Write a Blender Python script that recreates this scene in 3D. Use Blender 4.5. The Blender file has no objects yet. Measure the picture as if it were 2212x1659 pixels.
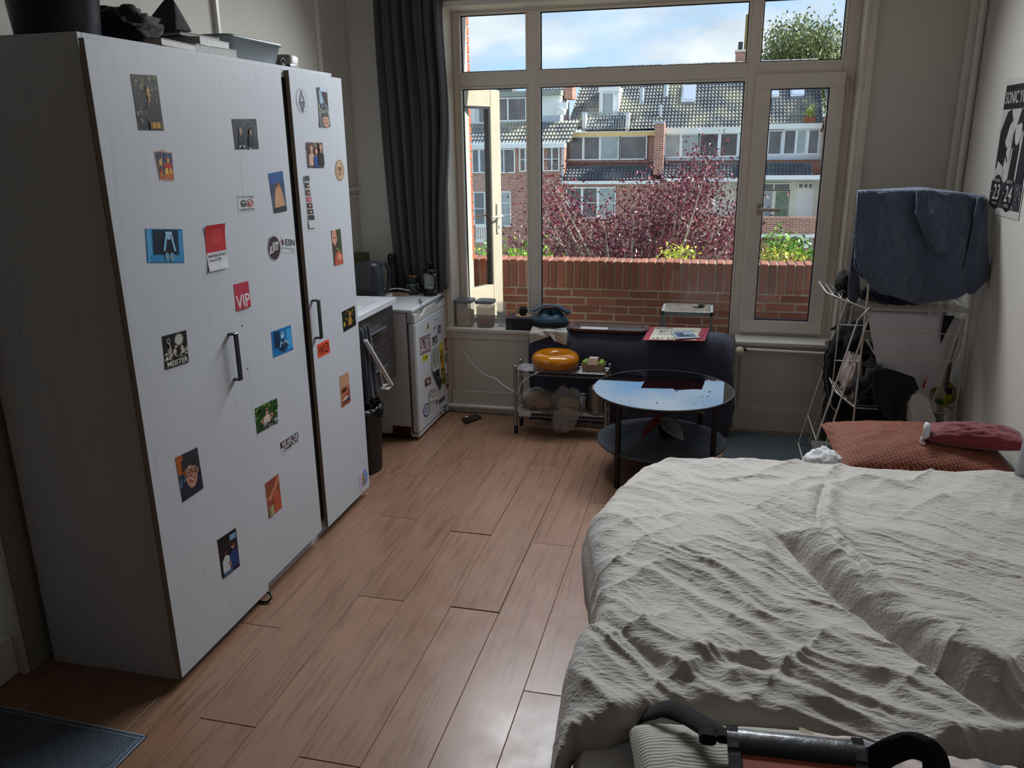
import bpy, math, random
import numpy as np
from mathutils import Vector, Matrix
random.seed(7); rng = np.random.default_rng(5)
SC = bpy.context.scene; COL = SC.collection
PI = math.pi
# ---------------------------------------------------------------- camera
F = 1747.2; PITCH, YAW, ROLL = .2924, -.2413, .0146; EYE = np.array([0, 0, 1.84])
def _rot():
    f = np.array([math.sin(YAW)*math.cos(PITCH), math.cos(YAW)*math.cos(PITCH), -math.sin(PITCH)])
    r = np.array([math.cos(YAW), -math.sin(YAW), 0]); d = np.cross(f, r)
    return np.array([r*math.cos(ROLL)+d*math.sin(ROLL), -r*math.sin(ROLL)+d*math.cos(ROLL), f])
RM = _rot()
cam = bpy.data.objects.new('camera', bpy.data.cameras.new('camera')); COL.objects.link(cam)
cam.data.sensor_width = 36; cam.data.lens = F/2212*36; cam.data.clip_start = .03; cam.data.clip_end = 500
m4 = Matrix.Identity(4)
for i in range(3):
    m4[i][0] = RM[0][i]; m4[i][1] = -RM[1][i]; m4[i][2] = -RM[2][i]; m4[i][3] = EYE[i]
cam.matrix_world = m4; SC.camera = cam
def at(x, y, X=None, Y=None, Z=None):
    """survey helper: where the sight line of a measured point meets a real plane of the room"""
    d = RM.T @ np.array([(x-1106)/F, (y-829.5)/F, 1])
    t = X/d[0] if X is not None else Y/d[1] if Y is not None else (Z-EYE[2])/d[2]
    return EYE + t*d
# ---------------------------------------------------------------- world, sun, light, exposure
SC.view_settings.view_transform = 'Standard'; SC.view_settings.look = 'None'
SC.view_settings.gamma = 1; SC.view_settings.use_curve_mapping = False
SC.view_settings.exposure = 0.68
W = bpy.data.worlds.new('sky'); SC.world = W; W.use_nodes = True
nt = W.node_tree; nt.nodes.clear()
def nn(nt, t, **k):
    n = nt.nodes.new(t)
    for a, v in k.items():
        if a[0] == '_': n.inputs[a[1:].replace('_', ' ')].default_value = v
        else: setattr(n, a, v)
    return n
def ramp(nt, fac, stops):
    r = nt.nodes.new('ShaderNodeValToRGB'); e = r.color_ramp.elements
    while len(e) < len(stops): e.new(.5)
    for el, (p, c) in zip(e, stops):
        el.position = p; el.color = (*c, 1) if len(c) == 3 else c
    nt.links.new(fac, r.inputs[0]); return r.outputs[0]
tc = nn(nt, 'ShaderNodeTexCoord'); sep = nn(nt, 'ShaderNodeSeparateXYZ')
nt.links.new(tc.outputs['Generated'], sep.inputs[0])
grad = ramp(nt, sep.outputs[2], [(0, (.48, .64, .80)), (.10, (.32, .54, .80)), (.45, (.16, .33, .62)), (1, (.10, .24, .52))])
mp = nn(nt, 'ShaderNodeMapping'); mp.inputs['Scale'].default_value = (1, 1, 2.6); mp.inputs['Location'].default_value = (.35, .2, .1)
nt.links.new(tc.outputs['Generated'], mp.inputs[0])
no = nn(nt, 'ShaderNodeTexNoise', _Scale=3.4, _Detail=7, _Roughness=.55); nt.links.new(mp.outputs[0], no.inputs[0])
cl = ramp(nt, no.outputs[0], [(.40, (0, 0, 0)), (.56, (1, 1, 1))])
no2 = nn(nt, 'ShaderNodeTexNoise', _Scale=7, _Detail=5); nt.links.new(mp.outputs[0], no2.inputs[0])
cc = ramp(nt, no2.outputs[0], [(.35, (.44, .50, .58)), (.65, (.70, .74, .78))])
mx = nn(nt, 'ShaderNodeMix', data_type='RGBA'); nt.links.new(cl, mx.inputs[0]); nt.links.new(grad, mx.inputs[6]); nt.links.new(cc, mx.inputs[7])
bgn = nn(nt, 'ShaderNodeBackground', _Strength=1.0); wo = nn(nt, 'ShaderNodeOutputWorld')
nt.links.new(mx.outputs[2], bgn.inputs[0]); nt.links.new(bgn.outputs[0], wo.inputs[0])
sun = bpy.data.objects.new('sun', bpy.data.lights.new('sun', 'SUN')); COL.objects.link(sun)
sun.data.energy = 6.0; sun.data.angle = .01; sun.data.color = (1, .95, .87)
sun.rotation_euler = Vector((.8, .12, .58)).to_track_quat('Z', 'Y').to_euler()
def area(name, loc, target, sx, sy, e, col=(1, 1, 1)):
    l = bpy.data.objects.new(name, bpy.data.lights.new(name, 'AREA')); COL.objects.link(l)
    l.data.shape = 'RECTANGLE'; l.data.size = sx; l.data.size_y = sy; l.data.energy = e; l.data.color = col
    l.location = loc; l.rotation_euler = (Vector(loc)-Vector(target)).to_track_quat('Z', 'Y').to_euler(); return l
area('added_sky_fill', (-.45, 5.12, 2.84), (-.35, 2.5, .7), 2.3, .3, 41, (.90, .95, 1)).data.spread = 2.1  # added lamp inside the window head, stands in for more daylight
# ---------------------------------------------------------------- materials
MC = {}
def lin(c):
    if isinstance(c, str):
        c = c.lstrip('#'); c = c if len(c) == 6 else ''.join(k*2 for k in c); c = [int(c[i:i+2], 16)/255 for i in (0, 2, 4)]
        return tuple(v/12.92 if v <= .04045 else ((v+.055)/1.055)**2.4 for v in c)
    return tuple(c)
def mat(key, col=(.5, .5, .5), rough=.6, metal=0, var=.06, vs=8, bump=0, bs=60, trans=0, ior=1.45, spec=.5, coat=0, stretch=None, rnd=0, emit=None, sheen=0, alpha=1, det=3):
    """plain procedural surface: base colour with a little noise, optional grain bump"""
    if key in MC: return MC[key]
    m = bpy.data.materials.new(key); m.use_nodes = True; t = m.node_tree; b = t.nodes['Principled BSDF']
    c = lin(col); b.inputs['Roughness'].default_value = rough; b.inputs['Metallic'].default_value = metal
    b.inputs['Transmission Weight'].default_value = trans; b.inputs['IOR'].default_value = ior
    b.inputs['Specular IOR Level'].default_value = spec; b.inputs['Coat Weight'].default_value = coat
    b.inputs['Sheen Weight'].default_value = sheen; b.inputs['Alpha'].default_value = alpha
    if emit: b.inputs['Emission Color'].default_value = (*lin(emit[0]), 1); b.inputs['Emission Strength'].default_value = emit[1]
    tcn = t.nodes.new('ShaderNodeTexCoord'); mpn = t.nodes.new('ShaderNodeMapping'); t.links.new(tcn.outputs['Object'], mpn.inputs[0])
    if stretch: mpn.inputs['Scale'].default_value = stretch
    n = nn(t, 'ShaderNodeTexNoise', _Scale=vs, _Detail=det); t.links.new(mpn.outputs[0], n.inputs[0])
    lo = tuple(max(0, v*(1-var)) for v in c); hi = tuple(min(1, v*(1+var)) for v in c)
    out = ramp(t, n.outputs[0], [(.3, lo), (.7, hi)])
    if rnd:
        oi = t.nodes.new('ShaderNodeObjectInfo'); hs = t.nodes.new('ShaderNodeHueSaturation')
        mr = nn(t, 'ShaderNodeMapRange'); mr.inputs[3].default_value = 1-rnd; mr.inputs[4].default_value = 1+rnd
        t.links.new(oi.outputs['Random'], mr.inputs[0]); t.links.new(mr.outputs[0], hs.inputs['Value']); t.links.new(out, hs.inputs['Color']); out = hs.outputs[0]
    t.links.new(out, b.inputs['Base Color'])
    if bump:
        n2 = nn(t, 'ShaderNodeTexNoise', _Scale=bs, _Detail=3); t.links.new(mpn.outputs[0], n2.inputs[0])
        bp = nn(t, 'ShaderNodeBump', _Strength=bump, _Distance=.01); t.links.new(n2.outputs[0], bp.inputs['Height']); t.links.new(bp.outputs[0], b.inputs['Normal'])
    MC[key] = m; return m
def flat(c):
    return mat('ink '+(c if isinstance(c, str) else str(c)), c, .5, var=.05, vs=30, spec=.22)
def bsdf(m): return m.node_tree.nodes['Principled BSDF']
# ---------------------------------------------------------------- mesh builder
class M:
    def __init__(s): s.v = []; s.f = []; s.mi = []; s.T = None; s.sm = []
    def add(s, vs, fs, mi=0, sm=False):
        o = len(s.v)
        for p in vs:
            p = Vector(p)
            if s.T is not None: p = s.T @ p
            s.v.append(tuple(p))
        for f in fs: s.f.append(tuple(i+o for i in f)); s.mi.append(mi); s.sm.append(sm)
        return s
    def box(s, x0, x1, y0, y1, z0, z1, mi=0, c=0):
        if not c:
            return s.add([(x, y, z) for x in (x0, x1) for y in (y0, y1) for z in (z0, z1)],
                         [(0, 1, 3, 2), (4, 6, 7, 5), (0, 4, 5, 1), (2, 3, 7, 6), (0, 2, 6, 4), (1, 5, 7, 3)], mi)
        vs = []; P = ((x0, x1), (y0, y1), (z0, z1)); idx = {}
        for a in (0, 1):
            for b in (0, 1):
                for d in (0, 1):
                    for ax in range(3):   # vertex that keeps axis ax at the face
                        p = []
                        for k, q in enumerate((a, b, d)):
                            base = P[k][q]; p.append(base if k == ax else base+(c if q == 0 else -c))
                        idx[(a, b, d, ax)] = len(vs); vs.append(p)
        fs = []
        for ax in range(3):
            o = [k for k in range(3) if k != ax]
            for q in (0, 1):
                cs = []
                for u, w in ((0, 0), (1, 0), (1, 1), (0, 1)):
                    t = [0, 0, 0]; t[ax] = q; t[o[0]] = u; t[o[1]] = w; cs.append(idx[(*t, ax)])
                flip = (q == 0) != (ax == 1)
                fs.append(cs[::-1] if flip else cs)
            for u in (0, 1):
                for w in (0, 1):
                    t0 = [0, 0, 0]; t1 = [0, 0, 0]; t0[ax] = 0; t1[ax] = 1
                    for t in (t0, t1): t[o[0]] = u; t[o[1]] = w
                    f = [idx[(*t0, o[0])], idx[(*t1, o[0])], idx[(*t1, o[1])], idx[(*t0, o[1])]]
                    fs.append(f)
        for a in (0, 1):
            for b in (0, 1):
                for d in (0, 1): fs.append([idx[(a, b, d, k)] for k in range(3)])
        return s.add(vs, fs, mi)
    def quad(s, a, b, c, d, mi=0): return s.add([a, b, c, d], [(0, 1, 2, 3)], mi)
    def prism(s, pts, axis, a, b, mi=0, sm=False):
        """2-D outline pushed from a to b along an axis"""
        def mk(p, h): return (h, p[0], p[1]) if axis == 0 else (p[0], h, p[1]) if axis == 1 else (p[0], p[1], h)
        n = len(pts); s.add([mk(p, a) for p in pts]+[mk(p, b) for p in pts], [tuple(range(n)), tuple(range(2*n-1, n-1, -1))], mi)
        return s.add([mk(p, a) for p in pts]+[mk(p, b) for p in pts], [(i, (i+1) % n, (i+1) % n+n, i+n) for i in range(n)], mi, sm)
    def tube(s, pts, r, n=8, mi=0, cap=True, closed=False):
        P = [Vector(p) for p in pts]; k = len(P); rr = r if isinstance(r, (list, tuple)) else [r]*k
        vs = []; up = None
        for i in range(k):
            if closed: d = P[(i+1) % k]-P[i-1]
            else: d = P[min(i+1, k-1)]-P[max(i-1, 0)]
            d = d.normalized() if d.length > 1e-9 else Vector((0, 0, 1))
            if up is None:
                up = Vector((0, 0, 1)) if abs(d.z) < .9 else Vector((1, 0, 0))
            a = (up-d*up.dot(d))
            a = a.normalized() if a.length > 1e-6 else d.orthogonal().normalized()
            up = a; b = d.cross(a)
            for j in range(n):
                t = 2*PI*j/n; vs.append(P[i]+(a*math.cos(t)+b*math.sin(t))*rr[i])
        fs = [(i*n+j, i*n+(j+1) % n, ((i+1) % k)*n+(j+1) % n, ((i+1) % k)*n+j) for i in range(k if closed else k-1) for j in range(n)]
        s.add(vs, fs, mi, True)
        if cap and not closed: s.add(vs[:n], [tuple(range(n-1, -1, -1))], mi); s.add(vs[-n:], [tuple(range(n))], mi)
        return s
    def lathe(s, prof, c=(0, 0, 0), n=24, mi=0, sx=1, sy=1):
        vs = []; k = len(prof)
        for r, z in prof:
            for j in range(n):
                t = 2*PI*j/n; vs.append((c[0]+r*math.cos(t)*sx, c[1]+r*math.sin(t)*sy, c[2]+z))
        fs = [(i*n+j, i*n+(j+1) % n, (i+1)*n+(j+1) % n, (i+1)*n+j) for i in range(k-1) for j in range(n)]
        s.add(vs, fs, mi, True)
        if prof[0][0] > 1e-4: s.add(vs[:n], [tuple(range(n-1, -1, -1))], mi)
        if prof[-1][0] > 1e-4: s.add(vs[-n:], [tuple(range(n))], mi)
        return s
    def ball(s, c, rx, ry=None, rz=None, n=14, k=8, mi=0):
        ry = ry or rx; rz = rz or rx
        return s.lathe([(max(1e-5, math.sin(PI*i/k)), -math.cos(PI*i/k)*rz) for i in range(k+1)], c, n, mi, rx, ry)
    def grid(s, G, mi=0, sm=True, wrap=False):
        G = np.asarray(G); a, b = G.shape[:2]
        vs = G.reshape(-1, 3).tolist()
        fs = [(i*b+j, (i+1)*b+j, (i+1)*b+(j+1) % b, i*b+(j+1) % b) for i in range(a-1) for j in range(b if wrap else b-1)]
        return s.add(vs, fs, mi, sm)
    def text(s, txt, size, o, u, w, mi=0, bold=0, cx=False, sx=1):
        """lettering: o origin, u reading direction, w up direction"""
        cu = bpy.data.curves.new('t', 'FONT'); cu.body = txt; cu.size = size; cu.offset = bold; cu.resolution_u = 2
        if cx: cu.align_x = 'CENTER'
        ob = bpy.data.objects.new('t', cu); me = bpy.data.meshes.new_from_object(ob)
        u = Vector(u).normalized()*sx; w = Vector(w).normalized(); o = Vector(o)
        s.add([o+u*v.co.x+w*v.co.y for v in me.vertices], [tuple(p.vertices) for p in me.polygons], mi)
        bpy.data.objects.remove(ob); bpy.data.curves.remove(cu); bpy.data.meshes.remove(me); return s
    def build(s, name, mats, parent=None, smooth=None, label=None, cat=None, group=None, kind=None, bevel=0, sub=0, solid=0, bseg=2):
        if not isinstance(mats, (list, tuple)): mats = [mats]
        if parent is None:
            A = np.array(s.v); o = Vector(((A[:, 0].min()+A[:, 0].max())/2, (A[:, 1].min()+A[:, 1].max())/2, A[:, 2].min()))
        else: o = WORLD[parent.name]
        me = bpy.data.meshes.new(name); me.from_pydata([(v[0]-o[0], v[1]-o[1], v[2]-o[2]) for v in s.v], [], s.f)
        for mm in mats: me.materials.append(mm)
        me.polygons.foreach_set('material_index', s.mi)
        me.polygons.foreach_set('use_smooth', s.sm if smooth is None else [smooth]*len(s.f)); me.update()
        ob = bpy.data.objects.new(name, me); COL.objects.link(ob)
        WORLD[ob.name] = Vector(o)
        if parent is None: ob.location = o
        else: ob.parent = parent
        if bevel:
            b = ob.modifiers.new('b', 'BEVEL'); b.width = bevel; b.segments = bseg; b.limit_method = 'ANGLE'
        if solid:
            b = ob.modifiers.new('s', 'SOLIDIFY'); b.thickness = solid; b.offset = 0
        if sub:
            b = ob.modifiers.new('u', 'SUBSURF'); b.levels = sub; b.render_levels = sub
        tag(ob, label, cat, group, kind); return ob
WORLD = {}
def tag(o, label=None, cat=None, group=None, kind=None):
    for k, v in (('label', label), ('category', cat), ('group', group), ('kind', kind)):
        if v: o[k] = v
    return o
def thing(name, loc, label=None, cat=None, group=None, kind=None):
    o = bpy.data.objects.new(name, None); o.empty_display_size = .05; COL.objects.link(o); o.location = loc
    o.matrix_world = Matrix.Translation(Vector(loc)); WORLD[o.name] = Vector(loc)
    return tag(o, label, cat, group, kind)
def dup(o, loc, rz=0, label=None, sc=1):
    r = o.copy(); COL.objects.link(r); r.location = loc; r.rotation_euler = (0, 0, rz)
    if sc != 1: r.scale = (sc,)*3
    if label: r['label'] = label
    for ch in o.children:
        c = ch.copy(); COL.objects.link(c); c.parent = r
        for g in ch.children:
            d = g.copy(); COL.objects.link(d); d.parent = c
    return r
def inst(src, name, parent, loc, rot=None, scale=None):
    """piece that shares its mesh with alike pieces"""
    o = bpy.data.objects.new(name, src); COL.objects.link(o); o.parent = parent; o.location = Vector(loc)-WORLD[parent.name]
    if rot: o.rotation_euler = rot
    if scale: o.scale = scale
    return o
def mesh_of(m, mats):
    o = m.build('tmp', mats); me = o.data; bpy.data.objects.remove(o); return me
def centred(m):   # mesh data kept in its own coordinates (origin 0)
    me = bpy.data.meshes.new('piece'); me.from_pydata(m.v, [], m.f); me.polygons.foreach_set('use_smooth', m.sm); me.polygons.foreach_set('material_index', m.mi); return me
# value noise for cloth
def vnoise(X, Y, seed=0):
    r = np.random.default_rng(seed); T = r.random((256, 256))
    xi = np.floor(X).astype(int); yi = np.floor(Y).astype(int); fx = X-xi; fy = Y-yi
    fx = fx*fx*(3-2*fx); fy = fy*fy*(3-2*fy); g = lambda a, b: T[a % 256, b % 256]
    return (g(xi, yi)*(1-fx)+g(xi+1, yi)*fx)*(1-fy)+(g(xi, yi+1)*(1-fx)+g(xi+1, yi+1)*fx)*fy
def fbm(X, Y, seed=0, o=4): return sum(vnoise(X*2**k+7*k, Y*2**k+3*k, seed+k)*.5**k for k in range(o))
def ridge(X, Y, seed=0, o=3): return sum((1-np.abs(2*vnoise(X*2**k+5*k, Y*2**k+9*k, seed+k)-1))**2*.5**k for k in range(o))
def catmull(pts, n=8):
    P = [Vector(p) for p in pts]; P = [P[0]]+P+[P[-1]]; out = []
    for i in range(1, len(P)-2):
        for k in range(n):
            t = k/n; a, b, c, d = P[i-1:i+3]
            out.append(.5*((2*b)+(c-a)*t+(2*a-5*b+4*c-d)*t*t+(3*b-a-3*c+d)*t**3))
    out.append(P[-2]); return out
# ================================================================ ROOM
XL, XR, YW, YG, CZ = -2.34, 1.364, 5.23, 5.40, 3.0
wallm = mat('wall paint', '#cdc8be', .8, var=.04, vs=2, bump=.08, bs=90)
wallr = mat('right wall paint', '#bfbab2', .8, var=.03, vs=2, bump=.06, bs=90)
trimw = mat('old white gloss', '#dbd6cc', .4, var=.05, vs=6, bump=.04, bs=30)
pvc = mat('cream pvc', '#e8dfd6', .35, var=.03, vs=5)
pvcb = mat('pvc bead', '#ebe4db', .3, var=.03)
gasket = mat('dark gasket', '#26282c', .7)
# floor
def wood_floor():
    m = mat('laminate', '#896854', .38, var=.08, vs=3, rnd=.07); t = m.node_tree; b = bsdf(m)
    base = b.inputs['Base Color'].links[0].from_socket
    tcn = t.nodes.new('ShaderNodeTexCoord'); oi = t.nodes.new('ShaderNodeObjectInfo'); ad = nn(t, 'ShaderNodeVectorMath', operation='ADD')
    sc = nn(t, 'ShaderNodeVectorMath', operation='SCALE'); sc.inputs['Scale'].default_value = 9
    t.links.new(oi.outputs['Random'], sc.inputs[0]); t.links.new(tcn.outputs['Object'], ad.inputs[0]); t.links.new(sc.outputs[0], ad.inputs[1])
    mpn = t.nodes.new('ShaderNodeMapping'); mpn.inputs['Scale'].default_value = (30, 1.6, 1); t.links.new(ad.outputs[0], mpn.inputs[0])
    n = nn(t, 'ShaderNodeTexNoise', _Scale=1.6, _Detail=8, _Roughness=.65, _Distortion=.6); t.links.new(mpn.outputs[0], n.inputs[0])
    r = ramp(t, n.outputs[0], [(.36, (.62, .56, .52)), (.48, (.95, .95, .95)), (.62, (1.05, 1.04, 1.02))])
    x = nn(t, 'ShaderNodeMix', data_type='RGBA', blend_type='MULTIPLY'); x.inputs[0].default_value = .75
    t.links.new(base, x.inputs[6]); t.links.new(r, x.inputs[7]); t.links.new(x.outputs[2], b.inputs['Base Color'])
    n3 = nn(t, 'ShaderNodeTexNoise', _Scale=5, _Detail=5); t.links.new(tcn.outputs['Object'], n3.inputs[0])
    rr = ramp(t, n3.outputs[0], [(.3, (.25, .25, .25)), (.7, (.40, .40, .40))]); t.links.new(rr, b.inputs['Roughness'])
    return m
lam = wood_floor()
fl = M().box(XL-.3, XR+.1, -1.5, 5.5, -.06, -.012).build('floor', mat('subfloor', '#3a2415', .9), kind='structure')
L = 1.56; PW = .2058
pm = M().box(0, PW-.0012, 0, L-.0015, -.012, 0, c=.0016); pme = centred(pm); pme.materials.append(lam)
joint = {-5: 3.52, -4: 2.785, -3: 3.43, -2: 2.785, -1: 3.403, 0: 2.333, 1: 3.1, 2: 2.6}
for k in range(-9, 10):
    x0 = -.548+PW*(k)
    if x0 > XR or x0+PW < XL-.3: continue
    j0 = joint.get(k-0, random.uniform(1.9, 3.4)); y = j0-L*4
    while y < 5.45:
        if y+L > -1.4 and y < 5.3:
            o = inst(pme, 'plank', fl, (x0, y, random.uniform(-.0004, .0004)))
            if (k == -3 and abs(y-3.43) < .01) or (k == -2 and abs(y-2.785) < .01): o.location.z += .0035; o.rotation_euler = (-.0016, 0, 0)
            if y+L > 5.38: o.scale = (1, (5.38-y)/L, 1)
        y += L
# walls
def wall(name, *b, m=wallm): return M().box(*b).build(name, m, kind='structure')
wall('wall_left', XL-.15, XL, 2.03, 5.4, 0, CZ)
wall('wall_left_near', XL-.45, XL-.3, -1.5, 2.2, 0, CZ)
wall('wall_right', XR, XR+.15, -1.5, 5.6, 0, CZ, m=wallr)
wall('wall_back', XL-.4, XR+.1, -1.6, -1.45, 0, CZ, m=mat('far wall paint', '#68625b', .8))
wall('ceiling', XL-.4, XR+.1, -1.5, 5.6, CZ, CZ+.15, m=mat('ceiling white', '#bdbab2', .8))
wall('wall_window_left', XL, -1.70, YW, 5.75, 0, CZ)
wall('wall_window_top', -1.70, .80, YW, 5.75, 2.66, CZ)
wall('wall_window_right', .80, XR+.1, YW, 5.75, 0, CZ)
wall('wall_under_left_sill', -1.70, -1.135, YW, 5.55, 0, .585, m=trimw)
wall('wall_under_right_sill', .215, .80, YW, 5.55, 0, .565, m=trimw)
M().box(-1.72, -1.12, YW-.022, YW+.005, 0, .15).box(-1.72, -1.12, YW-.026, YW, .145, .16).build('baseboard_left', trimw, kind='structure', bevel=.003)
M().box(.215, .80, YW-.018, YW+.005, 0, .155).build('baseboard_right', trimw, kind='structure', bevel=.003)
# sills
M().box(-1.74, -1.13, YW-.045, YG+.03, .585, .612).build('trim_sill_left', trimw, kind='structure', bevel=.006)
M().box(-1.735, -1.13, YW-.02, YW+.01, .535, .585).build('trim_sill_left_apron', trimw, kind='structure', bevel=.004)
M().box(.19, .80, YW-.035, YG+.03, .572, .598).build('trim_sill_right', trimw, kind='structure', bevel=.006)
M().tube([(-1.74, 5.20, .045), (-1.13, 5.20, .045)], .017, 10).tube([(-1.16, 5.20, .02), (-1.16, 5.20, .1)], .012, 8).build('heating_pipe', trimw, label='thin white heating pipe along the floor under the left sill', cat='pipe')
# jambs and architrave
M().box(.775, .806, YW-.01, YG+.04, .6, 2.64).box(.80, .835, YW-.022, YW, .0, 2.7).build('trim_jamb_right', mat('jamb paint', '#d8cfc0', .45), kind='structure', bevel=.003)
M().box(-1.73, -1.694, YW-.03, YG+.04, .612, 2.66).box(-1.76, -1.725, YW-.024, YW, .0, 2.7).box(-1.79, -1.77, YW-.012, YW, .0, 2.7).build('trim_jamb_left', mat('jamb paint', '#d8cfc0', .45), kind='structure', bevel=.003)
M().box(-1.73, .806, YW-.03, YG+.04, 2.635, 2.668).build('trim_head', trimw, kind='structure', bevel=.004)
# boxed pipe in the right corner, mouldings on the left wall
M().box(1.293, XR, YW-.05, YW, 0, CZ).build('trim_corner_right', trimw, kind='structure', bevel=.006)
M().tube([(1.345, YW-.075, 0), (1.345, YW-.075, CZ)], .02, 12).build('corner_pipe', trimw, label='white vertical pipe running up the right corner', cat='pipe')
for nm, (a, b) in (('trim_left_1', (470, 60)), ('trim_left_2', (686, 60))):
    p = at(a, b, X=XL+.01); M().box(XL, XL+.022, p[1]-.012, p[1]+.012, .9, CZ).box(XL, XL+.012, p[1]+.012, p[1]+.03, .9, CZ).build(nm, trimw, kind='structure', bevel=.003)
# panel moulding low on the left wall by the counter
p = at(757, 408, X=XL+.01); q = at(790, 408, X=XL+.01)
mm = M().box(XL, XL+.02, p[1]-.3, q[1], p[2]-.015, p[2]+.01).box(XL, XL+.02, q[1]-.02, q[1]+.01, .9, p[2]).box(XL, XL+.012, q[1]-.06, q[1]-.045, .9, p[2]-.05).box(XL, XL+.012, p[1]-.3, q[1]-.045, p[2]-.06, p[2]-.045)
mm.build('trim_left_panel', trimw, kind='structure', bevel=.003)
# near-left door casing and skirting block beyond the wardrobe side
M().box(XL-.3, XL-.03, 1.5, 2.03, .0, .16).box(XL-.3, XL-.035, 1.4, 1.90, .16, CZ).build('trim_left_casing', trimw, kind='structure', bevel=.006)
M().box(XL-.04, XL+.012, 2.045, 2.13, 0, 2.1).build('trim_left_4', mat('dark casing', '#8d8a84', .6), kind='structure', bevel=.004)
# ================================================================ WINDOW
w1 = thing('window_1', (-.45, YG, 0), kind='structure')
FY0, FY1 = YG, YG+.075
def bar(m, x0, x1, z0, z1, y0=FY0, y1=FY1): m.box(x0, x1, y0, y1, z0, z1, c=.004)
G = lambda x, y, Y=YG+.03: at(x, y, Y=Y)
xl0, xl1 = -1.70, -1.64            # left jamb of frame
zt0, zt1 = 2.61, 2.64
gl = dict(a=(-1.652, -1.195), b=(-1.127, .163), c=(.220, .702))
zT = (2.258, 2.622); zB = (.62, 2.18)
m = M(); bar(m, -1.694, -1.652, .6, 2.64); m.build('frame_post', pvc, w1)
m = M(); bar(m, .702, .775, .58, 2.64); m.build('frame_post', pvc, w1)
m = M(); bar(m, -1.652, .702, 2.622, 2.64); m.build('frame_head', pvc, w1)
m = M(); bar(m, -1.652, .702, 2.18, 2.258); m.build('transom', pvc, w1)
m = M(); bar(m, -1.195, -1.127, .06, 2.622, FY0-.003); m.build('mullion', pvc, w1)
m = M(); bar(m, .163, .220, .06, 2.622, FY0-.003); m.build('mullion', pvc, w1)
m = M(); bar(m, -1.652, -1.195, .6, .635); m.build('frame_bottom', pvc, w1)
m = M(); bar(m, .220, .702, .59, .65); m.build('frame_bottom', pvc, w1)
m = M(); bar(m, -1.127, .163, .05, .14); m.build('frame_bottom', pvc, w1)
m = M(); bar(m, -1.16, .22, -.01, .055, FY0-.03); m.build('threshold', trimw, w1)
glass = bpy.data.materials.new('window glass'); glass.use_nodes = True; gt = glass.node_tree; gt.nodes.clear()
go = gt.nodes.new('ShaderNodeOutputMaterial'); gm = gt.nodes.new('ShaderNodeMixShader'); gtr = nn(gt, 'ShaderNodeBsdfTransparent'); gtr.inputs[0].default_value = (.93, .95, .95, 1)
ggl = nn(gt, 'ShaderNodeBsdfGlossy', _Roughness=.02); lw = nn(gt, 'ShaderNodeLayerWeight', _Blend=.5); pw_ = nn(gt, 'ShaderNodeMath', operation='POWER'); pw_.inputs[1].default_value = 5; ma_ = nn(gt, 'ShaderNodeMath', operation='MULTIPLY_ADD'); ma_.inputs[1].default_value = .6; ma_.inputs[2].default_value = .025
gt.links.new(lw.outputs['Facing'], pw_.inputs[0]); gt.links.new(pw_.outputs[0], ma_.inputs[0]); gt.links.new(ma_.outputs[0], gm.inputs[0]); gt.links.new(gtr.outputs[0], gm.inputs[1]); gt.links.new(ggl.outputs[0], gm.inputs[2]); gt.links.new(gm.outputs[0], go.inputs[0])
def pane(par, x0, x1, z0, z1, y=YG+.035, gasketd=True):
    M().box(x0, x1, y, y+.005, z0, z1).build('pane', glass, par)
    m = M(); t = .006
    for a in ((x0, x1, z0, z0+t), (x0, x1, z1-t, z1), (x0, x0+t, z0, z1), (x1-t, x1, z0, z1)): m.box(a[0], a[1], y-.014, y-.001, a[2], a[3])
    m.build('gasket', gasket, par)
    m = M(); t = .014; y1 = y-.004; y0 = y-.03
    for a in ((x0-t, x1+t, z0-t, z0), (x0-t, x1+t, z1, z1+t), (x0-t, x0, z0, z1), (x1, x1+t, z0, z1)): m.box(a[0], a[1], FY0-.006, y1, a[2], a[3], c=.003)
    m.build('glazing_bead', pvcb, par)
for k in 'abc': pane(w1, gl[k][0]+.012, gl[k][1]-.012, zT[0]+.01, zT[1]-.012)
pane(w1, gl['a'][0]+.012, gl['a'][1]-.012, .65, zB[1]-.014)
pane(w1, -1.115, .151, .155, zB[1]-.014)
# casement sash
w2 = thing('window_2', (.46, YG-.05, .62), kind='structure')
s0, s1, t0, t1 = .214, .722, .622, 2.20; i0, i1, j0, j1 = .303, .637, .702, 2.114
m = M(); y0, y1 = YG-.03, YG+.03
for a in ((s0, s1, t1-(t1-j1), t1), (s0, s1, t0, j0), (s0, i0, j0, j1), (i1, s1, j0, j1)): m.box(a[0], a[1], y0, y1, a[2], a[3], c=.004)
m.build('sash_frame', pvc, w2)
M().box(i0, i1, YG+.01, YG+.015, j0, j1).build('pane', glass, w2)
m = M()
for a in ((i0, i1, j0, j0+.006), (i0, i1, j1-.006, j1), (i0, i0+.006, j0, j1), (i1-.006, i1, j0, j1)): m.box(a[0], a[1], YG-.02, YG+.009, a[2], a[3])
m.build('gasket', gasket, w2)
hp = at(1640, 452, Y=YG-.035); hm = M().lathe([(.0, 0), (.014, 0), (.016, .008), (.012, .012), (0, .012)], n=16)
m = M(); m.T = Matrix.Translation((hp[0], YG-.03, hp[2])) @ Matrix.Rotation(PI/2, 4, 'X'); m.lathe([(.013, 0), (.015, .01), (.012, .016), (.009, .045), (.009, .05)], n=16); m.T = None
m.tube([(hp[0], YG-.075, hp[2]), (hp[0]+.03, YG-.08, hp[2]), (hp[0]+.125, YG-.08, hp[2]-.002)], [.0105, .0105, .0095], 10)
m.box(hp[0]-.014, hp[0]+.014, YG-.036, YG-.028, hp[2]-.035, hp[2]+.035, c=.003)
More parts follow.
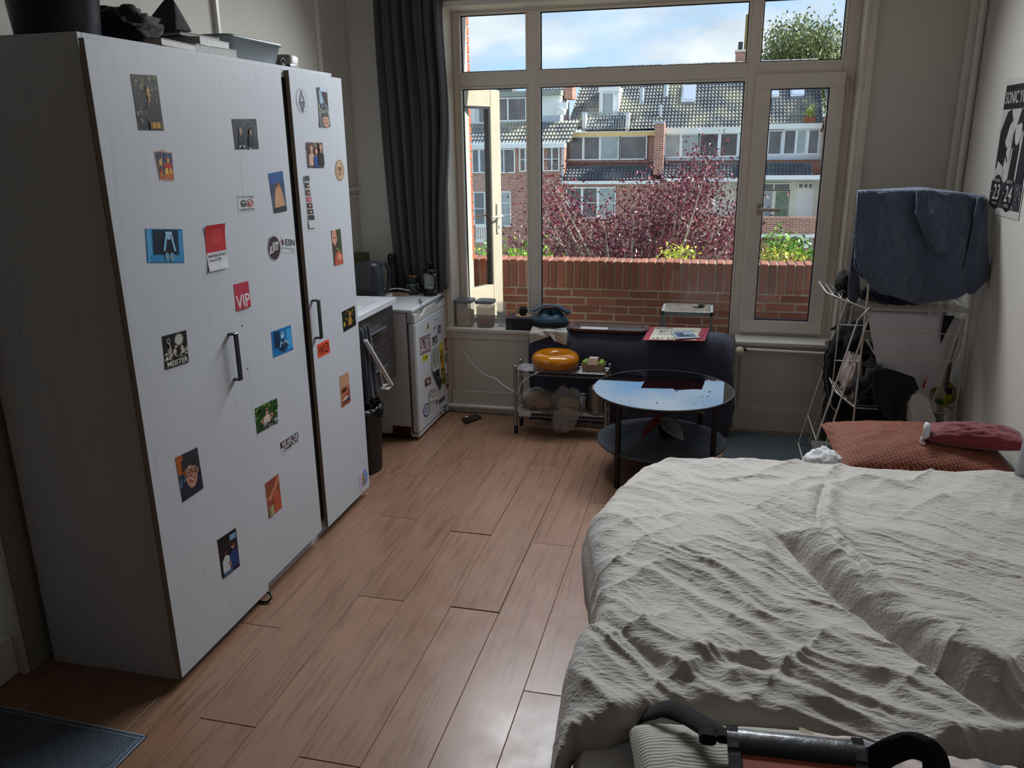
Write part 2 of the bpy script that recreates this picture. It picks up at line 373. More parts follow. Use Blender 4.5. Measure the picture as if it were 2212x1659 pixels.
m.build('handle', mat('handle metal', '#b9aca0', .35, metal=.3), w2)
for z in (2.12, .70):
    M().tube([(s1+.012, YG-.035, z-.035), (s1+.012, YG-.035, z+.035)], .009, 10).build('hinge', mat('hinge cream', '#c9bfa6', .4), w2)
# ================================================================ flat prints (photographs, stickers, labels)
TXT = {}
def glyphs(txt):
    if txt not in TXT:
        m = M(); m.text(txt, 1, (0, 0, 0), (1, 0, 0), (0, 1, 0), bold=.012)
        A = np.array(m.v)[:, :2]; A = (A-A.min(0))/(A.max(0)-A.min(0)); TXT[txt] = (A, m.f)
    return TXT[txt]
def decal(name, label, cat, q, shapes, group=None, parent=None, lift=.0008, base='#e8e6e0', curl=0, thick=.0006):
    """q: corner points TL,TR,BR,BL of a flat print; shapes drawn in its own 0..1 frame
       ('r',x0,y0,x1,y1,c) ('e',cx,cy,rx,ry,c) ('p',[(x,y)..],c) ('t',text,x0,y0,x1,y1,c) ('l',[(x,y)..],w,c)"""
    TL, TR, BR, BL = [Vector(p) for p in q]; nrm = (BR-TL).cross(TR-BL).normalized()
    if nrm.dot(Vector(EYE)-TL) < 0: nrm = -nrm
    cols = [base]; m = M()
    def P(u, v, k): 
        p = (BL*(1-u)+BR*u)*(1-v)+(TL*(1-u)+TR*u)*v
        c = curl*max(0, abs(v-.5)*2-.3)**2
        return p+nrm*(lift+k*.00022+c)
    def ci(c):
        if c not in cols: cols.append(c)
        return cols.index(c)
    def poly(pts, k, c): m.add([P(x, y, k) for x, y in pts], [tuple(range(len(pts)))], ci(c))
    first = shapes[0] if shapes and shapes[0][0] == 'base' else None
    if first:   # outline other than a rectangle
        o = first[1]; shapes = shapes[1:]
    else: o = [(0, 0), (1, 0), (1, 1), (0, 1)]
    n = len(o)
    if curl and n == 4:
        K = 7
        for i in range(K): m.add([P(0, i/K, 0), P(1, i/K, 0), P(1, (i+1)/K, 0), P(0, (i+1)/K, 0)], [(0, 1, 2, 3)], 0)
    else:
        m.add([P(x, y, 0) for x, y in o]+[P(x, y, 0)-nrm*thick for x, y in o], [tuple(range(n))]+[(i, i+n, (i+1) % n+n, (i+1) % n) for i in range(n)], 0)
    for k, s in enumerate(shapes, 1):
        t = s[0]
        if t == 'r':
            x0, y0, x1, y1 = s[1:5]; N = 5 if curl and (y1-y0) > .3 else 1
            for i in range(N):
                a = y0+(y1-y0)*i/N; b = y0+(y1-y0)*(i+1)/N; poly([(x0, a), (x1, a), (x1, b), (x0, b)], k, s[5])
        elif t == 'e': poly([(s[1]+s[3]*math.cos(2*PI*i/18), s[2]+s[4]*math.sin(2*PI*i/18)) for i in range(18)], k, s[5])
        elif t == 'o':
            cx, cy, rx, ry, w, c = s[1:]
            for i in range(24):
                a, b = 2*PI*i/24, 2*PI*(i+1)/24; poly([(cx+rx*f*math.cos(g), cy+ry*f*math.sin(g)) for f, g in ((1, a), (1, b), (1-w, b), (1-w, a))], k, c)
        elif t == 'p': poly(s[1], k, s[2])
        elif t == 'l':
            w = s[2]
            for (xa, ya), (xb, yb) in zip(s[1][:-1], s[1][1:]):
                d = math.hypot(xb-xa, yb-ya) or 1; nx, ny = -(yb-ya)/d*w, (xb-xa)/d*w
                poly([(xa+nx, ya+ny), (xb+nx, yb+ny), (xb-nx, yb-ny), (xa-nx, ya-ny)], k, s[3])
        elif t == 't':
            A, f = glyphs(s[1]); x0, y0, x1, y1 = s[2:6]; lean = s[7] if len(s) > 7 else 0
            m.add([P(x0+(x1-x0)*a+lean*b, y0+(y1-y0)*b, k) for a, b in A], f, ci(s[6]))
        elif t == 'n':   # scattered specks: seed, count, x0,y0,x1,y1,size,[colours]
            r = random.Random(s[1])
            for _ in range(s[2]):
                x = r.uniform(s[3], s[5]); y = r.uniform(s[4], s[6]); w = s[7]*r.uniform(.4, 1.2); h = s[7]*r.uniform(.4, 1.2)
                poly([(x-w, y-h*.6), (x+w*.8, y-h), (x+w, y+h*.7), (x-w*.6, y+h)], k, r.choice(s[8]))
    mats = [flat(c) for c in cols]
    return m.build(name, mats, parent, label=label, cat=cat, group=group)
ELL = [(.5+.5*math.cos(2*PI*i/32), .5+.5*math.sin(2*PI*i/32)) for i in range(32)]
def person(cx, top, s, skin, hair, body, w=1.0):
    """a small generic figure for a snapshot: shoulders, neck, head, hair, face marks"""
    h = .16*s; return [('p', [(cx-.2*s*w, top-.95*s), (cx-.19*s*w, top-.5*s), (cx-.09*s, top-.38*s), (cx+.09*s, top-.38*s), (cx+.19*s*w, top-.5*s), (cx+.2*s*w, top-.95*s)], body),
        ('r', cx-.04*s, top-.42*s, cx+.04*s, top-.28*s, skin), ('e', cx, top-.15*s, .105*s, h, hair), ('e', cx, top-.19*s, .085*s, .13*s, skin),
        ('r', cx-.05*s, top-.185*s, cx-.02*s, top-.17*s, '#2a1d18'), ('r', cx+.02*s, top-.185*s, cx+.05*s, top-.17*s, '#2a1d18'), ('r', cx-.03*s, top-.27*s, cx+.03*s, top-.255*s, '#7a3a30')]
# ================================================================ WARDROBE
WX = -1.776
def whitewood(key, c, lo=.80):
    m = mat(key, c, .55, var=.03, vs=2); t = m.node_tree; b = bsdf(m); base = b.inputs['Base Color'].links[0].from_socket
    tcn = t.nodes.new('ShaderNodeTexCoord'); mpn = t.nodes.new('ShaderNodeMapping'); mpn.inputs['Scale'].default_value = (15, 15, .75); t.links.new(tcn.outputs['Object'], mpn.inputs[0])
    n = nn(t, 'ShaderNodeTexNoise', _Scale=1.9, _Detail=12, _Roughness=.72, _Distortion=1.6); t.links.new(mpn.outputs[0], n.inputs[0])
    r = ramp(t, n.outputs[0], [(.26, (lo-.12,)*3), (.38, (lo+.16,)*3), (.46, (1, 1, 1)), (.72, (.96, .96, .96))])
    x = nn(t, 'ShaderNodeMix', data_type='RGBA', blend_type='MULTIPLY'); x.inputs[0].default_value = .62
    t.links.new(base, x.inputs[6]); t.links.new(r, x.inputs[7]); t.links.new(x.outputs[2], b.inputs['Base Color'])
    bp = nn(t, 'ShaderNodeBump', _Strength=.12, _Distance=.003); t.links.new(n.outputs[0], bp.inputs['Height']); t.links.new(bp.outputs[0], b.inputs['Normal']); return m
wwood = whitewood('white pine print', '#bcc0c6', .72); wedge = mat('door edge band', '#8e8378', .6); wdark = mat('wardrobe inside shade', '#0b0a0a', .9)
hmetal = mat('handle gunmetal', '#4a4b4d', .35, metal=.8, var=.1, vs=20)
wr = thing('wardrobe', (-2.04, 2.93, 0), 'tall whitewashed three-door wardrobe covered with photos and stickers', 'wardrobe')
M().box(-2.30, WX, 2.12, 2.138, 0, 2.153, c=.001).build('side_panel', wwood, wr)
M().box(-2.30, WX, 3.732, 3.75, 0, 2.153, c=.001).build('side_panel', wwood, wr)
M().box(-2.30, WX, 2.138, 3.732, 2.135, 2.153, c=.001).build('top_panel', wwood, wr)
M().box(-2.30, WX, 2.138, 3.732, .07, .088).box(-2.30, WX, 2.66, 2.678, .088, 2.135).box(-2.30, -2.292, 2.138, 3.732, .07, 2.135).build('carcass', wdark, wr)
M().box(WX-.012, WX, 2.138, 3.732, 0, .07).build('plinth', wwood, wr)
DX0, DX1 = WX+.022, WX+.040
doors = []
for (a, b, z0, z1) in ((2.092, 2.688, .035, 2.132), (2.690, 3.195, .062, 2.132), (3.262, 3.768, .045, 2.132)):
    dx = .004 if a < 2.5 else 0
    d = M().box(DX0+dx, DX1+dx-.0012, a, b, z0, z1).build('door', wedge, wr)
    M().box(DX1+dx-.0012, DX1+dx, a+.0008, b-.0008, z0+.0008, z1-.0008).build('door_face', wwood, d); doors.append(d)
M().box(WX-.004, WX+.02, 2.138, 3.732, .09, 2.10).build('gap_shade_sheet', wdark, wr)  # near-black sheet behind the doors: shade of the gaps put into colour
M().box(WX-.002, WX+.021, 2.3, 3.72, 2.104, 2.13).build('track_rail', mat('grey rail', '#a8a9a6', .4, metal=.4), wr)
DX = DX1+.0005
def handle(d, y, z0, z1):
    m = M(); x = DX1; m.box(x, x+.032, y-.011, y+.011, z0, z0+.008, c=.0015).box(x, x+.032, y-.011, y+.011, z1-.008, z1, c=.0015).box(x+.026, x+.034, y-.012, y+.012, z0, z1, c=.0018)
    m.build('handle', hmetal, d)
DOORH = []
a = at(505, 722, X=DX+.034); b = at(522, 822, X=DX+.034); handle(doors[0], (a[1]+b[1])/2+.01, b[2], a[2])
a = at(688, 648, X=DX+.034); b = at(698, 731, X=DX+.034); handle(doors[2], (a[1]+b[1])/2, b[2], a[2])
for x, y in ((523, 703), (535, 796)):
    p = at(x, y, X=DX); m = M(); m.T = Matrix.Translation((DX, p[1], p[2])) @ Matrix.Rotation(PI/2, 4, 'Y'); m.lathe([(.0035, 0), (.003, .0006)], n=10); m.build('screw_hole', mat('hole black', '#111', .9), doors[1])
def on_door(name, label, cat, c4, shapes, base='#e8e6e0', X=None, **k):
    X = X if X is not None else DX1+(.004 if sum(p[0] for p in c4)/4 < 560 and c4[0][0] < 510 else 0)
    q = [at(x, y, X=X) for x, y in c4]; decal(name, label, cat, q, shapes, base=base, **k)
def rnd4(cx, cy, rx, ry, X):   # a round sticker seen foreshortened on a door
    c = at(cx, cy, X=X); w = abs(at(cx+rx, cy, X=X)[1]-c[1]); h = abs(at(cx, cy+ry, X=X)[2]-c[2]); r = (w+h)/2
    return [(X, c[1]-r, c[2]+r), (X, c[1]+r, c[2]+r), (X, c[1]+r, c[2]-r), (X, c[1]-r, c[2]-r)]
def round_door(name, label, cat, cx, cy, rx, ry, shapes, base, X=DX1):
    decal(name, label, cat, rnd4(cx, cy, rx, ry, X), [('base', ELL)]+shapes, base=base)
GP = None
on_door('photo_print', 'tall dark photo of a person in black by candlelight, top of the left door', 'photo', [(281, 160), (338, 163), (354, 282), (299, 281)],
  [('n', 1, 26, .05, .55, .95, .95, .05, ['#4b4a28', '#6d6138', '#232a20', '#8a7a50']), ('n', 2, 18, .05, .1, .5, .4, .05, ['#5a5b50', '#2d302a', '#777565'])]+person(.56, .82, .75, '#b98a4e', '#6d4a22', '#15161a')+[('r', .45, .02, .98, .16, '#6b4a12'), ('r', .55, .04, .68, .14, '#c08a28'), ('r', .7, .04, .84, .14, '#c08a28')], base='#171912')
for i, (c4, lb) in enumerate((([(332, 327), (356, 323), (364, 386), (345, 390)], 'small picture card with a yellow sun, tucked under its twin'), ([(346, 326), (371, 329), (376, 390), (352, 389)], 'small card with a red and yellow house under a blue sky'))):
    on_door('playing_card', lb, 'card', c4, [('r', .06, .04, .94, .96, '#39506b'), ('r', .1, .05, .9, .35, '#c4672f'), ('n', 4+i, 12, .15, .1, .85, .9, .08, ['#d8a54e', '#2a3f58', '#b5422e', '#33587c'])]+([('e', .45, .6, .2, .12, '#e1b05a')] if i == 0 else [('r', .15, .42, .85, .6, '#b8362c'), ('r', .2, .2, .5, .42, '#e3b653'), ('r', .6, .25, .8, .42, '#e3b653')]), base='#c99a86', lift=.0008+.001*i)
on_door('photo_print', 'blue-tinted photo of a person in a cap sitting with hands to the face', 'photo', [(313, 494), (393, 495), (398, 568), (318, 568)],
  [('r', .18, .25, .85, .97, '#0e1e33'), ('r', .02, .02, .14, .98, '#4f9ccb'), ('r', .87, .05, .97, .95, '#3f8ec0'), ('r', .1, .02, .9, .22, '#2f86b5'), ('p', [(.43, .3), (.45, .6), (.5, .72), (.66, .72), (.72, .6), (.74, .3)], '#11161f'), ('e', .6, .78, .07, .1, '#8fb3cc'), ('r', .51, .82, .69, .92, '#9fc3dd'), ('l', [(.45, .35), (.5, .62), (.53, .8)], .03, '#7fb0cf'), ('l', [(.75, .35), (.7, .62), (.67, .8)], .03, '#7fb0cf'), ('e', .52, .18, .06, .14, '#7195ad'), ('e', .65, .18, .06, .14, '#7195ad')], base='#1d6ea3')
on_door('colour_card', 'curling red colour sample card with white lettered foot at the left door edge', 'card', [(440, 488), (483, 482), (492, 577), (450, 587)],
  [('r', 0, .40, 1, 1, '#b82f35'), ('r', .3, .6, .8, .9, '#c23e42'), ('t', 'PANTONE 18-1012', .06, .29, .94, .35, '#3c3e42'), ('t', 'Fona FCSIP', .1, .20, .7, .26, '#56585c')], base='#c9cacc', curl=.012)
on_door('photo_print', 'black and white picture of a cheering team holding a trophy plate, lettered MEISTER', 'photo', [(349, 727), (402, 713), (407, 782), (357, 798)],
  [('e', .66, .78, .2, .2, '#b9b6ad'), ('o', .66, .78, .2, .2, .2, '#5b5852'), ('n', 9, 30, .05, .22, .95, .6, .07, ['#8c887f', '#57534c', '#c4c0b6', '#33302c']), ('e', .25, .5, .07, .09, '#a29b8f'), ('e', .45, .45, .07, .09, '#b5ad9f'), ('e', .75, .5, .07, .09, '#a29b8f'), ('o', .22, .82, .07, .08, .3, '#c4c0b6'), ('l', [(.3, .5), (.24, .75)], .02, '#b9b6ad'), ('r', 0, 0, 1, .2, '#2b2824'), ('t', 'MEISTER', .08, .04, .96, .2, '#cfccc2')], base='#211e1a')
on_door('photo_print', 'selfie print of a smiling person in round glasses and a dark beanie', 'photo', [(378, 989), (426, 966), (439, 1054), (394, 1085)],
  [('r', 0, .5, .3, 1, '#a4582c'), ('n', 3, 10, 0, .3, .25, .55, .07, ['#4d6f86', '#2e4455']), ('p', [(0, 0), (.05, .3), (.3, .42), (.8, .3), (1, .5), (1, 0)], '#262a33'), ('e', .56, .5, .27, .33, '#b98672'), ('p', [(.2, .6), (.22, .85), (.45, .98), (.75, .95), (.88, .75), (.86, .62), (.5, .7)], '#2f3033'), ('o', .42, .55, .12, .09, .18, '#3a2a22'), ('o', .7, .58, .12, .09, .18, '#3a2a22'), ('l', [(.52, .56), (.6, .57)], .012, '#3a2a22'), ('e', .42, .55, .03, .02, '#2c1c16'), ('e', .7, .58, .03, .02, '#2c1c16'), ('p', [(.58, .53), (.62, .44), (.54, .44)], '#a87260'), ('p', [(.44, .38), (.56, .33), (.7, .4), (.57, .36)], '#eadfd6'), ('l', [(.43, .39), (.56, .32), (.71, .41)], .012, '#7a3a34'), ('e', .82, .52, .04, .07, '#ab7865')], base='#31343c')
on_door('photo_print', 'dark photo of two people, one in white, one in blue, low on the left door', 'photo', [(469, 1167), (509, 1140), (518, 1222), (480, 1251)],
  [('n', 5, 22, .05, .45, .95, .9, .06, ['#3a201b', '#241a1c', '#4b2a20']), ('r', .62, .78, .95, .92, '#6f9bb8'), ('p', [(.1, .08), (.12, .4), (.3, .52), (.5, .45), (.52, .1)], '#b9bcbd'), ('e', .34, .56, .09, .06, '#4a2c1e'), ('p', [(.5, .05), (.52, .45), (.7, .55), (.95, .48), (.97, .1)], '#21386f'), ('e', .72, .64, .1, .08, '#c08c7c'), ('e', .72, .68, .1, .06, '#3b2720'), ('l', [(.45, .3), (.55, .2)], .03, '#b07a62'), ('r', .1, 0, .6, .1, '#3c5a74')], base='#14111a')
round_door('round_sticker', 'round black sticker with a small pale oval head and two white lowercase words', 'sticker', 523, 998, 18, 28, [('e', .5, .7, .12, .14, '#8e9193'), ('l', [(.42, .66), (.58, .66)], .012, '#33353a'), ('l', [(.42, .72), (.58, .72)], .012, '#33353a'), ('t', 'urban', .24, .4, .7, .54, '#d8d9da'), ('t', 'apes', .42, .28, .8, .42, '#d8d9da')], '#35373b')
on_door('square_sticker', 'red and white sticker lettered VIP near the left handle', 'sticker', [(504, 615), (536, 607), (542, 662), (510, 673)], [('r', .03, .45, .97, .97, '#b43a4e'), ('t', 'VIP', .06, .06, .97, .56, '#d7d8dc'), ('r', .0, .02, .12, .3, '#b43a4e'), ('r', .45, .02, .55, .14, '#b43a4e'), ('p', [(.82, .02), (.97, .02), (.97, .2)], '#b43a4e')], base='#b43a4e')
on_door('photo_print', 'photo of two people in black before a dark swirling backdrop, top of the middle door', 'photo', [(500, 257), (553, 257), (559, 322), (508, 323)], [('l', [(.35, .8), (.6, .95), (.9, .75), (.92, .4)], .012, '#7d848c'), ('l', [(.3, .65), (.55, .85), (.8, .7), (.85, .45)], .01, '#656c75'), ('l', [(.15, .95), (.5, .98), (.98, .85)], .01, '#656c75')]+person(.28, .72, .6, '#b78f7c', '#7c6a50', '#101114')+person(.68, .68, .6, '#a87a66', '#14110f', '#131217')+[('n', 8, 6, .1, .02, .6, .12, .04, ['#aeb4bb', '#7f868e'])], base='#30353b', X=DX1)
on_door('square_sticker', 'white square sticker with black lettering, a skull drawing and a red crest', 'sticker', [(512, 421), (549, 420), (551, 456), (515, 458)], [('t', 'ST.PAULI-FANS', .06, .8, .95, .93, '#33363a'), ('t', 'GEGEN RECHTS!', .1, .06, .96, .19, '#33363a'), ('p', [(.18, .3), (.15, .6), (.3, .72), (.45, .62), (.5, .45), (.42, .28)], '#4a4d50'), ('e', .3, .55, .05, .06, '#c9cbcc'), ('e', .42, .52, .04, .05, '#c9cbcc'), ('o', .7, .5, .22, .24, .18, '#b5645c'), ('p', [(.58, .6), (.82, .6), (.8, .42), (.7, .32), (.6, .42)], '#b2463f'), ('p', [(.65, .56), (.75, .56), (.74, .46), (.7, .4), (.66, .46)], '#c9cbcc')], base='#bfc4c7', X=DX1)
on_door('photo_print', 'glossy portrait photo with blue sky and a glowing orange figure on the middle door', 'photo', [(579, 375), (610, 369), (620, 455), (591, 461)], [('r', 0, .72, 1, 1, '#33558c'), ('r', 0, .5, 1, .73, '#3b4a63'), ('p', [(.15, .12), (.2, .35), (.35, .62), (.55, .7), (.75, .55), (.9, .15)], '#c0946e'), ('e', .55, .58, .16, .13, '#c98f66'), ('p', [(.4, .6), (.5, .74), (.68, .7), (.6, .62)], '#9c5f35'), ('r', .1, 0, .95, .13, '#2f3a38')], base='#4a5566', X=DX1)
round_door('round_sticker', 'round dark maroon club sticker with a slanted white monogram beside the star logo', 'sticker', 592, 536, 14.5, 27, [('n', 12, 14, .2, .1, .8, .9, .1, ['#4a2c36', '#3a2530']), ('o', .5, .5, .49, .49, .05, '#c9cbcc'), ('p', [(.12, .3), (.2, .6), (.85, .72), (.8, .42)], '#c9cbcc'), ('t', 'KEI', .25, .36, .75, .62, '#3d2630', .06), ('t', 'SNEEK', .35, .66, .85, .74, '#c9cbcc')], '#3f2a33')
on_door('logo_sticker', 'clear sticker with a red and blue starburst and three dark capital letters', 'sticker', [(606, 510), (636, 512), (637, 547), (608, 545)], [('l', [(.0, .62), (.22, .62)], .025, '#b3394a'), ('l', [(.11, .42), (.11, .82)], .03, '#38465c'), ('l', [(.03, .48), (.2, .76)], .025, '#b3394a'), ('l', [(.03, .76), (.2, .48)], .025, '#38465c'), ('t', 'ESN', .3, .45, .98, .85, '#32363e'), ('t', 'Erasmus Student Network', .02, .24, .98, .34, '#6a7486'), ('t', 'Groningen', .6, .08, .98, .18, '#5b4a50')], base='#c3c7cc', X=DX1)
on_door('photo_print', 'blue-tinted photo of a person perched on steps, right part of the middle door', 'photo', [(585, 717), (628, 702), (633, 755), (590, 773)], [('r', .1, .3, .4, .95, '#123352'), ('r', .72, .1, .98, .9, '#3c97cf'), ('p', [(.3, .2), (.35, .5), (.5, .62), (.65, .5), (.8, .25), (.55, .05)], '#25405a'), ('e', .52, .7, .08, .1, '#9dbfd4'), ('r', .44, .76, .6, .86, '#6d9cc0'), ('l', [(.36, .3), (.42, .5), (.5, .4)], .025, '#8fb6cf'), ('l', [(.78, .3), (.64, .5), (.56, .4)], .025, '#8fb6cf'), ('l', [(.4, .2), (.6, .28)], .03, '#0f2033')], base='#1f6fae', X=DX1)
on_door('photo_print', 'green garden photo of a person in sunglasses with hands on hips', 'photo', [(550, 883), (598, 860), (600, 912), (555, 938)], [('n', 21, 40, .02, .45, .98, .98, .07, ['#3d6b2c', '#21401a', '#5d8a3a', '#182b14']), ('p', [(.3, .1), (.36, .5), (.5, .58), (.64, .5), (.66, .1)], '#c9b9ae'), ('l', [(.36, .5), (.22, .4), (.36, .25)], .03, '#b58872'), ('l', [(.64, .52), (.78, .48), (.66, .3)], .03, '#b58872'), ('e', .5, .68, .07, .11, '#c29079'), ('r', .42, .7, .58, .74, '#221a18'), ('e', .5, .78, .07, .05, '#8d6a42'), ('n', 22, 14, .02, .02, .98, .22, .08, ['#4b4f52', '#9aa0a2', '#2b2d30'])], base='#2b4a22', X=DX1)
on_door('word_sticker', 'slanted dark and white strip sticker reading WE ARE THE CHAMPIONS!', 'sticker', [(604.5, 957), (643, 932), (646, 953), (610, 983)], [('r', 0, .5, 1, 1, '#3b1f2b'), ('t', 'WE ARE THE', .05, .55, .95, .93, '#d9d9dc', .02), ('t', 'CHAMPIONS!', .08, .08, .97, .46, '#26232a', .02)], base='#c9cbd0', X=DX1)
on_door('photo_print', 'warm orange close-up photo of an ear and raised arm, foot of the middle door', 'photo', [(572, 1045), (601, 1023), (609, 1096), (581, 1121)], [('p', [(0, .5), (.6, .75), (.95, 1), (.95, .8), (.3, .45)], '#c07a55'), ('p', [(.4, 0), (.5, .45), (.75, .6), (1, .4), (1, 0)], '#b0523a'), ('e', .6, .55, .16, .1, '#c96a58'), ('o', .6, .55, .12, .07, .3, '#9c3f36'), ('r', .1, 0, .4, .3, '#a5a27c'), ('r', .18, 0, .22, .3, '#4a4436')], base='#8c4a36', X=DX1)
on_door('outline_sticker', 'oval line-drawn black emblem with a bell-shaped figure, top left of the right door', 'sticker', [(637, 188), (661, 192), (665, 247), (642, 243)], [('base', ELL), ('o', .5, .5, .49, .49, .03, '#6d7280'), ('e', .5, .86, .1, .05, '#555b66'), ('l', [(.3, .32), (.33, .6), (.48, .8)], .03, '#555b66'), ('l', [(.7, .25), (.68, .6), (.52, .8)], .035, '#555b66'), ('r', .25, .4, .78, .48, '#555b66'), ('l', [(.3, .4), (.4, .2), (.52, .08)], .035, '#555b66'), ('l', [(.56, .4), (.58, .07)], .03, '#555b66'), ('l', [(.4, .55), (.5, .62), (.45, .7)], .02, '#767b86'), ('o', .5, .3, .1, .08, .3, '#767b86')], base='#c2c6cd', X=DX1)
on_door('photo_print', 'tall curling photo with a bright glare, a smiling face at its foot, right door', 'photo', [(683.5, 188), (705.5, 191), (713, 274), (690, 274)], [('r', .25, .88, .98, 1, '#c3d3e6'), ('p', [(.3, .9), (.9, .9), (.95, .55), (.6, .7)], '#44262a'), ('p', [(.1, .9), (.3, .95), (.6, .65), (.2, .55)], '#8fa9ba'), ('n', 31, 22, .1, .3, .95, .6, .08, ['#55606a', '#a6a98a', '#22282c', '#8a8f94']), ('e', .6, .15, .28, .16, '#c08a6e'), ('r', .35, .26, .85, .36, '#4a4c50'), ('r', .5, .08, .72, .11, '#7a3a30'), ('e', .5, .18, .03, .015, '#241a16'), ('e', .72, .18, .03, .015, '#241a16')], base='#5b5f63', X=DX1, curl=.006)
on_door('photo_print', 'group photo of three people, the middle one in a blue dress', 'photo', [(659.5, 308), (696, 308), (700, 363), (664, 363)], [('n', 32, 14, .02, .6, .98, .98, .09, ['#8d7f76', '#5c4a44', '#b5a89c'])]+person(.3, .9, .85, '#d0a48c', '#a3764f', '#c49e8a')+person(.55, .8, .8, '#cfa088', '#5d3a26', '#2d4488')+person(.82, .98, .9, '#cf9f88', '#8b6540', '#2b2523'), base='#4d4240', X=DX1)
decal('round_sticker', 'round cream beer-mat sticker with a dark red crest at the right door edge', 'sticker', rnd4(733.5, 368, 9.5, 24, DX1), [('base', ELL), ('o', .5, .5, .48, .48, .08, '#7b5d49'), ('o', .5, .5, .36, .36, .05, '#9a7a60'), ('e', .5, .5, .3, .3, '#c7b08e'), ('r', .32, .48, .46, .68, '#7a2f36'), ('r', .52, .44, .68, .66, '#7a2f36'), ('t', 'B3', .4, .26, .62, .42, '#7a2f36'), ('n', 41, 20, .1, .1, .9, .9, .03, ['#a98a68'])], base='#c3a987')
on_door('photo_strip', 'narrow photo-booth strip of small frames curling at its foot', 'photo', [(655, 379), (666.5, 379), (681.8, 492), (666.5, 492.7)], [('r', .05, .76, .8, .86, '#4a3a38'), ('r', .05, .62, .85, .73, '#5a4744'), ('r', .08, .50, .9, .60, '#b35a66'), ('r', .08, .38, .92, .48, '#4d3a36'), ('r', .1, .27, .94, .36, '#43302f'), ('r', .1, .16, .95, .25, '#33272a'), ('r', .1, .9, .9, .99, '#4c5a63')]+[('e', .5, y, .16, .025, '#c09a88') for y in (.8, .67, .55, .43, .31)], base='#b6b8ba', X=DX1, curl=.008)
on_door('photo_print', 'narrow photo with a pink face between green leaves, right door', 'photo', [(714.5, 499), (735, 494), (741.5, 569), (721.6, 574.5)], [('p', [(.1, 1), (.5, 1), (.55, .7), (.3, .55), (0, .7)], '#c48a78'), ('p', [(.5, 1), (.95, .9), (.9, .3), (.6, .5)], '#3d4a2a'), ('p', [(.1, 0), (.2, .3), (.6, .45), (.95, .3), (1, 0)], '#b2563f'), ('e', .65, .22, .22, .1, '#cf8f70'), ('l', [(.3, .5), (.85, .35)], .03, '#6b7a3a'), ('r', .25, .78, .42, .8, '#7a2f36')], base='#4a3a30', X=DX1)
on_door('photo_print', 'dark photo of a golden figure in a lit bar, edge of the right door', 'photo', [(738, 674), (766, 660), (769, 702), (742, 718)], [('n', 51, 34, .03, .3, .97, .97, .06, ['#6b5a22', '#2b3a1a', '#8f7430', '#151a10'])]+person(.55, .85, .7, '#c89a4e', '#5c3a14', '#a5732a')+[('e', .1, .35, .08, .12, '#a8902c')], base='#17180e', X=DX1)
on_door('word_sticker', 'small orange sticker with black hand lettering under the right handle', 'sticker', [(684.6, 745), (709.7, 732), (712.7, 761), (687, 774)], [('t', 'VANHOLZEN', .05, .15, .96, .85, '#2d1512')], base='#d8502c', X=DX1)
on_door('photo_print', 'warm photo of a sleeping baby held to a shoulder, lower right door', 'photo', [(733, 814), (752.6, 802.5), (757, 867), (737.4, 881.5)], [('r', 0, .6, 1, 1, '#b58a6a'), ('e', .45, .45, .3, .14, '#b5604a'), ('p', [(0, 0), (.2, .3), (.7, .35), (1, .5), (1, 0)], '#8e4a38'), ('r', .3, .1, .95, .22, '#2c3550'), ('p', [(.0, .2), (.5, .3), (.9, .22), (.5, .15)], '#c4a79a'), ('e', .4, .5, .3, .06, '#4d2a20')], base='#a8745a', X=DX1)
decal('round_sticker', 'round pink and blue sticker with a yellow emblem, bottom corner of the right door', 'sticker', rnd4(784.5, 1036, 10.5, 23, DX1), [('base', ELL), ('p', [(.5, 1), (.8, .9), (.98, .6), (.95, .3), (.7, .05)], '#7c93c4'), ('p', [(.02, .5), (.1, .8), (.3, .95), (.3, .1), (.1, .25)], '#c4a6c8'), ('l', [(.35, .6), (.65, .6)], .04, '#b59a3a'), ('l', [(.5, .85), (.5, .3)], .04, '#8c6a2a'), ('l', [(.38, .72), (.62, .48)], .03, '#b59a3a'), ('o', .5, .35, .16, .14, .3, '#5c4a3a'), ('n', 61, 12, .35, .05, .85, .3, .03, ['#4a4660', '#d8d8de'])], base='#cfd0d6')
